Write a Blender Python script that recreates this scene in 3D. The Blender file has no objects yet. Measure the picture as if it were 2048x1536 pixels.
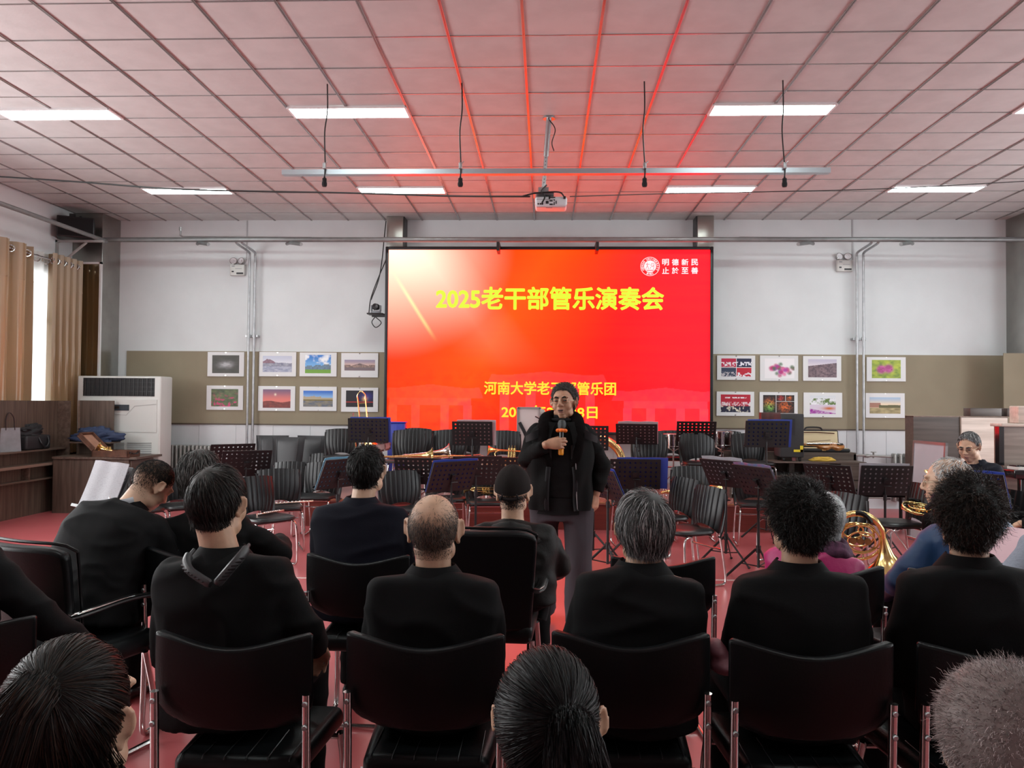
import bpy, math, random
import numpy as np
from mathutils import Vector, Matrix, Quaternion, noise as mnoise
random.seed(7)
PI = math.pi
R = math.radians
S = bpy.context.scene
COL = S.collection
# ------------------------------------------------------------------ camera
F, YAW, PITCH, ROLL, HC = 1622.5, .04097, .02326, .00798, 1.52
_f0 = Vector((-math.sin(YAW), math.cos(YAW), 0))
_r0 = Vector((math.cos(YAW), math.sin(YAW), 0))
_fw = _f0 * math.cos(PITCH) + Vector((0, 0, math.sin(PITCH)))
_u0 = -_f0 * math.sin(PITCH) + Vector((0, 0, math.cos(PITCH)))
_rt = _r0 * math.cos(ROLL) + _u0 * math.sin(ROLL)
_up = _u0 * math.cos(ROLL) - _r0 * math.sin(ROLL)
EYE = Vector((0, 0, HC))
cd = bpy.data.cameras.new('camera')
cd.sensor_fit = 'HORIZONTAL'; cd.sensor_width = 36; cd.lens = F / 2048 * 36
cd.clip_start = .05; cd.clip_end = 100
cam = bpy.data.objects.new('camera', cd); COL.objects.link(cam)
m = Matrix((_rt, _up, -_fw)).transposed().to_4x4(); m.translation = EYE
cam.matrix_world = m
S.camera = cam
def ray(px, py):
    return _fw + _rt * ((px - 1024) / F) - _up * ((py - 768) / F)
def at(px, py, Y=None, z=None, X=None):
    d = ray(px, py)
    t = Y / d.y if Y is not None else ((z - HC) / d.z if z is not None else X / d.x)
    return EYE + d * t
def xat(px, Y, z=1.0):
    # room x of the point at depth Y and height z that stands under picture column px
    py = 800
    for _ in range(4):
        p = at(px, py, Y=Y)
        py += (p.z - z) * F / Y
    return p.x
# ------------------------------------------------------------------ world, lights, exposure
w = bpy.data.worlds.new('daylight'); S.world = w; w.use_nodes = True
bg = w.node_tree.nodes['Background']
bg.inputs[0].default_value = (.93, .97, 1, 1); bg.inputs[1].default_value = 6.0
S.view_settings.view_transform = 'Standard'; S.view_settings.look = 'None'
S.view_settings.gamma = 1; S.view_settings.use_curve_mapping = False
S.view_settings.exposure = 0.0
LAMP = 28.0            # radiance of the ceiling panels
DAY = 8.0             # daylight at the windows
SCREEN = 1.0
TILE = .57
XL, XR, YB, YF, ZC = -7.05, 7.75, 12.26, -4.6, HC + 2.773
GX0, GY0 = -.1811, 6.067       # a ceiling grid crossing
def area_light(name, loc, rot, sx, sy, power, col=(1, 1, 1)):
    l = bpy.data.lights.new(name, 'AREA'); l.shape = 'RECTANGLE'; l.size = sx; l.size_y = sy
    l.energy = power; l.color = col
    o = bpy.data.objects.new(name, l); o.location = loc; o.rotation_euler = rot; COL.objects.link(o)
    return o
# daylight entering through the window bays of the left wall
WIN = [(9.55, 11.75), (5.6, 8.6), (1.6, 4.6)]
UNSEEN_WIN_R = [(6.6, 9.6), (1.8, 4.8)]  # right-wall bays are unseen and assumed, added to brighten the right side
for a, b in WIN[1:]:
    area_light('window_daylight', (XL - .12, (a + b) / 2, 2.1), (0, -PI / 2 + R(28), 0), 2.2, b - a, 14 * DAY * (b - a) / 3, (1, .98, .95))
for a, b in UNSEEN_WIN_R:  # lamps added outside the unseen right bays to lift that side
    area_light('window_daylight', (XR + .12, (a + b) / 2, 2.1), (0, PI / 2 - R(28), 0), 2.2, b - a, 6 * DAY * (b - a) / 3, (.97, .99, 1))
# ------------------------------------------------------------------ mesh helper
class MB:
    def __init__(s): s.v = []; s.f = []; s.m = []
    def add(s, vs, fs, mi=0):
        b = len(s.v); s.v += [tuple(x) for x in vs]
        s.f += [tuple(b + i for i in f) for f in fs]; s.m += [mi] * len(fs); return s
    def box(s, lo, hi, mi=0, M=None):
        (a, b, c), (d, e, f) = lo, hi
        v = [Vector(p) for p in ((a,b,c),(d,b,c),(d,e,c),(a,e,c),(a,b,f),(d,b,f),(d,e,f),(a,e,f))]
        if M is not None: v = [M @ p for p in v]
        return s.add(v, [(3,2,1,0),(4,5,6,7),(0,1,5,4),(1,2,6,5),(2,3,7,6),(3,0,4,7)], mi)
    def cbox(s, c, size, mi=0, M=None):
        return s.box([c[i] - size[i] / 2 for i in range(3)], [c[i] + size[i] / 2 for i in range(3)], mi, M)
    def rbox(s, lo, hi, r=.01, mi=0, M=None, seg=3):
        # box with rounded edges (superellipsoid-like corner patches)
        bm = MB(); n = seg
        lo = Vector(lo); hi = Vector(hi); r = min(r, *[(hi[i] - lo[i]) / 2.001 for i in range(3)])
        ring = []
        for (sx, sy, a0) in ((1,1,0),(-1,1,PI/2),(-1,-1,PI),(1,-1,3*PI/2)):
            for k in range(n + 1):
                a = a0 + k * PI / 2 / n
                ring.append((sx, sy, math.cos(a), math.sin(a)))
        lev = []
        for k in range(n + 1):
            b = -PI/2 + k * PI/2/n
            lev.append((lo.z + r + r * math.sin(b), math.cos(b)))
        for k in range(n + 1):
            b = k * PI/2/n
            lev.append((hi.z - r + r * math.sin(b), math.cos(b)))
        vs = []; N = len(ring)
        for z, q in lev:
            for sx, sy, ca, sa in ring:
                cx = (hi.x - r) if sx > 0 else (lo.x + r)
                cy = (hi.y - r) if sy > 0 else (lo.y + r)
                vs.append(Vector((cx + r * q * ca, cy + r * q * sa, z)))
        fs = [tuple(range(N))[::-1], tuple((len(lev)-1)*N + i for i in range(N))]
        for j in range(len(lev) - 1):
            for i in range(N):
                fs.append((j*N+i, j*N+(i+1)%N, (j+1)*N+(i+1)%N, (j+1)*N+i))
        if M is not None: vs = [M @ p for p in vs]
        return s.add(vs, fs, mi)
    def tube(s, pts, r, n=8, mi=0, closed=False, caps=True, flat=None):
        pts = [Vector(p) for p in pts]; L = len(pts)
        rs = r if isinstance(r, (list, tuple)) else [r] * L
        vs = []; up = None
        for i, p in enumerate(pts):
            if closed: t = pts[(i+1) % L] - pts[i-1]
            else: t = pts[min(i+1, L-1)] - pts[max(i-1, 0)]
            t.normalize()
            if up is None:
                up = Vector((0,0,1)) if abs(t.z) < .9 else Vector((1,0,0))
            a = up - t * up.dot(t)
            if a.length < 1e-5: a = t.orthogonal()
            a.normalize(); b = t.cross(a); up = a
            fa, fb = flat or (1, 1)
            for k in range(n):
                q = 2*PI*k/n
                vs.append(p + (a*math.cos(q)*fa + b*math.sin(q)*fb) * rs[i])
        fs = []
        for j in range(L if closed else L-1):
            j2 = (j+1) % L
            for k in range(n):
                fs.append((j*n+k, j*n+(k+1)%n, j2*n+(k+1)%n, j2*n+k))
        if caps and not closed:
            fs += [tuple(range(n))[::-1], tuple((L-1)*n+i for i in range(n))]
        return s.add(vs, fs, mi)
    def cyl(s, p, q, r, r2=None, n=12, mi=0): return s.tube([p, q], [r, r if r2 is None else r2], n, mi)
    def lathe(s, prof, M=None, n=20, mi=0, caps=False):
        # prof: (radius, height) pairs turned about local z
        vs = []; L = len(prof)
        for rr, h in prof:
            for k in range(n):
                a = 2*PI*k/n; vs.append(Vector((rr*math.cos(a), rr*math.sin(a), h)))
        fs = [(j*n+k, j*n+(k+1)%n, (j+1)*n+(k+1)%n, (j+1)*n+k) for j in range(L-1) for k in range(n)]
        if caps: fs += [tuple(range(n))[::-1], tuple((L-1)*n+i for i in range(n))]
        if M is not None: vs = [M @ p for p in vs]
        return s.add(vs, fs, mi)
    def ell(s, c, r, n=16, m_=10, mi=0, M=None):
        vs = []; c = Vector(c)
        for j in range(1, m_):
            b = -PI/2 + PI*j/m_
            for k in range(n):
                a = 2*PI*k/n
                vs.append(Vector((r[0]*math.cos(b)*math.cos(a), r[1]*math.cos(b)*math.sin(a), r[2]*math.sin(b))))
        vs += [Vector((0,0,-r[2])), Vector((0,0,r[2]))]
        K = (m_-1)*n
        fs = [(j*n+k, j*n+(k+1)%n, (j+1)*n+(k+1)%n, (j+1)*n+k) for j in range(m_-2) for k in range(n)]
        fs += [(K, (k+1)%n, k) for k in range(n)] + [(K+1, (m_-2)*n+k, (m_-2)*n+(k+1)%n) for k in range(n)]
        if M is not None: vs = [M @ p for p in vs]
        return s.add([p + c for p in vs], fs, mi)
    def loft(s, rings, mi=0, caps=True):
        n = len(rings[0]); vs = [p for r in rings for p in r]; L = len(rings)
        fs = [(j*n+k, j*n+(k+1)%n, (j+1)*n+(k+1)%n, (j+1)*n+k) for j in range(L-1) for k in range(n)]
        if caps: fs += [tuple(range(n))[::-1], tuple((L-1)*n+i for i in range(n))]
        return s.add(vs, fs, mi)
    def sheet(s, fn, nu, nv, th=0, mi=0):
        # surface fn(u, v) with thickness th along its normal
        g = [[Vector(fn(i/nu, j/nv)) for j in range(nv+1)] for i in range(nu+1)]
        def nor(i, j):
            a = g[min(i+1,nu)][j] - g[max(i-1,0)][j]; b = g[i][min(j+1,nv)] - g[i][max(j-1,0)]
            c = a.cross(b); return c.normalized() if c.length > 1e-12 else Vector((0,0,1))
        W = nv + 1
        vs = [g[i][j] for i in range(nu+1) for j in range(W)]
        fs = [(i*W+j, (i+1)*W+j, (i+1)*W+j+1, i*W+j+1) for i in range(nu) for j in range(nv)]
        if th:
            K = len(vs)
            vs += [g[i][j] - nor(i, j) * th for i in range(nu+1) for j in range(W)]
            fs += [tuple(K + x for x in f[::-1]) for f in fs]
            for i in range(nu):
                fs += [(i*W, K+i*W, K+(i+1)*W, (i+1)*W), ((i+1)*W+nv, K+(i+1)*W+nv, K+i*W+nv, i*W+nv)]
            for j in range(nv):
                fs += [(j+1, K+j+1, K+j, j), (nu*W+j, K+nu*W+j, K+nu*W+j+1, nu*W+j+1)]
        return s.add(vs, fs, mi)
    def mesh(s, name, mats, smooth=True, angle=40):
        me = bpy.data.meshes.new(name); me.from_pydata(s.v, [], s.f)
        mats = mats if isinstance(mats, (list, tuple)) else [mats]
        for k in mats: me.materials.append(k)
        if len(mats) > 1: me.polygons.foreach_set('material_index', s.m)
        me.validate(); me.update()
        if smooth:
            me.polygons.foreach_set('use_smooth', [True]*len(me.polygons))
            try: me.set_sharp_from_angle(angle=R(angle))
            except Exception: pass
        return me
    def build(s, name, mats, parent=None, smooth=True, angle=40, loc=None, rotz=None):
        return link(name, s.mesh(name, mats, smooth, angle), parent, loc, rotz)
def link(name, me, parent=None, loc=None, rotz=None):
    o = bpy.data.objects.new(name, me); COL.objects.link(o)
    if parent is not None: o.parent = parent
    if loc is not None: o.location = loc
    if rotz is not None: o.rotation_euler.z = rotz
    return o
def tag(o, label, cat, group=None):
    o['label'] = label; o['category'] = cat
    if group: o['group'] = group
    return o
def thing(name, label, cat, loc=(0,0,0), rotz=0, group=None):
    o = bpy.data.objects.new(name, None); o.empty_display_size = .1
    o.location = loc; o.rotation_euler.z = rotz; COL.objects.link(o)
    return tag(o, label, cat, group)
def struct(o): o['kind'] = 'structure'; return o
def copy_tree(o, parent=None):
    c = o.copy(); COL.objects.link(c)
    if parent is not None: c.parent = parent
    for ch in list(o.children): copy_tree(ch, c)
    return c
PROTO = {}
def make(key, builder, label, loc, rotz=0, group=None):
    # first call builds the thing, later calls copy it with all its parts
    if key not in PROTO: o = PROTO[key] = builder()
    else:
        o = copy_tree(PROTO[key])
    o.location = loc; o.rotation_euler = (0, 0, rotz); o['label'] = label
    if group: o['group'] = group
    return o
def bez(pts, n=8):
    # smooth curve through points (Catmull-Rom)
    P = [Vector(p) for p in pts]; P = [P[0]*2 - P[1]] + P + [P[-1]*2 - P[-2]]; out = []
    for i in range(1, len(P)-2):
        a, b, c, d = P[i-1:i+3]
        for k in range(n):
            t = k/n
            out.append(.5*((2*b) + (c-a)*t + (2*a-5*b+4*c-d)*t*t + (3*b-a-3*c+d)*t**3))
    return out + [P[-2]]
# ------------------------------------------------------------------ materials
MATS = {}
def mat(name, col=(.5,.5,.5), rough=.5, metal=0, var=0, vscale=20, bump=0, bscale=60, spec=.5, stretch=None,
        col2=None, emit=None, attr=None, coat=0, sheen=0, trans=0, mix=(.35,.65), transl=0):
    if name in MATS: return MATS[name]
    k = bpy.data.materials.new(name); k.use_nodes = True; nt = k.node_tree; N = nt.nodes; L = nt.links
    b = N['Principled BSDF']
    b.inputs['Base Color'].default_value = (*col, 1); b.inputs['Roughness'].default_value = rough
    b.inputs['Metallic'].default_value = metal; b.inputs['Specular IOR Level'].default_value = spec
    b.inputs['Coat Weight'].default_value = coat; b.inputs['Sheen Weight'].default_value = sheen
    b.inputs['Transmission Weight'].default_value = trans
    tc = N.new('ShaderNodeTexCoord'); mp = N.new('ShaderNodeMapping'); L.new(tc.outputs['Object'], mp.inputs[0])
    if stretch: mp.inputs['Scale'].default_value = stretch
    if attr:
        a = N.new('ShaderNodeAttribute'); a.attribute_name = attr; L.new(a.outputs['Color'], b.inputs['Base Color'])
    elif var or col2:
        n = N.new('ShaderNodeTexNoise'); n.inputs['Scale'].default_value = vscale; n.inputs['Detail'].default_value = 5
        L.new(mp.outputs[0], n.inputs['Vector'])
        rp = N.new('ShaderNodeValToRGB'); rp.color_ramp.elements[0].position = mix[0]; rp.color_ramp.elements[1].position = mix[1]
        c2 = col2 or tuple(min(1, c*(1+var)) for c in col); c1 = col if col2 else tuple(c*(1-var) for c in col)
        rp.color_ramp.elements[0].color = (*c1, 1); rp.color_ramp.elements[1].color = (*c2, 1)
        L.new(n.outputs[0], rp.inputs[0]); L.new(rp.outputs[0], b.inputs['Base Color'])
    if bump:
        n2 = N.new('ShaderNodeTexNoise'); n2.inputs['Scale'].default_value = bscale; n2.inputs['Detail'].default_value = 4
        L.new(mp.outputs[0], n2.inputs['Vector'])
        bp = N.new('ShaderNodeBump'); bp.inputs['Strength'].default_value = bump; bp.inputs['Distance'].default_value = .01
        L.new(n2.outputs[0], bp.inputs['Height']); L.new(bp.outputs[0], b.inputs['Normal'])
    if emit:
        if attr: L.new(a.outputs['Color'], b.inputs['Emission Color'])
        else: b.inputs['Emission Color'].default_value = (*emit[0], 1)
        b.inputs['Emission Strength'].default_value = emit[1]
    if transl:      # thin cloth or paper lets light through
        t = N.new('ShaderNodeBsdfTranslucent'); t.inputs[0].default_value = (*(min(1, c*1.25) for c in col), 1); ms = N.new('ShaderNodeMixShader'); ms.inputs[0].default_value = transl
        L.new(b.outputs[0], ms.inputs[1]); L.new(t.outputs[0], ms.inputs[2]); L.new(ms.outputs[0], N['Material Output'].inputs[0])
    MATS[name] = k; return k
def wood(name, c1, c2, axis='z', rough=.45, scale=9):
    st = {'x': (.06,1,1), 'y': (1,.06,1), 'z': (1,1,.06)}[axis]
    return mat(name, c1, rough, col2=c2, vscale=scale*3, stretch=st, bump=.03, bscale=40)
white_wall = mat('white paint', (.66,.69,.70), .7, var=.03, vscale=2, bump=.05, bscale=30)
chrome = mat('chrome', (.62,.61,.60), .16, 1)
steel = mat('galvanised steel', (.42,.43,.44), .38, 1, var=.12, vscale=14)
black_plastic = mat('black plastic', (.012,.012,.014), .38)
black_metal = mat('black painted steel', (.010,.010,.011), .42)
vinyl = mat('black ribbed vinyl', (.007,.0075,.0085), .36, spec=.4, bump=.06, bscale=120)
leather = mat('black leather', (.004,.0046,.0052), .36, bump=.08, bscale=160, spec=.18)
paper = mat('white paper', (.74,.75,.76), .7)
brass = mat('lacquered brass', (.82,.62,.26), .2, 1)
silver = mat('silver plate', (.72,.68,.66), .2, 1)
rubber = mat('black rubber', (.012,.012,.012), .7)
grey_plastic = mat('grey plastic', (.22,.23,.25), .45)
offwhite = mat('off white enamel', (.58,.585,.56), .4)
walnut = wood('dark walnut laminate', (.060,.038,.028), (.115,.078,.058), 'z')
walnut_x = wood('dark walnut laminate lengthwise', (.075,.048,.036), (.13,.09,.068), 'y')
edge_wood = wood('pale brown edge banding', (.17,.115,.085), (.22,.15,.115), 'y')
# ------------------------------------------------------------------ room shell
def floor_mat():
    k = mat('red painted floor', (.39,.082,.090), .30, col2=(.45,.106,.112), vscale=1.3, bump=.012, bscale=3)
    return k
b = MB(); b.box((XL-.2, YF-.2, -.15), (XR+.2, YB+.2, 0)); struct(b.build('floor', floor_mat(), smooth=False))
line_paint = mat('white line paint', (.55,.42,.40), .5)
b = MB(); p = at(1430, 1160, z=0); b.box((.2, p.y-.022, 0), (3.6, p.y+.022, .0015)); struct(b.build('trim_1', line_paint, smooth=False))
b = MB(); p = at(600, 1156, z=0); b.box((-3.4, p.y-.02, 0), (-.6, p.y+.02, .0015)); struct(b.build('trim_2', line_paint, smooth=False))
# back wall: white upper part, soft brown band, white tiled foot
zt = at(1043, 706, Y=YB).z; zb = at(1043, 852, Y=YB).z
b = MB(); b.box((XL-.2, YB, 0), (XR+.2, YB+.2, ZC+.1)); struct(b.build('wall_back', white_wall, smooth=False))
brown_band = mat('brown fabric wall panel', (.275,.235,.162), .75, var=.04, vscale=3, bump=.04, bscale=200)
b = MB(); b.box((XL+.6, YB-.022, zb), (XR-.4, YB, zt)); struct(b.build('trim_3', brown_band, smooth=False))
b = MB(); b.box((XL+.6, YB-.03, zb-.02), (XR-.4, YB-.0, zb)); struct(b.build('trim_4', mat('brown edge strip', (.09,.065,.045), .5), smooth=False))
tile_w = mat('white glazed tile', (.60,.62,.64), .25, var=.02, vscale=4)
b = MB(); n = 24
for i in range(n):
    x0 = XL + .6 + (XR-XL-1.0)*i/n; x1 = XL + .6 + (XR-XL-1.0)*(i+1)/n
    b.box((x0+.002, YB-.014, 0), (x1-.002, YB, zb-.022))
struct(b.build('trim_5', tile_w, smooth=False))
# side walls (left one with window bays, right one with assumed unseen bays) and rear wall behind the viewer
b = MB(); b.box((XL-.2, YF, 0), (XL, YB, .95)); b.box((XL-.2, YF, 3.35), (XL, YB, ZC+.1))
ys = [YF] + [q for a, c in sorted(WIN) for q in (a, c)] + [YB]
for i in range(0, len(ys), 2): b.box((XL-.2, ys[i], .95), (XL, ys[i+1], 3.35))
struct(b.build('wall_left', white_wall, smooth=False))
b = MB(); b.box((XR, YF, 0), (XR+.2, YB, .95)); b.box((XR, YF, 3.35), (XR+.2, YB, ZC+.1))
ys = [YF] + [q for a, c in sorted(UNSEEN_WIN_R) for q in (a, c)] + [YB]
for i in range(0, len(ys), 2): b.box((XR, ys[i], .95), (XR+.2, ys[i+1], 3.35))
struct(b.build('wall_right', white_wall, smooth=False))
b = MB(); b.box((XL-.2, YF-.2, 0), (XR+.2, YF, ZC+.1)); struct(b.build('wall_front', white_wall, smooth=False))
frame_w = mat('white window frame', (.7,.7,.7), .4)
glass = mat('window glass', (1,1,1), .02, trans=1)
for i, (a, c) in enumerate(WIN[:1]):
    b = MB()
    for y in (a, (a+c)/2-.03, c-.06): b.box((XL-.1, y, .95), (XL-.04, y+.06, 3.35))
    for z in (.95, 2.6, 3.29): b.box((XL-.1, a, z), (XL-.04, c, z+.06))
    o = struct(b.build('window_%d' % (i+1), frame_w, smooth=False))
    g = MB(); g.box((XL-.075, a, .95), (XL-.07, c, 3.35)); struct(g.build('pane', glass, o, smooth=False))
# suspended ceiling: slightly pillowed tiles on a glossy T-bar grid
ceil_m = mat('white ceiling tile', (.54,.535,.525), .55, var=.05, vscale=5, bump=.10, bscale=38)
tee_m = mat('glossy ceiling T-bar', (.36,.35,.345), .22, .6)
b = MB(); b.box((XL-.2, YF-.2, ZC+.03), (XR+.2, YB+.2, ZC+.12)); ceiling = struct(b.build('ceiling', mat('dark ceiling void', (.05,.05,.05), .9), smooth=False))
cols = range(-13, 15); rows = range(-20, 12)
LIGHT_COLS = (-9, -4, 3, 8); LIGHT_ROWS = (7, 2, -3, -8)
b = MB(); 
rnd = random.Random(3)
for c in cols:
    for r in rows:
        x0, x1 = GX0 + TILE*c, GX0 + TILE*(c+1); y0, y1 = GY0 + TILE*r, GY0 + TILE*(r+1)
        if r in LIGHT_ROWS and (c in LIGHT_COLS or c-1 in LIGHT_COLS): y1 = y0 + TILE/2
        x0, x1, y0, y1 = max(x0, XL)+.004, min(x1, XR)-.004, max(y0, YF)+.004, min(y1, YB)-.004
        if x1-x0 < .03 or y1-y0 < .03: continue
        dz = rnd.uniform(-.002, .002); dip = rnd.uniform(.004, .008); tl = rnd.uniform(-.003, .003)
        vs = []; G = 4
        for i in range(G+1):
            for j in range(G+1):
                u, v = i/G, j/G
                vs.append((x0+(x1-x0)*u, y0+(y1-y0)*v, ZC + .006 + dz + tl*(u-.5) - dip*(1-(2*u-1)**4)*(1-(2*v-1)**4)))
        b.add(vs, [(i*(G+1)+j, i*(G+1)+j+1, (i+1)*(G+1)+j+1, (i+1)*(G+1)+j) for i in range(G) for j in range(G)])
struct(b.build('ceiling_tiles', ceil_m, ceiling, angle=60))
b = MB()
for c in cols:
    x = GX0 + TILE*c
    if XL < x < XR:
        for q in (-1, 1): b.box((x+q*.0065-.0045, YF, ZC-.003), (x+q*.0065+.0045, YB, ZC+.012))
        b.box((x-.003, YF, ZC+.004), (x+.003, YB, ZC+.012))
for r in rows:
    y = GY0 + TILE*r
    if YF < y < YB: b.box((XL, y-.006, ZC+.001), (XR, y+.006, ZC+.013))
struct(b.build('ceiling_grid', tee_m, ceiling, smooth=False))
# LED ceiling panels
lamp_m = mat('lit LED diffuser', (.9,.9,.9), .5, emit=((.86,1,.98), LAMP))
lamp_f = mat('white lamp frame', (.75,.75,.75), .4)
def ceiling_lamp():
    o = thing('ceiling_light', 'x', 'ceiling light')
    w_, d_ = TILE*2-.02, TILE/2-.014
    b = MB()
    for s_ in (-1, 1):
        b.box((-w_/2, s_*d_/2-.011, -.012), (w_/2, s_*d_/2+.011, .01)); b.box((s_*w_/2-.011, -d_/2, -.012), (s_*w_/2+.011, d_/2, .01))
    b.build('frame', lamp_f, o, smooth=False)
    b = MB(); b.box((-w_/2+.01, -d_/2+.01, -.008), (w_/2-.01, d_/2-.01, .004)); b.build('diffuser', lamp_m, o, smooth=False)
    return o
LN = {7: ['far left lit ceiling panel in the back row, near the left wall', 'lit ceiling panel in the back row above the left edge of the red screen',
          'lit ceiling panel in the back row above the right edge of the red screen', 'far right lit ceiling panel in the back row, above the brown wooden cabinets'],
      2: ['large lit ceiling panel at the left edge of the photo, nearer row', 'large lit ceiling panel in the nearer row, left of the projector pole',
          'large lit ceiling panel in the nearer row, right of the projector pole', 'lit ceiling panel cut by the right edge of the photo']}
for r in LIGHT_ROWS:
    for i, c in enumerate(LIGHT_COLS):
        lab = LN[r][i] if r in LN else 'lit ceiling panel above the audience, out of view'
        make('lamp', ceiling_lamp, lab, (GX0 + TILE*(c+1), GY0 + TILE*(r+.75), ZC-.002), 0, 'lit ceiling panels' if r in LN else 'ceiling panels out of view')
# metal clad columns on the back wall
clad = mat('brushed metal column cladding', (.34,.335,.31), .28, .9, var=.1, vscale=3)
def column(name, x0, x1, y0, z0=0, z1=ZC, m_=clad):
    b = MB(); b.rbox((x0, y0, z0), (x1, YB, z1), .008); return struct(b.build(name, m_))
xa = at(203, 600, Y=11.75).x
column('trim_6', XL, xa, 11.75)
column('trim_7', at(2012, 600, Y=YB).x, XR, 11.7)
zs = at(800, 492, Y=12.0).z
for nm, px in (('trim_8', (773, 806)), ('trim_9', (1395, 1428))):
    column(nm, at(px[0], 460, Y=11.96).x, at(px[1], 460, Y=11.96).x, 11.96, zs-.05)
    xq = at(px[1] if nm == 'trim_8' else px[0], 460, Y=12.05).x
    b = MB(); b.box((xq-.03, 12.0, zs-.05), (xq+.03, YB, ZC)); struct(b.build(nm.replace('8','10').replace('9','11'), mat('dark metal edge', (.03,.03,.032), .4), smooth=False))
# brown band goes on over the columns' lower part on the right
b = MB(); b.box((at(2007,720,Y=11.69).x, 11.685, zb), (XR, 11.70, zt)); struct(b.build('trim_12', brown_band, smooth=False))
# framed reflective panel on the left column
b = MB(); xl, xr_ = at(168, 640, Y=11.72).x, at(201, 640, Y=11.72).x; z1 = at(190, 524, Y=11.72).z; z0 = .3
b.box((xr_-.03, 11.715, z0), (xr_, 11.75, z1)); b.box((xl-.3, 11.715, z1-.03), (xr_, 11.75, z1))
o = struct(b.build('trim_13', frame_w, smooth=False))
b = MB(); b.box((xl-.3, 11.73, z0), (xr_-.03, 11.748, z1-.03)); struct(b.build('panel', mat('mirror bronze panel', (.42,.36,.25), .12, .95), o, smooth=False))
# stage
STZ = .335
stage_top = wood('varnished red brown stage boards', (.30,.105,.085), (.36,.14,.115), 'x', .22)
stage_front = wood('dark red stage front', (.115,.018,.014), (.15,.028,.02), 'x', .3)
sx0, sx1, SY = at(600, 1030, Y=9.8).x, at(1560, 1030, Y=9.8).x, 9.80
b = MB(); b.box((sx0, SY+.02, 0), (sx1, YB-.02, STZ-.03)); st = struct(b.build('stage', stage_front, smooth=False))
b = MB(); b.box((sx0-.01, SY, STZ-.03), (sx1+.01, YB-.02, STZ)); struct(b.build('stage_deck', stage_top, st, smooth=False))
b = MB(); b.box((sx0-.012, SY-.006, STZ-.012), (sx1+.012, SY, STZ)); struct(b.build('stage_nosing', mat('gold stage edge strip', (.45,.24,.11), .35, .5), st, smooth=False))
# ------------------------------------------------------------------ painted panels (photo prints, LED picture)
def painted(name, fn, nu, nv, corner, ex, ey, m_, parent, th=0):
    # a flat picture: fn(u, v) -> rgb, u to the right, v upward
    C0 = Vector(corner); ex = Vector(ex); ey = Vector(ey)
    u = (np.arange(nu)+.5)/nu; v = (np.arange(nv)+.5)/nv
    U, V = np.meshgrid(u, v, indexing='ij')
    rgb = np.clip(fn(U, V), 0, 50)
    vs = [C0 + ex*(i/nu) + ey*(j/nv) for i in range(nu+1) for j in range(nv+1)]
    W = nv+1
    fs = [(i*W+j, (i+1)*W+j, (i+1)*W+j+1, i*W+j+1) for i in range(nu) for j in range(nv)]
    me = bpy.data.meshes.new(name); me.from_pydata([tuple(x) for x in vs], [], fs)
    a = me.color_attributes.new('picture', 'FLOAT_COLOR', 'CORNER')
    c = np.ones((nu*nv, 4, 4), dtype=np.float32); c[:, :, :3] = rgb.reshape(-1, 1, 3)
    a.data.foreach_set('color', c.ravel()); me.materials.append(m_); me.update()
    return link(name, me, parent)
def vnoise(U, V, fx, fy, seed=0, oct_=3):
    out = np.zeros_like(U); amp = 1; tot = 0; rs = np.random.RandomState(seed)
    for o in range(oct_):
        nx, ny = int(fx*2**o)+2, int(fy*2**o)+2
        g = rs.rand(nx+1, ny+1)
        x = U*(nx-1); y = V*(ny-1); i = np.floor(x).astype(int); j = np.floor(y).astype(int)
        a = x-i; c = y-j; a = a*a*(3-2*a); c = c*c*(3-2*c)
        out += amp*((g[i,j]*(1-a)+g[i+1,j]*a)*(1-c)+(g[i,j+1]*(1-a)+g[i+1,j+1]*a)*c); tot += amp; amp *= .5
    return out/tot
def srgb(*c): return np.array([(x/12.92 if x <= .04045 else ((x+.055)/1.055)**2.4) for x in [q/255 for q in c]])
def mixc(a, c, t): return a + (c-a)*t[..., None]
def sst(a, c, x):
    t = np.clip((x-a)/(c-a), 0, 1); return t*t*(3-2*t)
def box_(U, V, x0, x1, y0, y1, e=.004): return sst(x0-e, x0+e, U)*sst(x1+e, x1-e, U)*sst(y0-e, y0+e, V)*sst(y1+e, y1-e, V)
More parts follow.
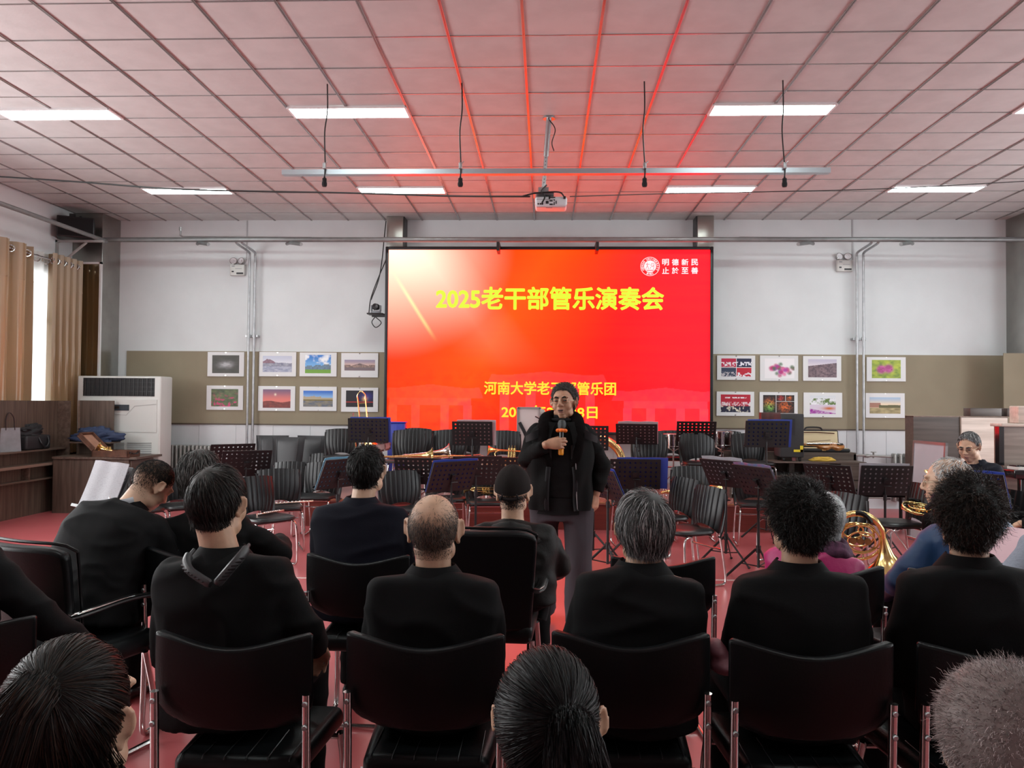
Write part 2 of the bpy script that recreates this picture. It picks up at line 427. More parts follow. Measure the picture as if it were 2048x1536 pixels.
# ------------------------------------------------------------------ LED screen
SCY = 11.88
A, B_, C_ = at(777, 499, Y=SCY), at(1421, 499, Y=SCY), at(777, 860, Y=SCY)
sw_, sh_ = B_.x-A.x, (A.z+B_.z)/2 - C_.z
scr = thing('led_screen', 'huge red video screen with yellow Chinese headline on the back wall', 'screen', (A.x+sw_/2, SCY, C_.z))
fr = .045
b = MB()
b.rbox((-sw_/2-fr, 0, -fr), (-sw_/2, .22, sh_+fr), .008); b.rbox((sw_/2, 0, -fr), (sw_/2+fr, .22, sh_+fr), .008)
b.rbox((-sw_/2, 0, sh_), (sw_/2, .22, sh_+fr), .008); b.rbox((-sw_/2, 0, -fr), (sw_/2, .22, 0), .008)
b.box((-sw_/2, .05, 0), (sw_/2, .2, sh_))
b.build('frame', black_plastic, scr)
def led(U, V):
    asp = sw_/sh_
    c = np.zeros(U.shape+(3,))
    g = np.array([3.4, .0, .0])
    c[:] = g
    # warm orange flow across the left and centre
    og = np.clip(1-np.abs((U-.30)-(V-.40)*.35)/.38, 0, 1)
    c[..., 1] += .085*og**1.4 * sst(-.2, .5, V) + .03*np.clip(1-U*1.4, 0, 1)
    c[..., 1] += .010*vnoise(U, V, 3, 60, 5)
    rr = sst(.55, 1.0, U)
    c[..., 2] += .026*rr; c[..., 1] += .005*rr
    # pale corner with slanted light beams
    d = np.sqrt((U/.40)**2+((1-V)/.62)**2)
    k = np.clip(1-d, 0, 1)**1.25
    c[..., 1] += 1.25*k; c[..., 2] += .95*k
    beam = np.clip(1-np.abs((U-.10)-(1-V)*.42)/.14, 0, 1)*np.clip(1-(1-V)*1.5, 0, 1)
    c[..., 1] += .26*beam; c[..., 2] += .22*beam
    edge = np.clip(1-np.abs((U-.005)-(1-V-.1)*.36)/.010, 0, 1)*sst(.48, .60, V)*sst(.9, .7, V)
    c[..., 1] += .45*edge; c[..., 2] += .10*edge
    # palace gate silhouettes, rosier than the ground
    pk = np.zeros_like(U)
    def gate(cx, w_, top, wing=1):
        q = np.zeros_like(U); x = np.abs(U-cx)/w_
        roof = (V < top - .03*x - .05*np.maximum(x-.75, 0)*-1)*(V > top-.075)*(x < 1.0+.10*(top-V)/.07)
        q = np.maximum(q, .55*roof); q = np.maximum(q, .85*((V < top-.075)*(V > top-.115)*(x < .86)))
        for sx in (.78, .30): q = np.maximum(q, 1.0*((np.abs(x-sx) < .09)*(V < top-.115)))
        q = np.maximum(q, .22*((x < .78)*(V < top-.115)))
        return q
    pk = np.maximum(pk, gate(.135, .15, .255)); pk = np.maximum(pk, gate(.865, .15, .245)); pk = np.maximum(pk, .9*gate(.50, .17, .33))
    tree = vnoise(U, V, 18, 14, 9, 4)
    tr = np.clip(1-((U-.27)/.10)**2-((V-.06)/.13)**2, 0, 1) + np.clip(1-((U-.71)/.10)**2-((V-.06)/.13)**2, 0, 1)
    tm = np.clip(tr*2, 0, 1)*(.35+.9*tree)
    c[..., 1] += .042*pk*(.5+vnoise(U, V, 40, 26, 15)) + .012*tm; c[..., 2] += .06*pk*sst(0, .6, U+.25) + .004*tm
    low = sst(.30, .0, V); c[..., 1] += .012*low*vnoise(U, V, 40, 25, 2)
    fade = box_(U, V, -1, 2, -1, .34, .03)
    q = np.clip(fade*(sst(.30, .6, tm)*.6*(.2+tree)+.8*np.clip(vnoise(U, V, 60, 34, 12)-.35, 0, 1)), 0, 1)
    c[..., 0] = c[..., 0]*(1-q)+.62*q; c[..., 1] *= 1-.5*q
    return c*SCREEN
scr_m = mat('lit LED picture', (.01,.01,.01), .5, attr='picture', emit=((1,1,1), 1))
_b = scr_m.node_tree.nodes['Principled BSDF']
for l in list(_b.inputs['Base Color'].links): scr_m.node_tree.links.remove(l)
_b.inputs['Base Color'].default_value = (.01,.01,.01,1); _b.inputs['Specular IOR Level'].default_value = .1
pic = painted('picture', led, 448, 252, (-sw_/2, .03, 0), (sw_, 0, 0), (0, 0, sh_), scr_m, scr)
def emitter(name, col, k=1.0):
    m_ = mat(name, (.02,.02,.02), .6, emit=(col, k)); return m_
def text_mesh(txt, size, bold=0.0, extrude=.002, spacing=1.0):
    cu = bpy.data.curves.new('t', 'FONT'); cu.body = txt; cu.size = size; cu.offset = bold; cu.extrude = extrude
    cu.align_x = 'CENTER'; cu.align_y = 'CENTER'; cu.space_character = spacing; cu.resolution_u = 3
    o = bpy.data.objects.new('t', cu); COL.objects.link(o)
    dg = bpy.context.evaluated_depsgraph_get()
    me = bpy.data.meshes.new_from_object(o.evaluated_get(dg))
    bpy.data.objects.remove(o); bpy.data.curves.remove(cu)
    return me
def sign(name, txt, cx, cz, width, height, m_, parent, y=.026, bold=.02, rot=0, extra=None):
    # upright lettering stretched to the given size, facing -y
    me = text_mesh(txt, 1.0, 0)
    if bold:
        mb = MB(); vs = [v.co.copy() for v in me.vertices]; fs = [tuple(p.vertices) for p in me.polygons]
        for k in range(8):
            o_ = Vector((math.cos(k*PI/4)*bold, math.sin(k*PI/4)*bold, .0004*k)); mb.add([v+o_ for v in vs], fs)
        me = mb.mesh('lettering', m_, smooth=False)
    co = np.empty(len(me.vertices)*3, dtype=np.float32); me.vertices.foreach_get('co', co); co = co.reshape(-1, 3)
    lo, hi = co[:, :2].min(0), co[:, :2].max(0); c = (lo+hi)/2
    q = np.empty_like(co)
    q[:, 0] = (co[:, 0]-c[0])/(hi[0]-lo[0])*width; zz = (co[:, 1]-c[1])/(hi[1]-lo[1])*height
    if rot:
        x_ = q[:, 0].copy(); q[:, 0] = x_*math.cos(rot)-zz*math.sin(rot); zz = x_*math.sin(rot)+zz*math.cos(rot)
    q[:, 0] += cx; q[:, 2] = cz+zz; q[:, 1] = y - co[:, 2]
    me.vertices.foreach_set('co', q.ravel()); me.materials.clear(); me.materials.append(m_); me.update()
    return link(name, me, parent) if name else me
def join_meshes(name, mes, m_, parent):
    mb = MB()
    for me in mes: mb.add([v.co.copy() for v in me.vertices], [tuple(p.vertices) for p in me.polygons]); bpy.data.meshes.remove(me)
    return mb.build(name, m_, parent, smooth=False)
def sp(px, py):   # picture pixel -> screen-local coordinates
    p = at(px, py, Y=SCY+.03); return p.x-(A.x+sw_/2), p.z-C_.z
yel = emitter('lit yellow lettering', (1.0,.80,.02), 1.0); lim = emitter('lit lime lettering', (.78,.95,.02), 1.0)
wht = emitter('lit white lettering', (1,.93,.95), 1.0)
px_m = sw_/644.0
def line(name, txt, x0, x1, y0, y1, m_, bold=.022):
    a, c = sp(x0, y0), sp(x1, y1)
    return sign(name, txt, (a[0]+c[0])/2, (a[1]+c[1])/2, c[0]-a[0], a[1]-c[1], m_, scr, bold=bold)
line('headline_lettering', '2025老干部管乐演奏会', 872, 1328, 573, 621, lim, .03)
line('band_name_lettering', '河南大学老干部管乐团', 968, 1232, 762, 791, yel, .022)
line('date_lettering', '2025年2月28日', 1003, 1195, 810, 838, yel, .022)
ms = []
for j, row in enumerate(('明德新民', '止於至善')):
    for i, ch in enumerate(row):
        x, z = sp(1331+i*19.4, 524.5+j*16.7); ms.append(sign(None, ch, x, z, 13.5*px_m, 13*px_m, wht, None, bold=.02))
join_meshes('motto_lettering', ms, wht, scr)
ex, ez = sp(1300, 533); er = 19*px_m
b = MB()
def annulus(mb, r0, r1, y, n=48):
    vs = []; 
    for k in range(n):
        a = 2*PI*k/n
        for r in (r0, r1): vs.append((ex+r*math.cos(a), y, ez+r*math.sin(a)))
    mb.add(vs, [(2*k, 2*((k+1)%n), 2*((k+1)%n)+1, 2*k+1) for k in range(n)])
annulus(b, er*.95, er, .025); annulus(b, 0.0001, er*.63, .025)
em = b.build('emblem', wht, scr, smooth=False)
ms = []; word = 'HENAN UNIVERSITY'
for i, ch in enumerate(word):
    if ch == ' ': continue
    a = R(205) - R(230)*i/(len(word)-1)
    ms.append(sign(None, ch, ex+er*.79*math.cos(a), ez+er*.79*math.sin(a), er*(.06 if ch == 'I' else .17), er*.22, wht, None, bold=.02, rot=a-PI/2))
for i, ch in enumerate('1912'):
    a = R(250) + R(40)*i/3
    ms.append(sign(None, ch, ex+er*.79*math.cos(a), ez+er*.79*math.sin(a), er*.13, er*.22, wht, None, bold=.02, rot=a+PI/2))
join_meshes('emblem_lettering', ms, wht, em)
redm = emitter('lit red emblem lines', (1,.02,.05), 1.2)
b = MB()
def stroke(pts, wd):
    for (x0, z0), (x1, z1) in zip(pts[:-1], pts[1:]):
        d = Vector((x1-x0, z1-z0)); d.normalize(); nx, nz = -d.y*wd, d.x*wd
        b.add([(ex+er*(x0+nx), .0235, ez+er*(z0+nz)), (ex+er*(x1+nx), .0235, ez+er*(z1+nz)), (ex+er*(x1-nx), .0235, ez+er*(z1-nz)), (ex+er*(x0-nx), .0235, ez+er*(z0-nz))], [(0,1,2,3)])
for pts in ([(-.45,.22),(-.05,.22)], [(-.28,.42),(-.30,.05),(-.46,-.3)], [(-.27,.1),(-.14,-.3)], [(.02,.2),(.06,.1)], [(.0,-.25),(.08,-.05)], [(.14,.32),(.42,.32),(.40,-.2),(.32,-.28)],
            [(.16,.30),(.16,-.02),(.32,-.02),(.32,.18)], [(-.5,-.38),(.5,-.38)], [(-.36,-.46),(.36,-.46)]): stroke(pts, .022)
b.build('emblem_figure', redm, em, smooth=False)
# ------------------------------------------------------------------ prints on the brown band
pic_m = mat('printed photograph', (.5,.5,.5), .45, attr='picture')
def sky(U, V, top, bot, hz): return mixc(srgb(*bot), srgb(*top), sst(hz, 1, V))
def P_blur(U, V):
    c = mixc(srgb(38,40,32), srgb(70,66,58), vnoise(U, V, 4, 9, 1)); k = np.exp(-((U-.5)/.22)**2-((V-.48)/.16)**2)*vnoise(U, V, 6, 8, 3)
    return mixc(c, srgb(185,185,190), np.clip(k*1.9, 0, .9))
def P_flower(U, V):
    c = mixc(srgb(30,48,28), srgb(105,120,70), vnoise(U, V, 6, 6, 4)); n = vnoise(U, V, 8, 7, 6)
    return mixc(c, srgb(200,50,110), np.clip((n-.56)*7, 0, 1)*sst(.95, .2, V))
def P_snow(U, V):
    c = sky(U, V, (190,196,215), (225,226,235), .4); n = vnoise(U, V, 14, 8, 8)
    h = .52+.25*np.exp(-((U-.2)/.18)**2)+.08*vnoise(U, V*0, 20, 1, 4)
    c = mixc(c, srgb(70,78,110), ((V < h)*(V > .34))*(.45+.5*n)); c = mixc(c, srgb(140,50,60), ((V < h)*(V > .55)*(U < .42))*.5)
    return mixc(c, srgb(80,95,140), (V < .34)*(.3+.6*vnoise(U, V, 10, 12, 2)))
def P_hall(U, V):
    c = sky(U, V, (40,120,205), (120,180,230), .3); c = mixc(c, srgb(240,245,250), np.clip((vnoise(U, V, 4, 4, 3)-.45)*4, 0, 1)*(V > .45))
    h = .36+.12*np.floor(U*3)/3+.06*(np.abs((U*3)%1-.5) < .3)
    c = mixc(c, srgb(95,98,92), ((V < h)*(V > .2))*(.5+.5*vnoise(U, V, 16, 10, 7))); return mixc(c, srgb(110,160,50), V < .2)
def P_gate(U, V):
    c = sky(U, V, (150,140,165), (225,190,170), .3); h = .45+.22*np.clip(1-np.abs(U-.5)/.28, 0, 1)+.08*(np.abs(U-.5) > .3)
    c = mixc(c, srgb(70,58,62), ((V < h)*(V > .3))*(.4+.6*vnoise(U, V, 26, 8, 5))); return mixc(c, srgb(120,105,110), V < .3)
def P_sunset(U, V):
    c = sky(U, V, (120,90,120), (225,120,110), .38); c = mixc(c, srgb(250,235,210), np.exp(-((U-.45)/.035)**2-((V-.72)/.06)**2))
    return mixc(c, mixc(srgb(90,25,28), srgb(150,60,50), vnoise(U, V, 10, 10, 2)), V < .34+.04*np.sin(U*7))
def P_lake(U, V):
    c = sky(U, V, (40,110,205), (150,195,235), .45); h = .56+.16*((U < .6)*vnoise(U, V*0, 22, 1, 3))
    c = mixc(c, srgb(180,160,120), (V < h)*(V > .44)*.9); c = mixc(c, srgb(120,105,50), (V < .46)*(V > .38)); 
    return mixc(c, mixc(srgb(50,80,120), srgb(150,140,110), vnoise(U, V, 8, 9, 6)), V < .38)
def P_night(U, V):
    c = mixc(srgb(12,10,22), srgb(40,36,130), np.exp(-((U-.75)/.25)**2-((V-.65)/.25)**2)); c = mixc(c, srgb(240,190,120), np.exp(-((U-.69)/.09)**2-((V-.5)/.14)**2)*vnoise(U, V, 18, 18, 3)*1.6)
    return mixc(c, srgb(190,40,30), np.exp(-((V-.3)/.03)**2)*.8)
def P_four(U, V):
    a = mixc(srgb(190,30,70), srgb(240,230,235), (vnoise(U, V, 22, 12, 2) > .5)*(V > .55)*(V < .8)); d = mixc(srgb(30,35,70), srgb(235,235,245), (vnoise(U, V, 22, 12, 5) > .52)*(V > .58)*(V < .82))
    e = mixc(srgb(45,60,85), srgb(190,185,190), (vnoise(U, V, 22, 14, 6) > .5)*(V < .25)); f = mixc(srgb(190,25,50), srgb(240,240,245), (vnoise(U, V, 22, 14, 8) > .52)*(V < .22))
    c = np.where((V > .5)[..., None], np.where((U < .5)[..., None], a, d), np.where((U < .5)[..., None], e, f))
    return mixc(c, srgb(230,230,230), (np.abs(U-.5) < .012)+(np.abs(V-.5) < .015))
def P_peony(U, V):
    c = np.ones(U.shape+(3,))*srgb(236,234,236); rs = np.random.RandomState(4)
    for k in range(40):
        x, y = rs.normal(.5, .2), rs.normal(.45, .13); q = np.exp(-(((U-x)/.075)**2+((V-y)/.10)**2)**2)*(.55+.7*vnoise(U, V, 30, 20, k)); cc = [srgb(190,40,110), srgb(225,100,160), srgb(60,110,70), srgb(160,60,160)][k % 4]
        c = mixc(c, cc*(1), q*.85)
    return c
def P_village(U, V):
    c = sky(U, V, (190,185,205), (225,215,220), .5); n = vnoise(U, V, 18, 12, 3); h = .62+.18*U
    return mixc(c, mixc(srgb(55,45,60), srgb(150,125,130), n), V < h)
def P_pink(U, V):
    c = mixc(srgb(60,110,30), srgb(200,210,60), vnoise(U, V, 6, 6, 2))
    for x, y in ((.33,.48),(.58,.52)): c = mixc(c, mixc(srgb(130,30,90), srgb(210,90,170), vnoise(U, V, 12, 12, 3)), np.clip(2.2*np.exp(-((U-x)/.17)**2-((V-y)/.24)**2)-.4, 0, 1))
    return c
def P_banner(U, V):
    c = np.ones(U.shape+(3,))*srgb(185,20,50); n = vnoise(U, V, 40, 10, 3)
    c = mixc(c, srgb(235,215,220), ((n > .5)*(V > .36)*(V < .58))); c = mixc(c, srgb(240,230,235), (np.abs(V-.82) < .035)*(np.abs(U-.5) < .36)*(vnoise(U, V, 50, 4, 8) > .42))
    return mixc(c, mixc(srgb(28,30,60), srgb(225,220,200), np.clip((vnoise(U, V, 16, 8, 5)-.55)*6, 0, 1)), V < .34)
def P_fire(U, V):
    c = np.ones(U.shape+(3,))*srgb(18,20,24)
    def fw(x, y, r, col): return np.exp(-(((U-x)/r)**2+((V-y)/(r*1.5))**2))*np.clip(vnoise(U, V, 26, 20, 4)*2-.5, 0, 1.4), col
    for x, y, r, col in ((.2,.55,.15,(240,120,60)),(.56,.83,.08,(235,60,60)),(.85,.83,.07,(240,120,50)),(.7,.38,.17,(250,120,40)),(.2,.35,.14,(120,200,90))):
        q, cl = fw(x, y, r, col); c = mixc(c, srgb(*cl), np.clip(q, 0, 1))
    return mixc(c, srgb(190,190,190), ((np.abs(U-.42) < .01)+(np.abs(V-.66) < .012)*(U > .42)+(np.abs(U-.72) < .01)*(V > .66)) > 0)
def P_garden(U, V):
    c = sky(U, V, (215,220,225), (235,235,240), .6); c = mixc(c, srgb(90,120,50), ((V > .5)*(V < .85))*np.clip((vnoise(U, V, 10, 8, 3)-.4)*4, 0, 1))
    c = mixc(c, srgb(210,195,215), (V < .5)*.8); c = mixc(c, srgb(200,110,60), np.exp(-((U-.75)/.25)**2-((V-.3)/.09)**2)*1.1); return mixc(c, srgb(165,80,165), (V < .28-.25*U)*vnoise(U, V, 14, 10, 6)*1.6)
def P_river(U, V):
    c = sky(U, V, (165,190,215), (240,215,180), .45); c = mixc(c, srgb(140,75,55), ((V < .66)*(V > .38)*(U < .35))*.85); c = mixc(c, srgb(90,85,40), ((V < .5+.05*vnoise(U, V*0, 12, 1, 2))*(V > .36)*(U > .3)))
    return mixc(c, mixc(srgb(110,100,60), srgb(200,180,130), vnoise(U, V, 6, 10, 2)), V < .36)
def photo_print(label, x0, y0, x1, y1, pic_, ins):
    # paper sheet pinned to the wall: corners in the picture, photo inset in fractions
    a, c = at(x0, y0, Y=YB-.03), at(x1, y1, Y=YB-.03)
    w_, h_ = c.x-a.x, a.z-c.z
    b = MB(); b.box((-w_/2, -.012, 0), (w_/2, .004, h_))
    o = b.build('photo_print', paper, None, smooth=False, loc=((a.x+c.x)/2, YB-.028, c.z)); tag(o, label, 'photo print', 'photo prints on the brown wall panel')
    l, r, bt, tp = ins
    painted('photo', pic_, 96, 64, (-w_/2+l*w_, -.0135, bt*h_), ((1-l-r)*w_, 0, 0), (0, 0, (1-bt-tp)*h_), pic_m, o)
    b = MB()
    for q in (.02, .96): b.box((-.01, -.018, h_*q), (.01, -.012, h_*q+.012))
    b.build('clip', chrome, o, smooth=False)
    return o
ins = (.13,.12,.12,.13)
PR = [('photo print of blurred dark water birds, upper left of the left group', 416,704,488,753, P_blur, (.13,.13,.13,.13)),
 ('photo print of pink flowers and green leaves, lower left of the left group', 414,771,486,820, P_flower, (.13,.13,.14,.14)),
 ('photo print of pale snowy campus buildings by water, right of the left pipes, upper row', 519,704,592,753, P_snow, (.1,.11,.18,.16)),
 ('photo print of a red sunset over dark ground, right of the left pipes', 517,772,590,822, P_sunset, ins),
 ('photo print of a grey hall under blue sky with green lawn', 600,705,673,753, P_hall, (.15,.15,.13,.1)),
 ('photo print of beige buildings mirrored in a blue lake', 600,773,673,822, P_lake, (.1,.1,.17,.17)),
 ('photo print of a wide gate at dusk, upper row beside the screen', 683,706,756,755, P_gate, (.09,.08,.28,.28)),
 ('photo print of a dark blue night scene with one lit tower, behind the trombone', 683,775,756,824, P_night, (.13,.13,.2,.12)),
 ('photo print with four stage pictures in a grid, beside the screen', 1434,711,1510,760, P_four, (.11,.1,.14,.12)),
 ('photo print of a red and pink peony bouquet on white', 1520,711,1596,762, P_peony, (.12,.1,.1,.12)),
 ('photo print of an old hillside village under pale sky', 1606,712,1682,762, P_village, (.13,.12,.14,.13)),
 ('photo print of pink flowers on bright yellow green leaves, upper right', 1733,714,1811,763, P_pink, (.13,.13,.13,.12)),
 ('photo print of a red banner above a performing crowd, lower row beside the screen', 1433,783,1508,832, P_banner, (.11,.1,.15,.12)),
 ('photo print of orange fireworks on black, behind the grey speaker box', 1519,784,1595,834, P_fire, (.09,.09,.15,.12)),
 ('photo print of a garden with purple flower beds and white path', 1607,785,1684,835, P_garden, (.16,.17,.14,.12)),
 ('photo print of a river at golden evening, lower right', 1731,786,1809,836, P_river, (.1,.11,.17,.17))]
for q in PR: photo_print(*q)
# ------------------------------------------------------------------ pipes
pipe_m = mat('grey painted pipe', (.20,.205,.205), .4, .4, var=.1, vscale=9)
galv = steel
zp = at(1000, 482, Y=11.72).z
PY = 11.62
b = MB(); b.tube([(XL+.55, PY, zp), (XR-.5, PY, zp)], .036, 12)
o = b.build('heating_pipe', pipe_m); tag(o, 'thick grey heating pipe running the length of the back wall above the screen', 'pipe')
b = MB()
for px in (398, 580, 1620, 1822):     # short slanted pipe holders
    x = xat(px, PY, zp); dx = .18 if px < 1000 else -.18
    b.tube([(x-dx*.6, PY+.2, zp-.02), (x, PY, zp-.045), (x+dx*1.3, PY-.22, zp-.11)], .026, 8)
b.build('pipe_bracket', pipe_m, o)
b = MB()
for px in (996, 1195): 
    x = xat(px, PY, zp); b.box((x-.02, PY-.01, zp-.16), (x+.02, YB, zp-.02))
b.build('support_strut', black_metal, o)
x0, x1 = at(356, 475, Y=11.7).x, at(620, 475, Y=11.7).x; zq = at(356, 468, Y=11.7).z; zt_ = at(356, 452, Y=11.7).z
b = MB(); b.tube([(x0, 11.78, zt_), (x0, 11.78, zq), (x0+.04, 11.78, zq-.03), (x1, 11.78, zp+.06)], .014, 8); b.cyl((x0, 11.78, zt_-.05), (x0, 11.78, zt_), .022)
o = b.build('vent_pipe', galv); tag(o, 'thin pipe with upturned open end above the left part of the thick heating pipe', 'pipe')
x0, x1 = at(1480, 478, Y=11.7).x, at(1960, 478, Y=11.7).x
b = MB(); b.tube([(x0, 11.74, zp+.055), (x1, 11.74, zp+.03)], .012, 8)
o = b.build('return_pipe', galv); tag(o, 'thin return pipe lying along the right part of the heating pipe', 'pipe')
def riser(label, px, zl, foot, side):
    X = xat(px, 12.14, 2.5)
    b = MB(); b.tube(bez([(X+side*.02, PY, zp), (X+side*.015, PY+.06, zp-.05), (X, 12.10, zp-.09), (X, 12.14, zp-.16)], 5) + [(X, 12.14, foot)], .018, 10)
    o = b.build('riser_pipe', galv); tag(o, label, 'pipe', 'vertical heating risers')
    b = MB(); b.lathe([(.018,-.03),(.026,-.03),(.026,.03),(.018,.03)], Matrix.Translation((X, 12.14, at(500, 672, Y=12.14).z)), 10); b.box((X-.05, 12.15, at(500,672,Y=12.14).z-.015), (X+.05, YB, at(500,672,Y=12.14).z+.015))
    b.build('pipe_clamp', steel, o); return o
riser('left pipe of the vertical pair on the left half of the back wall', 497, 0, .35, -1)
riser('right pipe of the vertical pair on the left half of the back wall', 508, 0, .2, -1)
riser('left pipe of the vertical pair on the right half of the back wall', 1714, 0, .35, 1)
riser('right pipe of the vertical pair on the right half of the back wall', 1727, 0, .2, 1)
# pipes and bracket on the left wall
xw = at(0, 392, Y=10.3).x
b = MB(); p0 = Vector((-6.55, 6.0, at(155, 477, Y=11.3).z+.02)); p1 = Vector((-6.45, 11.6, at(155, 477, Y=11.3).z+.02)); b.tube([p0, p1], .03, 10)
o = b.build('side_pipe', pipe_m); tag(o, 'grey pipe running along the left wall under the ceiling', 'pipe')
for yy, nm in ((11.35, 'bracket'),):
    b = MB(); z = p1.z-.035; b.box((XL, yy-.02, z-.03), (-6.35, yy+.02, z)); b.box((XL, yy-.02, z-.42), (XL+.03, yy+.02, z))
    b.tube([(XL+.02, yy, z-.38), (-6.6, yy, z-.03)], .02, 6); b.build(nm, mat('grey wall bracket', (.33,.33,.32), .5), o)
# loudspeaker in the corner
p = at(155, 452, Y=11.45)
o = thing('loudspeaker', 'black box loudspeaker high in the left corner under the ceiling', 'loudspeaker', (p.x, 11.42, p.z-.2), R(28))
b = MB(); b.rbox((-.24,-.16,0), (.24,.16,.30), .015); b.build('cabinet', black_plastic, o)
b = MB(); b.box((-.22,-.166,.02), (.22,-.16,.28)); b.build('grille', mat('black cloth grille', (.006,.006,.007), .9), o)
b = MB(); b.cbox((-.05,0,.33), (.08,.08,.06)); b.tube([(0,0,.3),(.05,.12,.36),(.1,.3,.3)], .012, 6); b.build('mount', black_metal, o)
# emergency lights
def emergency():
    o = thing('emergency_light', 'x', 'emergency light')
    b = MB(); b.rbox((-.115,-.06,0), (.115,0,.17), .012); b.build('case', offwhite, o)
    b = MB(); b.box((-.01,-.0615,.018), (.095,-.06,.045)); b.box((-.085,-.0615,.05), (-.05,-.06,.07)); b.build('label', black_plastic, o, smooth=False)
    b = MB(); b.box((-.085,-.0615,.135), (-.04,-.06,.148)); b.box((-.03,-.0615,.10), (.07,-.06,.106)); b.build('print', grey_plastic, o, smooth=False)
    for s_ in (-1, 1):
        M = Matrix.Translation((s_*.062-.01, -.03, .225)) @ Matrix.Rotation(R(75), 4, 'X') @ Matrix.Rotation(R(-12*s_), 4, 'Y')
        b = MB(); b.lathe([(.02,-.06),(.04,-.045),(.052,0),(.055,.012),(.047,.014)], M, 16); b.cyl((s_*.062-.01,-.03,.165), (s_*.062-.01,-.03,.2), .01); h = b.build('lamp_head', chrome, o)
        b = MB(); b.lathe([(.0005,.0),(.025,.002),(.047,.012)], M, 16); b.lathe([(.0005,.016),(.012,.013),(.014,.004)], M, 10); b.build('reflector', mat('lamp reflector', (.75,.76,.78), .3), h)
    return o
p = at(477, 552, Y=YB); make('em', emergency, 'white twin-lamp emergency light beside the left pipes', (p.x, YB-.001, p.z), 0, 'emergency lights')
p = at(1687, 544, Y=YB); make('em', emergency, 'white twin-lamp emergency light beside the right pipes', (p.x, YB-.001, p.z), 0, 'emergency lights')
b = MB()
for px, y0 in ((1705, 440), (492, 440)):
    x = xat(px, YB, 3); b.box((x-.008, YB-.012, at(px, 520, Y=YB).z), (x+.008, YB, ZC))
o = b.build('cable_trunking', mat('grey cable trunking', (.42,.43,.44), .5), smooth=False); struct(o); o.name = 'trim_14'
# ------------------------------------------------------------------ conference camera on its bracket shelf
p = at(752, 628, Y=11.95)
o = thing('video_camera', 'small black video camera on a bracket shelf left of the screen', 'camera', (p.x, 11.95, p.z))
b = MB(); b.rbox((-.12,-.1,-.012), (.12,.1,.008), .006); b.box((-.06,-.02,-.045), (.22,.02,-.02)); b.build('shelf', black_metal, o)
b = MB(); b.lathe([(.0,.008),(.075,.008),(.078,.03),(.06,.045)], None, 20)
b.rbox((-.075,-.03,.04), (-.055,.03,.13), .006); b.rbox((.055,-.03,.04), (.075,.03,.13), .006); b.build('base', grey_plastic, o)
b = MB(); b.rbox((-.05,-.05,.06), (.05,.05,.15), .03); b.lathe([(.045,.05),(.045,.075),(.04,.08),(.03,.078),(.0005,.07)], Matrix.Translation((0,0,.105)) @ Matrix.Rotation(R(90),4,'X'), 18); b.build('lens_head', black_plastic, o)
cable_m = mat('black cable', (.008,.008,.008), .5)
b = MB(); b.tube(bez([(-.12,.05,.0),(-.1,.1,.25),(.0,.12,.55),(.12,.18,.9),(.16,.2,1.25),(.17,.25,1.6)]), .008, 6)
b.tube(bez([(.0,.0,-.03),(-.06,.0,-.12),(.0,.0,-.2),(.08,.0,-.13),(.0,.0,-.05)]), .007, 6); b.tube(bez([(.1,.05,-.02),(.17,.05,.1),(.19,.1,.5),(.2,.12,1.0)]), .007, 6)
b.build('cable', cable_m, o)
# ------------------------------------------------------------------ floor standing air conditioner
p0 = at(150, 990, Y=11.35); p1 = at(318, 990, Y=11.35); W_ = p1.x-p0.x
H_ = at(235, 752, Y=11.35).z
o = thing('air_conditioner', 'tall white floor-standing air conditioner by the curtains', 'air conditioner', ((p0.x+p1.x)/2, 11.35, 0))
b = MB(); b.rbox((-W_/2,0,0), (W_/2,.36,H_), .02); b.box((-W_/2+.02,-.006,.02), (W_/2-.02,0,H_*.56)); b.box((-W_/2+.05,-.012,H_*.57), (W_/2-.05,0,H_*.82))
b.build('cabinet', offwhite, o)
b = MB(); b.box((-W_/2+.09,-.004,H_*.845), (W_/2-.09,.0,H_*.985)); ao = b.build('air_outlet', mat('black outlet cavity', (.006,.006,.007), .6), o, smooth=False)
b = MB()
for i in range(16): x = -W_/2+.1+(W_-.2)*(i+.5)/16; b.box((x-.004,-.014,H_*.85), (x+.004,-.004,H_*.98))
for z in (.88,.915,.95): b.box((-W_/2+.09,-.012,H_*z), (W_/2-.09,-.006,H_*z+.006))
b.build('louvre', black_plastic, ao, smooth=False)
b = MB(); b.box((-.08,-.02,H_*.735), (.16,-.011,H_*.78)); b.build('display', mat('dark glossy display', (.05,.06,.07), .15), o, smooth=False)
b = MB(); b.box((-.07,-.0215,H_*.75), (.02,-.02,H_*.768)); b.build('logo_plate', silver, o, smooth=False)
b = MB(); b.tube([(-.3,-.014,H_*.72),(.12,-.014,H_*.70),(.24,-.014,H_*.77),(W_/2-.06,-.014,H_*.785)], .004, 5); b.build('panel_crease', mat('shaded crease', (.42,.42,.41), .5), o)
b = MB()
for x0, x1 in ((-W_/2+.06,-.06),(-.02,.10),(.14,W_/2-.12)):
    for i in range(28): z = .12+(H_*.50-.12)*i/28; b.box((x0,-.016,z), (x1,-.006,z+.012))
b.build('intake_grille', mat('grey grille slats', (.30,.31,.31), .5), o, smooth=False)
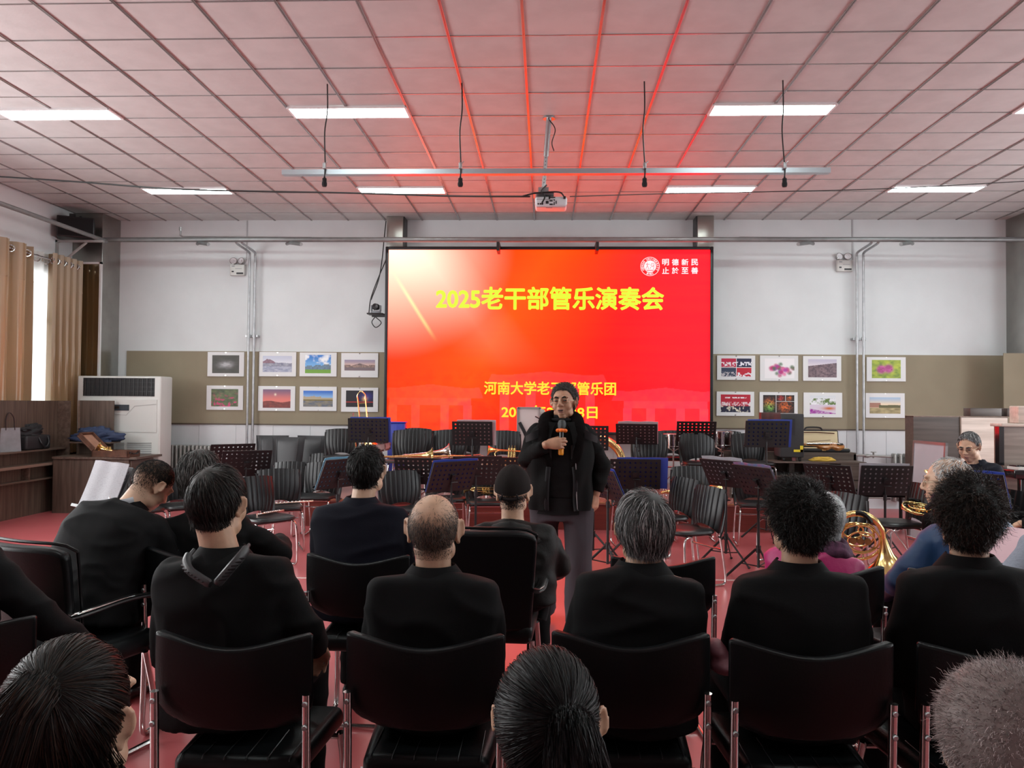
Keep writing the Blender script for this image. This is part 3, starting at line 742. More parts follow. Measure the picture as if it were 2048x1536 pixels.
# ------------------------------------------------------------------ radiators
rad_m = mat('silver grey radiator paint', (.30,.30,.285), .35, .5)
def radiator(label, px0, px1, Y, z0, z1, valve):
    xa, xb = xat(px0, Y, .5), xat(px1, Y, .5); n = max(3, int((xb-xa)/.062)); o = thing('radiator', label, 'radiator', (xa, Y, 0))
    for i in range(n):
        x = (i+.5)*(xb-xa)/n; b = MB(); b.rbox((x-.021,-.06,z0), (x+.021,.06,z1), .018); b.cyl((x-.03,0,z0+.05), (x+.03,0,z0+.05), .02, n=8); b.cyl((x-.03,0,z1-.05), (x+.03,0,z1-.05), .02, n=8)
        b.build('radiator_section', rad_m, o)
    for q in valve:
        b = MB(); b.tube(q, .018, 8); b.build('pipe', rad_m, o)
    b = MB(); x, y, z = valve[0][1]; b.cyl((x,y,z-.03), (x,y,z+.05), .014, n=8); b.rbox((x-.04,y-.01,z+.05), (x+.04,y+.01,z+.065), .006); b.lathe([(.022,-.03),(.03,0),(.022,.03)], Matrix.Translation((x-.09,y,z)) @ Matrix.Rotation(R(90),4,'Y'), 10); b.build('valve', brass if 0 else rad_m, o)
    return o
zr = at(400, 890, Y=12.1).z
xl_ = xat(420, 12.1, .8)-xat(318, 12.1, .8)
radiator('grey column radiator against the white tiles beside the air conditioner', 318, 432, 12.1, .12, zr, [[(xl_,0,zr-.05),(xl_+.25,0,zr-.06),(xl_+.95,0,zr-.06)],[(xl_,0,.18),(xl_+.9,0,.18)]])
zr2 = at(1800, 907, Y=12.1).z
radiator('small grey radiator with valve near the leaning board on the right', 1782, 1816, 12.1, .12, zr2, [[(0,0,zr2-.05),(-.25,0,zr2-.04),(-.75,0,zr2-.02)],[(0,0,.18),(-.8,0,.18)]])
# ------------------------------------------------------------------ curtains on the left wall
satin = mat('beige satin curtain', (.40,.27,.15), .30, var=.10, vscale=3, stretch=(1,1,.2), spec=.9, transl=.30)
sheer = mat('white sheer', (.85,.86,.80), .8, transl=.75)
zt_c = 3.50; CX = XL+.16
def curtain(label, y0, y1, n, z0=.75, m_=satin, amp=.075, x=CX, name='curtain'):
    o = thing(name, label, 'curtain', (x, y0, 0)); rs = random.Random(int(y0*10))
    ph = [rs.uniform(-.5,.5) for _ in range(n+2)]
    def fn(u, v):
        y = u*(y1-y0); a = u*n*2*PI; q = ph[int(u*n)]*.0
        z = z0+(zt_c+.06-z0)*v; d = amp*(1-.15*v)*(math.sin(a)+.28*math.sin(2*a+1.3+.6*(1-v))+.12*math.sin(5*a+2*v))
        return (d, y+.018*math.sin(a*1.0+2.2*(1-v)), z)
    b = MB(); b.sheet(fn, n*16, 10, .004); b.build('drape', m_, o, angle=80)
    b = MB()
    def hem(u, v):
        p = fn(u, (zt_c-.42-z0+v*.012)/(zt_c+.06-z0)); return (p[0]*1.02+.004, p[1], p[2])
    b.sheet(hem, n*16, 1, .004); b.build('heading_seam', m_, o, angle=80)
    for i in range(n*2):
        y = (i+.5)/(n*2)*(y1-y0); b = MB(); M = Matrix.Translation((0, y, zt_c-.04)) @ Matrix.Rotation(R(90),4,'X') @ Matrix.Rotation(R(35 if i%2 else -35),4,'Y')
        pts = [M @ Vector((.045*math.cos(q*PI/8), .045*math.sin(q*PI/8), 0)) for q in range(16)]
        b.tube(pts, .009, 6, closed=True); b.build('eyelet', chrome, o)
    return o
curtain('beige satin curtain at the left edge of the photo', 9.2, 10.55, 4, amp=.10)
curtain('wide beige satin curtain bunched beside the left column', 10.98, 11.92, 6, amp=.085)
o = curtain('bright white sheer showing between the two beige curtains', 10.45, 11.1, 3, m_=sheer, amp=.03, x=XL+.05, name='sheer_curtain')
b = MB(); b.tube([(CX, 6, zt_c-.04), (CX, 11.98, zt_c-.04)], .016, 10); b.ell((CX, 12.0, zt_c-.04), (.03,.035,.03)); tag(b.build('curtain_rod', chrome), 'silver curtain rod along the top of the beige curtains', 'curtain rod')
# ------------------------------------------------------------------ projector on its ceiling pole
PJ = 7.75
pt = at(1098, 236, z=ZC)
PJ = pt.y
p = at(1087, 378, Y=PJ); q = at(1102, 405, Y=PJ)
o = thing('projector', 'white ceiling projector on a long steel pole above the speaker', 'projector', (p.x, PJ, p.z))
alum = mat('grey aluminium', (.45,.46,.47), .35, .85)
b = MB(); dz = ZC-p.z; dx = pt.x-p.x
b.tube([(dx,0,dz),(dx*.45,0,dz*.45)], .026, 12); b.tube([(dx*.5,0,dz*.5),(0,0,.0)], .019, 8); b.lathe([(.0,-.002),(.06,-.002),(.06,.006),(.0,.006)], Matrix.Translation((dx,0,dz-.008)), 16)
b.build('mount_pole', alum, o)
b = MB()
for k in range(8): z = dz*(.08+.05*k); b.cyl((dx*z/dz,-.024,z), (dx*z/dz,-.015,z), .005, n=6)
b.build('pole_hole', black_plastic, o)
b = MB(); b.box((-.05,-.05,-.055), (.05,.05,.005)); b.box((-.1,-.08,-.07), (.1,.08,-.055)); b.build('bracket', steel, o, smooth=False)
s_ = .158*1.0; w_ = 64*PJ/F; h1 = 20*PJ/F
tilt = Matrix.Rotation(R(4), 4, 'X')
c0 = Vector((q.x-p.x, .10, -.075))
b = MB(); b.rbox((-w_/2,-.16,-h1), (w_/2,.16,0), .025, M=Matrix.Translation(c0) @ tilt); hb = b.build('housing', mat('white projector plastic', (.62,.63,.65), .4), o)
b = MB(); M = Matrix.Translation(c0) @ tilt
for i, (x, z, ww, hh) in enumerate([(-.4,-.75,.04,.16),(-.33,-.75,.04,.16),(-.27,-.75,.05,.18),(-.12,-.6,.09,.28),(-.0,-.45,.1,.14),(-.0,-.8,.1,.14),(.10,-.4,.03,.14),(.10,-.72,.03,.3),(.16,-.6,.03,.3),(.03,-.12,.2,.1),(-.05,-.15,.05,.25)]):
    b.box((x*w_-ww*w_/2,-.163,(z-hh/2)*h1), (x*w_+ww*w_/2,-.159,(z+hh/2)*h1), M=M)
b.box((-.46*w_,-.1615,-.32*h1), (.12*w_,-.1595,-.29*h1), M=M); b.build('port_panel', black_plastic, hb, smooth=False)
b = MB(); b.box((-.16*w_,-.1,-h1-.003), (.04*w_,-.085,-h1), M=M); b.box((-w_*.45,-.12,-h1-.002),(w_*.45,-.118,-h1), M=M); b.build('label', grey_plastic, hb, smooth=False)
b = MB(); b.tube(bez([c0+Vector((-.14*w_*2,-.17,-.8*h1)), c0+Vector((-.1*w_*2,-.2,-.3*h1)), Vector((-.02,-.1,-.05)), Vector((.03,-.07,.02))]), .008, 6)
b.tube(bez([c0+Vector((w_*.42,-.17,-.25*h1)), c0+Vector((w_*.25,-.19,.02)), Vector((0,-.1,-.06)), Vector((-.1,-.1,-.07)), Vector((-.2,-.08,-.09))]), .008, 6); b.rbox(tuple(c0+Vector((w_*.38,-.185,-.4*h1))), tuple(c0+Vector((w_*.46,-.155,-.15*h1))), .006); b.build('cable', cable_m, o)
b = MB(); b.tube(bez([(dx-.01,-.02,dz-.01),(dx+.06,-.03,dz-.12),(dx+.03,-.03,dz-.25),(dx+.05,-.02,dz-.33)]), .005, 6); b.build('power_lead', cable_m, o)
# ceiling cables
def cable(label, pts, r=.009, Y=None):
    b = MB(); b.tube(bez([at(x, y, Y=yy) for x, y, yy in pts], 6), r, 6); tag(b.build('ceiling_cable', cable_m), label, 'cable')
cable('black cable slung under the ceiling from the left wall to the projector', [(-20,352,8.6),(160,364,8.5),(330,377,8.3),(480,382,8.3),(700,386,8.2),(900,392,8.0),(1060,393,7.75)])
cable('thin cable slung under the ceiling from the projector to the right wall', [(1140,393,7.75),(1350,387,8.4),(1560,383,8.6),(1780,377,8.8),(2060,362,9.0)], .005)
cable('thin black cable hanging down beside the left column head above the screen', [(772,442,11.9),(768,480,11.9),(764,520,11.9),(757,560,11.9),(742,600,11.9)], .008)
# ------------------------------------------------------------------ suspended microphone bar
MY = 6.95
a, c = at(566, 346, Y=MY), at(1659, 343, Y=MY)
b = MB(); hh = 5.0*MY/F
b.box((a.x,-.035,-hh), (c.x,.035,hh))
o = b.build('hanging_bar', mat('silver square tube', (.50,.56,.60), .3, .85), smooth=False, loc=(0, MY, a.z)); o.rotation_euler.y = math.atan2(a.z-c.z, c.x-a.x)*0
tag(o, 'long silver square bar hung below the ceiling across the room', 'bar')
MLAB = ['leftmost of the four black microphones hanging at the silver bar', 'black microphone hanging at the silver bar directly left of the projector pole', 'black microphone hanging at the silver bar directly right of the projector pole', 'rightmost of the four black microphones hanging at the silver bar']
for i, (px, ty, by) in enumerate(((652,270,368),(922,268,370),(1288,264,368),(1566,265,367))):
    p = at(px, 346, Y=MY); top = ZC
    t = thing('hanging_microphone', MLAB[i], 'microphone', (p.x, MY-.045, p.z), 0, 'hanging microphones')
    b = MB(); L_ = ZC-p.z
    b.tube(bez([(0,.05,L_),(.004,.05,L_*.7),(-.012,.03,L_*.45),(.0,.012,.1),(.004,0,.02),(0,0,-.05)], 5), .006, 6); b.build('cable', cable_m, t)
    b = MB(); b.rbox((-.014,-.02,.02), (.014,.012,.075), .005); b.tube([(.012,-.01,.07),(.03,-.01,.085)], .004, 6); b.build('clamp', steel, t)
    b = MB(); b.tube(bez([(0,0,-.045),(0,0,-.06),(0,0,-.1),(0,0,-.125),(0,0,-.132)],4), [.008]*4+[.019]*4+[.023]*4+[.019]*4+[.006], 12); b.build('capsule', mat('black foam', (.01,.01,.012), .9), t)
# ------------------------------------------------------------------ ribbed orchestra chair (faces -y: towards the audience)
def orch_chair():
    o = thing('ribbed_chair', 'x', 'chair')
    W = .215
    def back(u, v):
        t = 2*u-1; z = .80-.375*v + (.022*(1-t*t) if v < .5 else 0)*(1-2*v)
        wv = W*(1-.02*v) if v < .45 else W*(.991-.20*((v-.45)/.55)**1.6)
        low = .075*(1-abs(t)**2.4)*max(0, (v-.55)/.45)**1.2     # arched lower edge
        y = .215+.02*(1-v)-.055*(1-t*t)+.05*math.sin(v*PI)*-.35
        rib = .0055*abs(math.sin(u*PI*8))**.28
        return (wv*t, y-rib+.03*v*-1, z+low)
    b = MB(); b.sheet(back, 80, 12, -.028); b.build('backrest', vinyl, o, angle=50)
    for s in (-1, 1):
        b = MB(); b.tube(bez([(s*.207,.222,.77),(s*.214,.215,.62),(s*.205,.19,.47),(s*.198,.165,.40)]), .014, 8, flat=(1.3,.8)); b.build('side_frame', black_plastic, o)
    def seat(u, v):
        return None
    b = MB()
    def ring(z, k):
        r = []
        for i in range(28):
            a = 2*PI*i/28; c, s = math.cos(a), math.sin(a)
            r.append(Vector((.215*k*math.copysign(abs(c)**.55, c), -.035+.205*k*math.copysign(abs(s)**.6, s), z)))
        return r
    b.loft([ring(.425,.86), ring(.428,.95), ring(.445,1.0), ring(.462,.97), ring(.472,.86), ring(.470,.45), ring(.468,.05)])
    b.build('seat', vinyl, o)
    for s in (-1, 1):
        b = MB(); x = s*.205
        b.tube(bez([(x*.97,.165,.44),(x*1.02,.185,.30),(x*1.06,.215,.08),(x*1.06,.205,.022),(x*1.06,.15,.012),(x*1.06,-.10,.012),(x*1.06,-.165,.022),(x*1.05,-.185,.08),(x,-.19,.28),(x*.95,-.175,.395),(x*.9,-.1,.42)], 5), .0095, 8)
        b.build('leg', chrome, o)
    for y, z, hw_ in ((.1,.415,.2),(-.14,.415,.195),(.185,.30,.205)): b = MB(); b.cyl((-hw_,y,z), (hw_,y,z), .0085, n=8); b.build('crossbar', chrome, o)
    return o
def rib_chair(label, px, Y, rz, base=0):
    q = R(rz); return make('orch', orch_chair, label, (xat(px, Y, base+.65)+math.sin(q)*.2, Y-math.cos(q)*.2, base), q, 'black ribbed band chairs')
RC = [ # label, px of back, depth, turn, base
 ('ribbed chair left of the wavy-haired man, red light on its back, beside the wooden drawers', 352, 8.3, 45, 0),
 ('ribbed chair hidden behind the head of the bowing man on the left', 248, 7.9, 62, 0),
 ('ribbed chair with a flute on its seat, two places left of the navy-suited man', 557, 8.35, 24, 0),
 ('ribbed chair with a flute, half behind the head of the neck massager man', 508, 7.5, 52, 0),
 ('ribbed chair before the left end of the stage, left of its twin', 584, 9.35, 4, 0),
 ('ribbed chair before the left end of the stage, behind the blue folder', 646, 9.3, -4, 0),
 ('ribbed chair low at the back wall between the smooth chairs and the trombone', 650, 10.9, 0, 0),
 ('ribbed chair on the left end of the stage behind the upright trombone', 683, 10.9, 10, STZ),
 ('ribbed chair on the stage in front of the screen, right of the upright trombone', 818, 10.75, 0, STZ),
 ('ribbed chair furthest back on the stage below the lower left screen corner', 833, 11.5, -4, STZ),
 ('ribbed chair on the stage directly left of the stage music stand', 899, 10.9, 3, STZ),
 ('ribbed chair furthest back behind the centre stage music stand', 928, 11.45, 0, STZ),
 ('ribbed chair on the stage left of the speaking man, by the golden bell', 1008, 10.8, -4, STZ),
 ('ribbed chair on the stage behind the tilted stand, right of the speaking man', 1298, 10.3, -12, STZ),
 ('ribbed chair furthest back beside the left silver drum', 1342, 11.5, 0, STZ),
 ('ribbed chair on the stage between the two silver drums', 1394, 10.5, 0, STZ),
 ('ribbed chair furthest back behind the right silver drum', 1452, 11.5, 0, STZ),
 ('ribbed chair on the right end of the stage, behind the blue-dotted stand', 1497, 10.6, 8, STZ),
 ('ribbed chair before the stage, just behind the two red-lit chairs', 1381, 9.35, 0, 0),
 ('ribbed chair before the stage at the right, behind the colourful booklet stand', 1508, 9.15, -6, 0),
 ('ribbed chair behind the dark stand, directly right of the speaking man', 1262, 9.0, 5, 0),
 ('red-lit ribbed chair, left one of the pair right of the speaking man', 1366, 7.9, -62, 0),
 ('red-lit ribbed chair, nearer right one of the pair right of the speaking man', 1416, 7.1, -64, 0),
 ('ribbed chair between the navy-suited man and the bald man, seat lit red', 800, 8.3, 28, 0),
 ('ribbed chair with a trumpet on its seat behind the man in the cap', 972, 9.0, 8, 0),
 ('red-lit ribbed chair behind the curly-haired woman with the gloves', 1606, 8.0, -60, 0),
 ('red-lit ribbed chair with the french horn, right of the white-haired woman', 1690, 6.7, -66, 0),
 ('ribbed chair seen edge-on beside the man in the blue jacket, its seat empty', 1840, 7.6, -84, 0),
 ('ribbed chair behind the stand with four rows of dots, left of the bald man', 890, 9.25, 12, 0),
]
for q in RC: rib_chair(*q)
# smooth upholstered chairs against the left of the stage
smooth_v = mat('black smooth upholstery', (.022,.023,.026), .42, bump=.05, bscale=150)
def smooth_chair():
    o = thing('upholstered_chair', 'x', 'chair')
    def bk(k):
        def f(u, v):
            t = 2*u-1; wv = .235-.035*v; z = 1.02-.5*v
            cx = math.copysign(abs(t)**.9, t)
            return (wv*cx, .25-.06*v+.02*t*t-.03*(1-abs(t)**6)*(1-abs(2*v-1)**6), z)
        return f
    b = MB(); b.sheet(bk(1), 20, 14, -.05); b.build('backrest', smooth_v, o)
    b = MB(); 
    for s in (-1, 1): b.tube([(s*.17,.205,1.0),(s*.15,.19,.8),(s*.13,.17,.55)], .004, 5)
    b.build('seam', black_plastic, o)
    b = MB(); b.rbox((-.24,-.25,.40), (.24,.22,.49), .035); b.build('seat', smooth_v, o)
    for x in (-.2,.2):
        for y in (-.2,.18): b = MB(); b.cyl((x,y,.41), (x*1.05,y*1.05,0), .013, n=8); b.build('leg', chrome, o)
    return o
for lab, px, Y, rz in (('smooth black upholstered chair, leftmost of three by the left pipes', 536, 11.4, 6), ('smooth black upholstered chair, front one of three by the left pipes', 562, 10.9, -4), ('smooth black upholstered chair, rightmost of three by the left pipes', 609, 11.45, -8)):
    make('smooth', smooth_chair, lab, (xat(px, Y, .8), Y, 0), R(rz), 'smooth upholstered chairs')
# ------------------------------------------------------------------ audience chair (faces +y)
def aud_chair():
    o = thing('leather_chair', 'x', 'chair')
    def bk(u, v):
        t = 2*u-1; wv = (.216 if v < .6 else .216-.06*((v-.6)/.4)**2)
        z = .835-.25*v+(.030*t*t*((v-.7)/.3)**2 if v > .7 else 0)
        if v < .25: z += (.014*math.cos(t*PI*1.0+PI)+.008*abs(t)**3-.004)*(1-v/.25)
        if v > .85: z += 0
        ed = .012*max(0, abs(t)-.9)/.1
        return (wv*t, -.235+.05*t*t*(1 if True else 0)*.8 + .030*v + ed*.5 - .012*math.sin(v*PI), z)
    b = MB(); b.sheet(bk, 28, 18, .034)
    o2 = b.build('backrest', leather, o, angle=75)
    bm = o2.modifiers.new('round', 'BEVEL'); bm.width = .012; bm.segments = 3; bm.limit_method = 'ANGLE'; bm.angle_limit = R(55)
    b = MB(); b.rbox((-.215,-.20,.415), (.215,.235,.488), .03, seg=5); b.v = [(x*(.85+.15*min(1, max(0, (y+.2)/.2))), y, z) for x, y, z in b.v]; b.build('seat', leather, o)
    b = MB()
    for k in range(6): x = -.16+.064*k; b.tube([(x,-.201,.482),(x,-.19,.4895),(x,.0,.4905)], .0018, 5)
    b.build('stitching', black_plastic, o)
    for s in (-1, 1):
        x = s*.219
        b = MB(); b.tube(bez([(x*1.0,-.243,.690),(x,-.236,.55),(x*1.0,-.232,.40),(x*1.0,-.236,.2),(x*1.0,-.24,.06),(x*1.0,-.225,.02),(x*1.0,-.17,.0125),(x*1.0,.12,.0125),(x*1.0,.2,.02),(x*1.0,.235,.07),(x*.98,.22,.3),(x*.96,.19,.41)], 5), .0125, 10); b.build('leg', chrome, o)
        for z in (.665,.60): b = MB(); b.lathe([(.0,.006),(.006,.006),(.0085,.003),(.0085,0)], Matrix.Translation((x,-.252,z)) @ Matrix.Rotation(R(90),4,'X'), 10); b.build('bolt', steel, o)
    for y, z, hw_ in ((.17,.405,.21),(-.1,.405,.21),(.02,.0125,.219)): b = MB(); b.cyl((-hw_,y,z), (hw_,y,z), .010, n=8); b.build('crossbar', chrome, o)
    return o
AC = [('black leather chair of the man with the neck massager, front row', 462, 2.30, 0),
      ('black leather chair of the bald man, front row centre', 848, 2.33, 0),
      ('black leather chair of the grey-haired man, right of the near ponytail', 1262, 2.38, 0),
      ('black leather chair of the curly-haired woman with gloves, whole back in view', 1626, 2.33, 0),
      ('black leather chair at the right edge, behind the fluffy grey head', 2000, 2.34, 2),
      ('black leather chair at the left edge, corner of its back in view', -60, 2.45, -6),
      ('black leather chair of the man in the navy suit, second row', 717, 3.52, -2),
      ('black leather chair of the wavy-haired man, second row behind the neck massager man', 390, 3.60, -4),
      ('empty black leather chair in the second row right of the grey-haired man', 1322, 3.58, 3),
      ('black leather chair of the white-haired woman in magenta', 1655, 3.42, 4),
      ('black leather chair of the man in the blue jacket', 1895, 3.45, 14),
      ('black leather chair under the person in grey fleece, outside the frame', 2160, 3.02, 10),
      ('black leather chair under the near person with the low ponytail, outside the frame', 1098, 1.10, 0),
      ('black leather chair under the near person with brown black ponytail, outside the frame', 150, .98, 0),
      ('black leather chair under the person with fluffy hair, outside the frame', 2010, 1.02, 0)]
for lab, px, Y, rz in AC:
    make('aud', aud_chair, lab, (xat(px, Y, .7), Y+.235, 0), R(rz), 'black leather audience chairs')
# ------------------------------------------------------------------ high-backed armchair
def armchair():
    o = thing('armchair', 'x', 'armchair')
    def bk(u, v):
        t = 2*u-1; wv = .262-.035*v; z = .94-.47*v; c = abs(t)**7*.03*max(0, 1-v*5)
        return (wv*t, -.27+.07*v+.05*t*t-.0, z-c)
    b = MB(); b.sheet(bk, 24, 16, .05); q = b.build('backrest', leather, o, angle=75)
    bm = q.modifiers.new('round', 'BEVEL'); bm.width = .018; bm.segments = 3; bm.limit_method = 'ANGLE'; bm.angle_limit = R(55)
    b = MB(); pts = [Vector(bk(0, v/10))+Vector((-.002,.02,0)) for v in range(10, -1, -1)] + [Vector(bk(u/12, 0))+Vector((0,.022,.002)) for u in range(13)] + [Vector(bk(1, v/10))+Vector((.002,.02,0)) for v in range(11)]
    b.tube(pts, .007, 6); b.build('piping', leather, o)
    b = MB(); b.tube(bez([(-.022,-.279,.895),(-.015,-.281,.905),(-.008,-.279,.896),(0,-.281,.906),(.008,-.279,.897),(.02,-.279,.903)]), .0022, 5); b.build('emblem', grey_plastic, o)
    b = MB(); b.rbox((-.25,-.22,.40), (.25,.25,.50), .04); b.build('seat', leather, o)
    for s in (-1, 1):
        x = s*.285
        b = MB(); b.tube(bez([(x*.92,-.23,.655),(x,-.18,.66),(x*1.02,.02,.675),(x*1.02,.17,.66),(x*1.02,.21,.60),(x*1.0,.20,.48),(x*.95,.18,.42)], 5), .017, 8, flat=(.55,1.4)); ar = b.build('armrest', black_plastic, o)
        b = MB(); b.tube(bez([(x*.94,-.235,.668),(x,-.17,.674),(x*1.02,.02,.688),(x*1.02,.15,.678)], 5), .012, 8, flat=(.3,1.5)); b.build('armrest_strip', chrome, ar)
        b = MB(); b.tube(bez([(x*.86,-.2,.42),(x*.9,-.22,.2),(x*.92,-.23,.04),(x*.92,-.17,.014),(x*.92,.15,.014),(x*.92,.21,.03),(x*.9,.21,.2),(x*.86,.17,.41)], 5), .0125, 8); b.build('leg', chrome, o)
    return o
make('arm', armchair, 'high-backed black armchair of the man in the cap', (xat(962, 3.72, .8), 3.72+.27, 0), R(-3), 'high-backed armchairs')
make('arm', armchair, 'high-backed black armchair of the bowing man on the left, armrest on its right', (xat(72, 3.2, .8), 3.2+.26, 0), R(-20), 'high-backed armchairs')
# ------------------------------------------------------------------ music stands
def stand_desk(W=.49, H=.30, nx=9, ny=6):
    # perforated steel plate with real holes
    b = MB(); th = .0025; dx, dz = W/(nx+.6), H/(ny+.5); ox, oz = -W/2+.3*dx, .25*dz
    N = 8; hr = .0098
    fill = []
    for side, y in ((0, -th), (1, th)):
        for i in range(nx):
            for j in range(ny):
                cx, cz = ox+(i+.5)*dx, oz+(j+.5)*dz
                solid = (3 <= i <= 5 and j <= 1) and nx == 9
                sq = []; 
                for k in range(N):
                    a = PI/4*k+PI/8*0; c, s = math.cos(a), math.sin(a); m_ = max(abs(c), abs(s))
                    sq.append(Vector((cx+c/m_*dx/2, y, cz+s/m_*dz/2)))
                if solid: b.add(sq, [tuple(range(N)) if side == 0 else tuple(range(N))[::-1]]); continue
                ci = [Vector((cx+hr*math.cos(PI/4*k), y, cz+hr*math.sin(PI/4*k))) for k in range(N)]
                b.add(sq+ci, [((k, (k+1)%N, N+(k+1)%N, N+k) if side == 0 else (k, N+k, N+(k+1)%N, (k+1)%N)) for k in range(N)])
                if side == 0:
                    ci2 = [Vector((p.x, th, p.z)) for p in ci]
                    b.add(ci+ci2, [(k, (k+1)%N, N+(k+1)%N, N+k) for k in range(N)])
    for lo, hi in (((-W/2,-th,0),(W/2,th,oz)), ((-W/2,-th,H-.25*dz),(W/2,th,H)), ((-W/2,-th,0),(ox,th,H)), ((W/2-.3*dx,-th,0),(W/2,th,H))): b.box(lo, hi)
    for lo, hi in (((-W/2,-.003,H-.002),(W/2,.006,H+.003)), ((-W/2-.003,-.003,0),(-W/2,.006,H)), ((W/2,-.003,0),(W/2+.003,.006,H))): b.box(lo, hi)
    return b
DESK = stand_desk().mesh('desk', black_metal, smooth=False)
folder_blue = mat('blue folder', (.05,.09,.42), .45, transl=.3); folder_cyan = mat('light blue folder', (.20,.40,.52), .45, transl=.3)
sheet_m = mat('printed sheet music', (.46,.46,.49), .6, col2=(.28,.26,.29), vscale=60, stretch=(1,1,3), mix=(.5,.75), transl=.45)
pict_m = mat('colour printed booklet', (.10,.17,.33), .5, col2=(.34,.09,.16), vscale=14)
def stand(label, px, Y, zc, rz, tilt=18, base=0, sheet=None, spread=.27):
    # desk turned by rz about its post, leaning its top towards the viewer by tilt
    X = xat(px, Y, zc); o = thing('music_stand', label, 'music stand', (X, Y, base), R(rz), 'black music stands')
    zc -= base; hub = .26
    b = MB(); b.cyl((0,0,.10), (0,0,.62), .0125, n=8); b.cyl((0,0,.6), (0,0,zc-.03), .0085, n=8); b.build('pole', black_metal, o)
    b = MB(); b.lathe([(.012,-.03),(.022,-.03),(.022,.03),(.012,.03)], Matrix.Translation((0,0,hub)), 10); b.build('hub', black_plastic, o); b = MB(); b.lathe([(.012,-.025),(.018,-.025),(.018,.03),(.010,.035)], Matrix.Translation((0,0,.62)), 10); b.cyl((.015,0,.61), (.05,0,.61), .007, n=6); b.build('clamp', black_plastic, o)
    for k in range(3):
        a = 2*PI*k/3+.5+rz*.01; d = Vector((math.cos(a), math.sin(a), 0))
        b = MB(); b.tube([d*.02+Vector((0,0,hub)), d*spread+Vector((0,0,.014))], .009, 6, flat=(1.2,.6)); b.tube([Vector((0,0,.11)), d*spread*.52+Vector((0,0,hub*.5))], .006, 5); l = b.build('leg', black_metal, o)
        b = MB(); b.ell(d*(spread+.004)+Vector((0,0,.012)), (.014,.014,.012), 8, 6); b.build('rubber_foot', rubber, l)
    M = Matrix.Translation((0,-.02,zc)) @ Matrix.Rotation(R(tilt), 4, 'X') @ Matrix.Translation((0,0,-.15))
    d = link('desk', DESK, o); d.matrix_local = M
    b = MB(); b.box((-.245,.002,-.004), (.245,.055,0)); b.box((-.245,.052,0), (.245,.055,.014)); q = b.build('ledge', black_metal, o, smooth=False); q.matrix_local = M
    b = MB(); b.cbox((0,-.014,.15), (.05,.024,.05)); b.cyl((0,-.03,.15), (0,-.012,.15), .016, n=10); b.cyl((-.02,-.025,.10), (.05,-.025,.10), .006, n=6); q = b.build('bracket', black_metal, o); q.matrix_local = M
    if sheet:
        kind, sx = sheet
        nm, lab, m_ = {'sheet': ('sheet_music', 'white printed sheet music lying on the music stand', sheet_m), 'blue': ('music_folder', 'blue music folder standing on the music stand', folder_blue), 'cyan': ('music_folder', 'light blue music folder standing on the music stand', folder_cyan), 'pict': ('booklet', 'colourful printed booklet on the music stand', pict_m)}[kind]
        b = MB(); w_ = .24 if kind in ('sheet','pict') else .25; hh = .315
        def fn(u, v): return ((u-.5)*2*w_+sx, .012+.012*math.sin(u*PI*2)**2+.02*v*v*(1 if kind == 'sheet' else .2), .0+hh*v)
        b.sheet(fn, 10, 6, .004); s_ = b.build(nm, m_)
        s_.matrix_world = Matrix.Translation((X, Y, base)) @ Matrix.Rotation(R(rz), 4, 'Z') @ M
        tag(s_, sheet[2] if len(sheet) > 2 else lab, {'sheet_music':'sheet music','music_folder':'folder','booklet':'booklet'}[nm]) if False else tag(s_, lab2(label, kind), {'sheet_music':'sheet music','music_folder':'folder','booklet':'booklet'}[nm])
    return o
def lab2(label, kind):
    tail = label.split('music stand', 1)[1].strip()
    return {'sheet':'white printed sheet music on the stand ', 'blue':'dark blue music folder on the stand ', 'cyan':'light blue music folder on the stand ', 'pict':'colourful printed booklet on the stand '}[kind] + tail
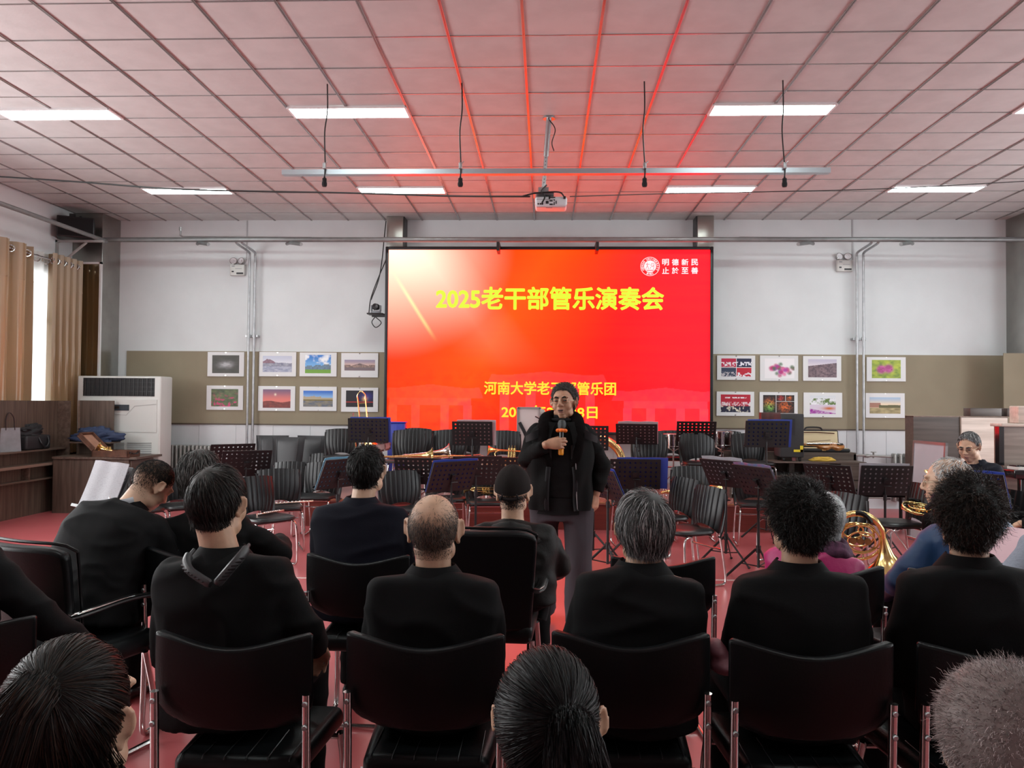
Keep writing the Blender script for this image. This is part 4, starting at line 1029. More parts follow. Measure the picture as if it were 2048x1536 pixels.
STANDS = [
 ('black music stand rising behind the bowing man on the left', 205, 5.0, .96, 142, 24, 0, ('sheet', .0)),
 ('black music stand nearer of the two behind the wavy-haired man', 492, 8.3, .87, 32, 26, 0, None),
 ('black music stand further of the two behind the wavy-haired man', 462, 8.95, .90, 40, 26, 0, None),
 ('black music stand in front of the upright trombone', 737, 9.95, 1.165, 1, 10, STZ, ('blue', .03)),
 ('black music stand on the stage left of the speaking man', 945, 9.95, 1.14, -2, 14, STZ, ('sheet', .05)),
 ('black music stand turned sideways left of the navy-suited man', 676, 7.5, .85, 62, 24, 0, ('cyan', .0)),
 ('black music stand behind the gap between the navy-suited man and the bald man', 838, 8.45, .80, -2, 22, 0, None),
 ('black music stand, sideways one of the pair behind the bald man', 903, 7.4, .845, 42, 24, 0, ('blue', .0)),
 ('black music stand, straighter one of the pair behind the bald man', 952, 8.05, .845, 18, 18, 0, None),
 ('black music stand behind the man in the cap', 1030, 8.7, .79, 2, 14, 0, None),
 ('black music stand half hidden behind the right shoulder of the speaking man', 1176, 9.95, 1.10, 0, 10, STZ, None),
 ('black music stand with flat tilted desk beside the speaking man', 1273, 9.95, 1.15, -8, 34, STZ, ('sheet', .02)),
 ('black music stand on the stage before the left silver drum', 1392, 10.5, 1.17, -6, 30, STZ, None),
 ('black music stand with blue dots before the grey speaker box', 1533, 9.3, 1.19, 2, 10, 0, ('blue', .03)),
 ('black music stand at hip height right of the speaking man', 1270, 8.1, .825, -1, 12, 0, ('blue', .07)),
 ('black music stand nearest the hanging hand of the speaking man', 1216, 7.25, .80, -66, 26, 0, ('blue', .0)),
 ('black music stand whose foot shows beside the hanging hand of the speaking man', 1187, 7.9, .80, -35, 20, 0, None),
 ('black music stand right of the two red-lit chairs, desk turned sideways', 1452, 7.85, .86, -52, 30, 0, ('sheet', .0)),
 ('black music stand left of the head of the gloved woman', 1517, 7.2, .85, -64, 28, 0, ('pict', .0)),
 ('black music stand turned sideways behind the red-lit horn chair', 1660, 8.3, .79, -46, 24, 0, None),
 ('black music stand with broad dotted desk beside the man in blue', 1770, 8.1, .79, 0, 14, 0, ('sheet', -.015)),
 ('black music stand behind the bald man in the blue jacket', 1948, 6.6, .86, -50, 25, 0, ('blue', .0)),
]
for q in STANDS: stand(*q)
# ------------------------------------------------------------------ wooden desk units along the left wall (facing +x)
DX = at(128, 920, Y=10.9).x
def desk_unit(label, y0, y1, x0, x1, ztop, zback, far=True, cub=True):
    # x0 wall side, x1 front; back panel with cubbies, worktop, shelf below
    o = thing('wooden_desk', label, 'desk', ((x0+x1)/2, (y0+y1)/2, 0)); cx, cy = (x0+x1)/2, (y0+y1)/2
    def B(mb, lo, hi): mb.box((lo[0]-cx, lo[1]-cy, lo[2]), (hi[0]-cx, hi[1]-cy, hi[2]))
    b = MB(); B(b, (x0,y0,ztop-.035), (x1,y1,ztop)); b.build('worktop', walnut_x, o, smooth=False)
    b = MB(); B(b, (x0,y0,0), (x1-.02,y0+.025,ztop-.035)); b.build('side_panel', walnut, o, smooth=False); b = MB(); B(b, (x0,y1-.025,0), (x1-.02,y1,ztop-.035)); b.build('side_panel', walnut, o, smooth=False)
    b = MB(); B(b, (x1-.021,y0,0), (x1-.018,y0+.025,ztop)); B(b, (x1-.001,y0,ztop-.035), (x1+.001,y1,ztop)); b.build('edge_band', edge_wood, o, smooth=False)
    b = MB(); B(b, (x0+.0,y0,ztop), (x0+.02,y1,zback)); b.build('back_panel', walnut, o, smooth=False)
    if cub:
        b = MB(); B(b, (x0+.02,y0,ztop+.16), (x1-.05,y1,ztop+.18)); B(b, (x0+.02,y0,ztop), (x1-.08,y0+.02,ztop+.16)); B(b, (x0+.02,(y0+y1)/2-.01,ztop), (x1-.18,(y0+y1)/2+.01,ztop+.16)); B(b, (x0+.02,y1-.02,ztop), (x1-.18,y1,ztop+.16)); B(b, (x0+.02,y1-.02,ztop), (x0+(.2 if far else .04),y1,zback)); b.build('hutch_shelf', walnut_x, o, smooth=False)
        b = MB(); B(b, (x0+.05,y0+.025,ztop-.22), (x1-.03,y1-.025,ztop-.20)); B(b, (x0+.05,(y0+y1)/2-.01,ztop-.2), (x1-.03,(y0+y1)/2+.01,ztop-.035)); b.build('under_shelf', walnut_x, o, smooth=False)
        b = MB(); B(b, (x0+.05,y0+.025,0), (x0+.07,y1-.025,ztop-.036)); b.build('modesty_panel', walnut, o, smooth=False)
    return o
sp_ = at(60, 900, X=DX-.12); zt1 = sp_.z-.18
zbk = at(60, 801, Y=10.6).z
desk_unit('dark wooden desk with cubby shelf under the beige curtains, further unit on the left', 9.35, 11.05, XL+.25, DX, zt1, zbk)
desk_unit('dark wooden desk at the left edge, nearer unit of the row under the curtains', 7.6, 9.33, XL+.25, DX, zt1, zbk, far=False)
# drawer unit that stands out in front of the air conditioner
xa, xb = DX+.02, at(296, 915, Y=10.9).x
o = thing('drawer_cabinet', 'dark wooden drawer unit with raised panel in front of the air conditioner', 'cabinet', ((xa+xb)/2, 10.95, 0)); hw = (xb-xa)/2
zt2 = at(200, 914, Y=10.6).z
b = MB(); b.box((-hw,-.33,0), (hw-.12,.33,zt2-.03)); b.build('body', walnut, o, smooth=False)
b = MB(); b.box((-hw,-.36,zt2-.03), (hw,.36,zt2)); b.build('worktop', walnut_x, o, smooth=False)
for i in range(3):
    z1 = zt2-.05-i*.15; b = MB(); b.box((hw-.12,-.30,z1-.14), (hw-.095,.30,z1)); d = b.build('drawer', walnut_x, o, smooth=False)
    b = MB(); b.box((hw-.097,-.30,z1-.003), (hw-.092,.30,z1)); b.build('edge_band', edge_wood, d, smooth=False)
b = MB(); zpb = at(180, 801, Y=11.2).z; xe = at(225, 850, Y=11.2).x-(xa+xb)/2
b.box((-hw,.27,zt2), (xe,.295,zpb)); b.build('raised_panel', walnut, o, smooth=False)
b = MB(); x_ = at(157, 820, Y=11.2).x-(xa+xb)/2; b.box((x_-.008,.262,zt2+.35), (x_+.008,.27,zpb)); b.box((-hw-.02,.26,zt2), (-hw,.30,zpb)); b.build('edge_strip', edge_wood, o, smooth=False)
b = MB(); b.box((-hw,.0,zt2+.16), (xe*.0+.02,.27,zt2+.18)); b.build('shelf', walnut_x, o, smooth=False)
CAB = ((xa+xb)/2, 10.95, zt2)
# things lying on the left desks
def soft_blob(name, m_, c, size, seed, rough=.25, parent=None, flat=True):
    b = MB(); b.ell((0,0,0), (1,1,1), 44, 26); rs = seed
    vs = []
    for v in b.v:
        p = Vector(v); k = 1+rough*(mnoise.noise(p*1.6+Vector((rs,0,0)))+.6*mnoise.noise(p*3.4+Vector((0,rs,0)))+.3*mnoise.noise(p*8+Vector((0,0,rs))))
        q = Vector((p.x*size[0]*k, p.y*size[1]*k, p.z*size[2]*k))
        q.z = max(q.z, -size[2]*.55); vs.append(q)
    b.v = [tuple(v) for v in vs]; return b.build(name, m_, parent, loc=(c[0], c[1], c[2]+size[2]*.55), angle=80)
zs_ = zt1+.18
p = at(15, 868, Y=9.95)
o = thing('paper_bag', 'grey paper carrier bag with black handles at the left edge', 'bag', (DX-.20, at(14, 868, X=DX-.2).y, zs_), R(70))
b = MB(); h_ = .30
b.loft([[Vector((sx*(.14-.01*k), sy*(.075-.015*k), h_*k)) for sx, sy in ((-1,-1),(1,-1),(1,1),(-1,1))] for k in (0,.5,1)], caps=False); b.add([(-.14,-.075,0),(.14,-.075,0),(.14,.075,0),(-.14,.075,0)], [(3,2,1,0)]); b.build('bag_body', mat('grey kraft paper', (.20,.21,.225), .6, var=.1, vscale=9), o, smooth=False)
for sy in (-1, 1): b = MB(); b.tube(bez([(-.06,sy*.06,h_-.03),(-.05,sy*.05,h_+.12),(0,sy*.04,h_+.19),(.05,sy*.05,h_+.12),(.06,sy*.06,h_-.03)]), .007, 6); b.build('handle', black_plastic, o)
o = thing('instrument_bag', 'black soft instrument bag with a loop handle on the left desk shelf', 'bag', (DX-.20, at(62, 880, X=DX-.2).y, zs_))
b = MB(); b.rbox((-.12,-.27,0), (.12,.25,.19), .03); b.build('case_body', mat('black nylon', (.012,.012,.014), .6, bump=.1, bscale=90), o)
b = MB(); b.tube(bez([(.115,-.02,.16),(.145,0,.08),(.15,.08,.03),(.145,.15,.09),(.115,.17,.17)]), .011, 6); b.build('handle', black_plastic, o)
tag(soft_blob('folded_coat', mat('black cloth', (.013,.014,.016), .8, bump=.1, bscale=40), (DX-.20, at(58, 850, X=DX-.2).y, zs_+.19), (.10,.24,.09), 3.3, .5), 'black folded coat on top of the black instrument bag', 'coat')
tag(soft_blob('folded_jacket', mat('navy blue cloth', (.02,.035,.085), .7, bump=.1, bscale=30), (CAB[0]-.24, 11.08, zt2+.18), (.33,.13,.12), 8.1, .55), 'navy blue jacket heaped on the wooden cabinet behind the brown case', 'jacket')
# open brown instrument case with a brass instrument inside
lea = mat('worn brown leather', (.075,.033,.020), .45, col2=(.14,.06,.035), vscale=14, bump=.1, bscale=50)
lining = mat('tan case lining', (.36,.19,.125), .8, var=.12, vscale=9)
o = thing('instrument_case', 'open worn brown leather case with tan lining on the wooden cabinet', 'case', (at(232, 910, Y=10.72).x, 10.72, zt2), R(-6))
b = MB(); b.rbox((-.26,-.14,0), (.26,.14,.012), .004); b.box((-.26,-.14,.01), (.26,-.125,.085)); b.box((-.26,.125,.01), (.26,.14,.085)); b.box((-.26,-.14,.01), (-.245,.14,.085)); b.box((.245,-.14,.01), (.26,.14,.085)); b.build('base_shell', lea, o, smooth=False)
b = MB(); b.box((-.245,-.125,.012), (.245,.125,.03)); b.build('lining', lining, o, smooth=False)
M = Matrix.Translation((-.25,0,.085)) @ Matrix.Rotation(R(-48), 4, 'Y')
b = MB(); b.rbox((-.02,-.14,-.0), (.0,.14,.30), .006, M=M); b.box((0,-.14,0), (.05,-.125,.30), M=M); b.box((0,.125,0), (.05,.14,.30), M=M); b.box((0,-.14,.285), (.05,.14,.30), M=M); lid = b.build('lid', lea, o, smooth=False)
b = MB(); b.box((.001,-.125,.005), (.012,.125,.285), M=M); b.build('lid_lining', lining, lid, smooth=False)
b = MB(); b.tube(bez([(.262,-.05,.05),(.29,-.04,.045),(.29,.04,.045),(.262,.05,.05)]), .008, 6); b.cbox((.262,.09,.06), (.012,.03,.025)); b.cbox((.262,-.09,.06), (.012,.03,.025)); b.build('handle', black_plastic, o)
o = thing('brass_horn', 'small brass horn lying in the open brown case', 'horn', (at(207, 895, Y=10.72).x, 10.70, zt2+.05), R(20))
b = MB(); b.lathe([(.012,-.1),(.014,-.05),(.02,0),(.035,.04),(.06,.06)], Matrix.Translation((0,0,.07)) @ Matrix.Rotation(R(-60),4,'Y'), 18); b.build('bell', brass, o)
b = MB(); b.tube(bez([(-.06,.0,.03),(0,.04,.06),(.08,.03,.05),(.12,-.02,.03),(.06,-.05,.04),(-.02,-.03,.06),(-.05,.02,.08)]), .010, 8); b.build('tubing', brass, o)
for k in range(3): b = MB(); b.cyl((.03+.03*k,0,.02), (.03+.03*k,0,.08), .013, n=10); b.build('valve', brass, o)
# ------------------------------------------------------------------ right side: desk, flight case, violin
YD = 10.75
x0, x1 = at(1448, 920, Y=YD).x, at(1714, 920, Y=YD).x
zt3 = at(1640, 905, Y=YD).z
o = thing('wooden_desk', 'long dark wooden desk on the right under the violin case', 'desk', ((x0+x1)/2, YD+.03, 0)); hw = (x1-x0)/2
w2 = wood('grey brown laminate', (.085,.063,.052), (.135,.105,.088), 'x')
b = MB(); b.box((-hw,-.35,zt3-.12), (hw,.35,zt3-.10)); b.box((-hw,.0,zt3-.02), (hw,.35,zt3)); b.build('worktop', w2, o, smooth=False)
b = MB(); b.box((-hw,-.35,0), (-hw+.03,.35,zt3-.1)); b.build('side_panel', w2, o, smooth=False); b = MB(); b.box((hw-.32,-.35,0), (hw,.35,zt3-.12)); b.box((hw-.03,.0,zt3-.12), (hw,.35,zt3-.02)); b.build('drawer_body', w2, o, smooth=False); b = MB(); b.box((-hw,0,zt3-.1), (hw,.02,zt3-.02)); b.build('raised_front', w2, o, smooth=False)
b = MB(); b.box((-hw+.03,-.32,zt3-.30), (hw-.32,.3,zt3-.28)); b.box((-.35,-.32,zt3-.28), (-.33,.3,zt3-.12)); b.box((.38,-.32,zt3-.28), (.40,.3,zt3-.12)); b.build('shelf', w2, o, smooth=False)
b = MB(); b.box((-hw+.03,.28,0), (hw-.3,.30,zt3-.12)); b.build('back_panel', walnut, o, smooth=False)
for i in range(3): b = MB(); z = zt3-.14-i*.19; b.box((hw-.31,-.372,z-.18), (hw-.01,-.35,z)); b.build('drawer', w2, o, smooth=False)
ZD = zt3-.10
# grey speaker box on castors and its dark red neighbour
p = at(1567, 905, Y=YD+.1)
o = thing('speaker_box', 'tall grey speaker box on castors with a yellow corner, standing on the desk', 'speaker box', (p.x, YD-.15, ZD))
h_ = at(1567, 827, Y=YD).z-ZD; wv = 44*YD/F/2
b = MB(); b.rbox((-wv,-.14,.05), (wv,.18,h_), .015); b.build('cabinet', mat('dark grey carpet covering', (.035,.036,.038), .85, bump=.1, bscale=150), o)
for x in (-wv*.7, wv*.7):
    for y in (-.1,.14): b = MB(); b.lathe([(.008,-.012),(.026,-.012),(.026,.012),(.008,.012)], Matrix.Translation((x,y,.026)) @ Matrix.Rotation(R(90),4,'Y'), 12); b.box((x-.016,y-.02,.03), (x+.016,y+.02,.055)); b.build('castor', rubber, o)
b = MB(); b.box((wv*.1,-.148,.12), (wv*.9,-.14,.15)); b.box((wv*.65,-.148,.12), (wv*.9,-.14,.20)); b.build('corner_tape', mat('yellow tape', (.75,.62,.03), .5), o, smooth=False)
b = MB(); b.box((-wv*.8,-.146,h_*.55), (wv*.2,-.14,h_*.9)); b.build('control_panel', black_plastic, o, smooth=False)
p = at(1545, 905, Y=YD)
o = thing('cajon_box', 'dark red wooden box behind the blue-dotted music stand', 'box', (at(1540, 880, Y=YD+.3).x, YD+.28, zt3)); h2 = at(1540, 825, Y=YD+.2).z-zt3
b = MB(); b.rbox((-.14,-.06,0), (.12,.06,h2), .01); b.build('box_body', wood('dark red wood', (.055,.012,.012), (.08,.02,.018), 'z'), o)
b = MB(); b.lathe([(.02,-.001),(.035,0),(.035,.004)], Matrix.Translation((-.01,-.061,h2*.35)) @ Matrix.Rotation(R(90),4,'X'), 14); b.build('sound_hole', black_plastic, o)
# violin case with open lid, violin and bow
p = at(1650, 905, Y=YD); VX = p.x; vz = zt3
o = thing('violin_case', 'open black violin case with cream lining on the right desk', 'case', (VX, YD+.17, vz))
ln = 104*YD/F; cream = mat('cream plush lining', (.62,.52,.33), .85, bump=.1, bscale=120); blk = mat('black canvas', (.012,.012,.013), .7)
b = MB(); b.rbox((-ln/2,-.13,0), (ln/2,.13,.05), .02); b.build('base_shell', blk, o)
b = MB(); b.rbox((-ln/2+.02,-.11,.045), (ln/2-.02,.11,.054), .004); b.build('lining', cream, o)
hl = 36*YD/F
M = Matrix.Translation((-.03,.13,.05)) @ Matrix.Rotation(R(-10), 4, 'X')
b = MB(); b.rbox((-ln*.47,-.0,0), (ln*.47,.05,hl), .022, M=M); lid = b.build('lid', blk, o)
b = MB(); b.rbox((-ln*.44,-.012,.02), (ln*.44,.0,hl-.02), .006, M=M); b.build('lid_lining', cream, lid)
b = MB(); b.tube(bez([M @ Vector(q) for q in ((-ln*.38,-.018,hl*.82),(0,-.02,hl*.85),(ln*.38,-.018,hl*.80))]), .006, 6); b.tube([M @ Vector(q) for q in ((-ln*.15,-.013,hl*.3),(ln*.3,-.013,hl*.42))], .003, 4); b.build('bow_holder', mat('dark bow wood', (.09,.03,.015), .4), lid)
b = MB(); b.tube(bez([M @ Vector(q) for q in ((-.12,.03,hl),(-.08,.03,hl+.035),(.08,.03,hl+.035),(.12,.03,hl))]), .011, 6); b.build('handle', blk, lid)
b = MB(); b.cbox((.0,-.132,.035), (.05,.008,.03)); b.build('latch', brass, o)
o = thing('violin', 'golden brown violin lying in the open case', 'violin', (VX-.02, YD+.09, vz+.06), R(3))
varnish = mat('orange brown violin varnish', (.33,.12,.03), .2, coat=.4, col2=(.42,.18,.05), vscale=18)
b = MB(); outline = []
for k in range(40):
    a = 2*PI*k/40; x = .18*math.cos(a); wv = (.085 if x > 0 else .075)*abs(math.sin(a))**.75*(1-.42*math.exp(-((x-.0)/.045)**2)); outline.append((x+.12, math.copysign(wv, math.sin(a))))
Mv = Matrix.Rotation(R(28), 4, 'X')
b.loft([[Mv @ Vector((x, y, z)) for x, y in outline] for z in (0,.035)]); b.loft([[Mv @ Vector((.12+(x-.12)*k, y*k, .035+h)) for x, y in outline] for k, h in ((1,0),(.8,.008),(.4,.012))]); b.build('body', varnish, o, angle=50)
b = MB(); b.tube([Mv @ Vector((-.05,0,.03)), Mv @ Vector((-.20,0,.045))], [.014,.011], 8); b.ell(Mv @ Vector((-.225,0,.045)), (.022,.012,.016), 10, 8); b.build('neck', varnish, o)
b = MB(); b.box((-.2,-.012,.052), (.1,.012,.058), M=Mv); b.box((.2,-.015,.05), (.28,.015,.058), M=Mv); b.build('fingerboard', black_plastic, o)
b = MB()
for q in (-.006,-.002,.002,.006): b.tube([Mv @ Vector((-.2,q,.062)), Mv @ Vector((.13,q,.068)), Mv @ Vector((.24,q,.06))], .0008, 4)
b.box((.125,-.018,.045), (.13,.018,.068), M=Mv); b.build('strings', silver, o)
red_c = mat('red cloth', (.45,.02,.04), .7)
tag(soft_blob('red_cloth', red_c, (at(1592, 890, Y=YD).x, YD+.2, zt3), (.05,.06,.13), 5.5), 'bright red cloth bundled left of the violin case', 'cloth')
p = at(1645, 910, Y=YD-.2); o = soft_blob('yellow_cloth', mat('yellow cloth', (.62,.40,.06), .75, bump=.15, bscale=60), (p.x+.0, YD-.2, ZD), (.15,.05,.038), 2.2); tag(o, 'yellow rolled cloth on the desk in front of the violin case', 'cloth')
p = at(1588, 905, Y=YD-.2); o = thing('plastic_cup', 'small clear pink cup on the right desk', 'cup', (p.x, YD-.2, ZD)); b = MB(); b.lathe([(.0,.002),(.026,.002),(.034,.09),(.032,.09),(.025,.006)], None, 14); b.build('cup_body', mat('pink clear plastic', (.75,.35,.35), .15, trans=.6), o)
p = at(1593, 935, Y=YD); o = thing('white_box', 'small pale box in the open shelf of the right desk', 'box', (p.x, YD+.25, zt3-.28)); b = MB(); b.rbox((-.035,-.05,0), (.035,.05,.12), .004); b.build('carton', offwhite, o)
# ------------------------------------------------------------------ leaning framed board
pa, pb = at(1818, 880, Y=9.5), at(1883, 893, Y=8.85)
h_ = pa.z
o = thing('whiteboard', 'grey white framed board leaning on edge beside the wooden cabinet', 'board', ((pa.x+pb.x)/2, (pa.y+pb.y)/2, 0))
L_ = Vector((pb.x-pa.x, pb.y-pa.y, 0)); ang = math.atan2(L_.y, L_.x); o.rotation_euler.z = ang; hl = L_.length/2
tilt = Matrix.Rotation(R(-3), 4, 'X')
b = MB(); b.box((-hl+.03,-.006,.04), (hl-.03,.006,h_-.03), M=tilt); b.build('board_surface', mat('glossy grey white board', (.46,.49,.53), .25, var=.06, vscale=2), o, smooth=False)
b = MB()
for lo, hi in (((-hl,-.014,.0),(-hl+.03,.014,h_)),((hl-.03,-.014,.0),(hl,.014,h_)),((-hl,-.014,h_-.03),(hl,.014,h_)),((-hl,-.014,.0),(hl,.014,.03))): b.box(lo, hi, M=tilt)
b.build('frame', alum, o, smooth=False)
# ------------------------------------------------------------------ wooden cabinets at the right
wd = wood('dark streaked brown veneer', (.060,.046,.040), (.095,.074,.064), 'x', .35); wl = wood('light streaked brown veneer', (.50,.41,.35), (.66,.56,.49), 'x', .3)
x0, x1, x2 = at(1827, 880, Y=9.6).x, at(1921, 880, Y=9.6).x, at(2016, 880, Y=9.6).x
zc1 = at(1870, 833, Y=9.6).z
o = thing('wooden_cabinet', 'tall brown cabinet with dark left and pale right panel behind the seated pianist', 'cabinet', ((x0+x2)/2, 9.9, 0)); c = (x0+x2)/2
b = MB(); b.box((x0-c,-.3,0), (x2-c,-.08,zc1)); b.build('body', wd, o, smooth=False)
b = MB(); b.box((x1-c,-.312,.35), (x2-c-.01,-.3,zc1-.01)); b.build('door', wl, o, smooth=False)
b = MB(); b.box((x1-c-.008,-.314,.35), (x1-c+.004,-.3,zc1)); b.box((x0-c,-.304,zc1-.006), (x2-c,-.08,zc1+.006)); b.build('edge_strip', edge_wood, o, smooth=False)
b = MB(); b.lathe([(.0,.004),(.02,.004),(.022,0)], Matrix.Translation((at(1892,899,Y=9.6).x-c,-.301,at(1892,899,Y=9.6).z)) @ Matrix.Rotation(R(90),4,'X'), 14); b.build('lock', black_plastic, o)
for nm, lab, pa_, pb_, m_ in (('storage_box', 'dark brown veneered box on the tall cabinet, left one', 1930, 1992, wd), ('storage_box', 'narrow dark brown box on the tall cabinet, right one', 2003, 2019, wd)):
    xa_, xb_ = at(pa_, 826, Y=9.75).x, at(pb_, 826, Y=9.75).x; h_ = at(1960, 816, Y=9.75).z-zc1-.006
    b = MB(); b.rbox((-(xb_-xa_)/2,-.08,0), ((xb_-xa_)/2,.08,h_), .006); q = b.build(nm, m_, None, loc=((xa_+xb_)/2, 9.71, zc1+.006)); tag(q, lab, 'box', 'boxes on the tall cabinet')
xa_, xb_ = at(2020, 832, Y=9.3).x, at(2090, 832, Y=9.3).x; z0 = at(2040, 846, Y=9.3).z; z1 = at(2040, 817, Y=9.3).z
# upright piano at the right edge
YP = 7.55
xa, xz = at(2006, 900, Y=YP), at(2012, 850, Y=YP).z
o = thing('upright_piano', 'brown upright piano with black key bed at the right edge', 'piano', (xa.x+.68, YP+.25, 0))
b = MB(); b.box((-.57,-.05,0), (.75,.10,xz-.02)); b.build('case', wood('walnut piano veneer', (.17,.12,.095), (.26,.20,.165), 'x', .3), o, smooth=False)
b = MB(); b.rbox((-.60,-.09,xz-.02), (.78,.12,xz+.01), .008); b.build('lid', wl, o)
kz = at(2010, 935, Y=YP-.1).z
b = MB(); b.rbox((-.64,-.36,kz-.10), (.75,-.05,kz-.02), .012); b.build('key_bed', mat('black piano lacquer', (.008,.008,.009), .12, coat=.5), o)
b = MB(); b.box((-.60,-.35,kz-.02), (.75,-.17,kz)); b.build('white_keys', offwhite, o, smooth=False)
b = MB()
for k in range(34):
    if k % 7 in (2, 6): continue
    b.box((-.575+.0235*k,-.27,kz), (-.562+.0235*k,-.16,kz+.012))
b.build('black_keys', black_plastic, o, smooth=False)
for x in (-.56,.68): b = MB(); b.rbox((x,-.32,.04), (x+.07,-.25,kz-.1), .01); b.rbox((x-.01,-.36,0), (x+.08,.1,.05), .01); b.build('leg', mat('black piano lacquer', (0,0,0)), o)
b = MB(); b.box((-.615,-.07,kz), (-.57,.0,xz-.02)); b.build('arm', mat('black piano lacquer', (0,0,0)), o)
b = MB(); b.rbox((-.05,-.08,0),(.3,.08,z1-z0),.01); q = b.build('storage_box', wl, None, loc=(at(2024,830,Y=YP+.3).x+.05, YP+.27, xz+.012)); tag(q, 'pale streaked box on top of the upright piano', 'box')
# black bench behind the broad dotted stand
o = thing('piano_bench', 'black bench with slim legs behind the broad dotted music stand', 'bench', (xat(1765, 10.1, .45), 10.1, 0)); hw = 52*10.1/F
b = MB(); b.rbox((-hw,-.17,.42), (hw,.17,.49), .02); b.build('seat', leather, o)
for x in (-hw+.05, hw-.05):
    for y in (-.13,.13): b = MB(); b.cyl((x,y,.43), (x,y,0), .022, n=8); b.build('leg', black_metal, o)
# ------------------------------------------------------------------ instruments
BELL = [(.008,0),(.0085,.10),(.0105,.22),(.015,.34),(.024,.44),(.042,.52),(.075,.575),(.108,.60),(.110,.603)]
def frame(p, d, up=(0,0,1)):
    z = Vector(d).normalized(); x = Vector(up).cross(z)
    if x.length < 1e-3: x = Vector((1,0,0)).cross(z)
    x.normalize(); y = z.cross(x); M = Matrix((x, y, z)).transposed().to_4x4(); M.translation = Vector(p); return M
def trombone(label, p, d, up, m_=brass, k=1.0):
    # p: bell end of the instrument, d: direction the bell points
    o = thing('trombone', label, 'trombone', p); M = frame((0,0,0), d, up); M3 = M
    T = lambda x, y, z: M3 @ Vector((x*k, y*k, z*k))
    b = MB(); b.lathe([(r*k, (h-.603)*k) for r, h in BELL], M3, 22); b.tube(bez([T(0,0,-.6),T(0,0,-.66),T(.05,0,-.71),T(.10,0,-.66),T(.10,0,-.60)], 5), .0085*k, 8); b.build('bell', m_, o)
    b = MB(); b.tube([T(.10,0,-.62), T(.10,0,-.15)], .008*k, 8); b.tube([T(.05,0,-.5),T(.05,0,-.5)], .004, 4) if 0 else None
    b.tube([T(0,0,-.25),T(.10,0,-.25)], .005*k, 6); b.tube([T(0,0,-.55),T(.10,0,-.55)], .005*k, 6); b.build('brace', m_, o)
    b = MB(); b.tube(bez([T(.10,0,-.30),T(.10,0,.35),T(.10,.0,.42),T(.14,0,.46),T(.18,0,.42),T(.18,0,.35),T(.18,0,-.38)], 4), .0075*k, 8); b.tube([T(.10,0,-.1),T(.18,0,-.1)], .005*k, 6); b.tube([T(.10,0,-.27),T(.18,0,-.27)], .005*k, 6); b.build('slide', silver if m_ is silver else brass, o)
    b = MB(); b.lathe([(.004*k,0),(.006*k,.03*k),(.012*k,.05*k),(.0125*k,.055*k)], frame(T(.18,0,-.38), M3.to_3x3() @ Vector((0,0,-1))), 10); b.build('mouthpiece', silver, o)
    return o
p = at(740, 898, Y=10.5)
trombone('golden trombone standing upright behind the stand before the left print row', (p.x-.02, 10.55, STZ+.62), (.10,.0,-1), (0,1,0))
# its slide points up: a small floor peg carries it
o = thing('instrument_peg', 'black peg stand carrying the upright golden trombone', 'stand', (p.x+.02, 10.55, STZ)); b = MB(); b.cyl((0,0,0), (-.03,0,.62), .012, n=8); b.lathe([(.02,.58),(.05,.605),(.045,.62),(.01,.60)], None, 12); b.build('peg', black_metal, o)
for a in range(3): b = MB(); b.tube([(0,0,.12),(.2*math.cos(a*2.1),.2*math.sin(a*2.1),.01)], .008, 6); b.build('leg', black_metal, o)
p = at(897, 884, Y=10.05); trombone('silver trombone lying on the stage chairs, bell to the right', (p.x, 10.2, STZ+.575), (1,.05,.10), (0,1,.3), silver, .9)
p = at(864, 907, Y=9.95); trombone('golden trombone lying in front of the silver one on the stage', (p.x, 9.98, STZ+.53), (1,.02,.03), (0,.2,1), brass, .88)
# low rack the lying trombones rest on
o = thing('low_table', 'dark low table under the lying trombones on the stage', 'table', (at(850,915,Y=10.15).x, 10.22, STZ)); b = MB(); b.rbox((-.62,-.17,.42), (.55,.16,.45), .008); b.build('tabletop', mat('dark laminate top', (.05,.04,.04), .3), o)
for x in (-.56,.5):
    for y in (-.13,.12): b = MB(); b.cyl((x,y,.42), (x,y,0), .014, n=8); b.build('leg', black_metal, o)
def trumpet(label, p, d, up=(0,0,1), k=1.0, m_=brass, name='trumpet'):
    o = thing(name, label, name.replace('_', ' '), p); M = frame((0,0,0), d, up); T = lambda x, y, z: M @ Vector((x*k, y*k, z*k))
    b = MB(); b.lathe([(r*k, h*k) for r, h in ((.006,-.36),(.0065,-.2),(.009,-.12),(.016,-.06),(.030,-.02),(.058,-.002),(.0605,0))], M, 20); b.tube(bez([T(0,0,-.35),T(0,0,-.40),T(0,-.05,-.43),T(0,-.09,-.40),T(0,-.09,-.30),T(0,-.09,-.18)], 5), .006*k, 8); b.build('bell', m_, o)
    b = MB(); b.tube([T(0,0,-.36)+T(.02,0,0), T(.02,0,-.5)], .0055*k, 8); b.tube(bez([T(.02,0,-.36),T(.02,0,-.12),T(.02,-.045,-.07),T(.02,-.09,-.12),T(.02,-.09,-.24)], 5), .006*k, 8); b.build('leadpipe', m_, o)
    for q in range(3): b = MB(); b.cyl(T(.01,-.13,-.21-.028*q), T(.01,.03,-.21-.028*q), .0115*k, n=10); b.cyl(T(.01,.03,-.21-.028*q), T(.01,.055,-.21-.028*q), .004*k, n=6); b.build('valve', m_, o)
    b = MB(); b.lathe([(.004*k,0),(.006*k,.03*k),(.012*k,.055*k)], frame(T(.02,0,-.5), M.to_3x3() @ Vector((0,0,-1))), 10); b.build('mouthpiece', silver, o)
    return o
p = at(976, 893, Y=10.1); trumpet('golden brass horn with its bell pointing left, beside the speaking man on the stage', (p.x, 10.1, STZ+.60), (-1,-.1,.05), k=1.25)
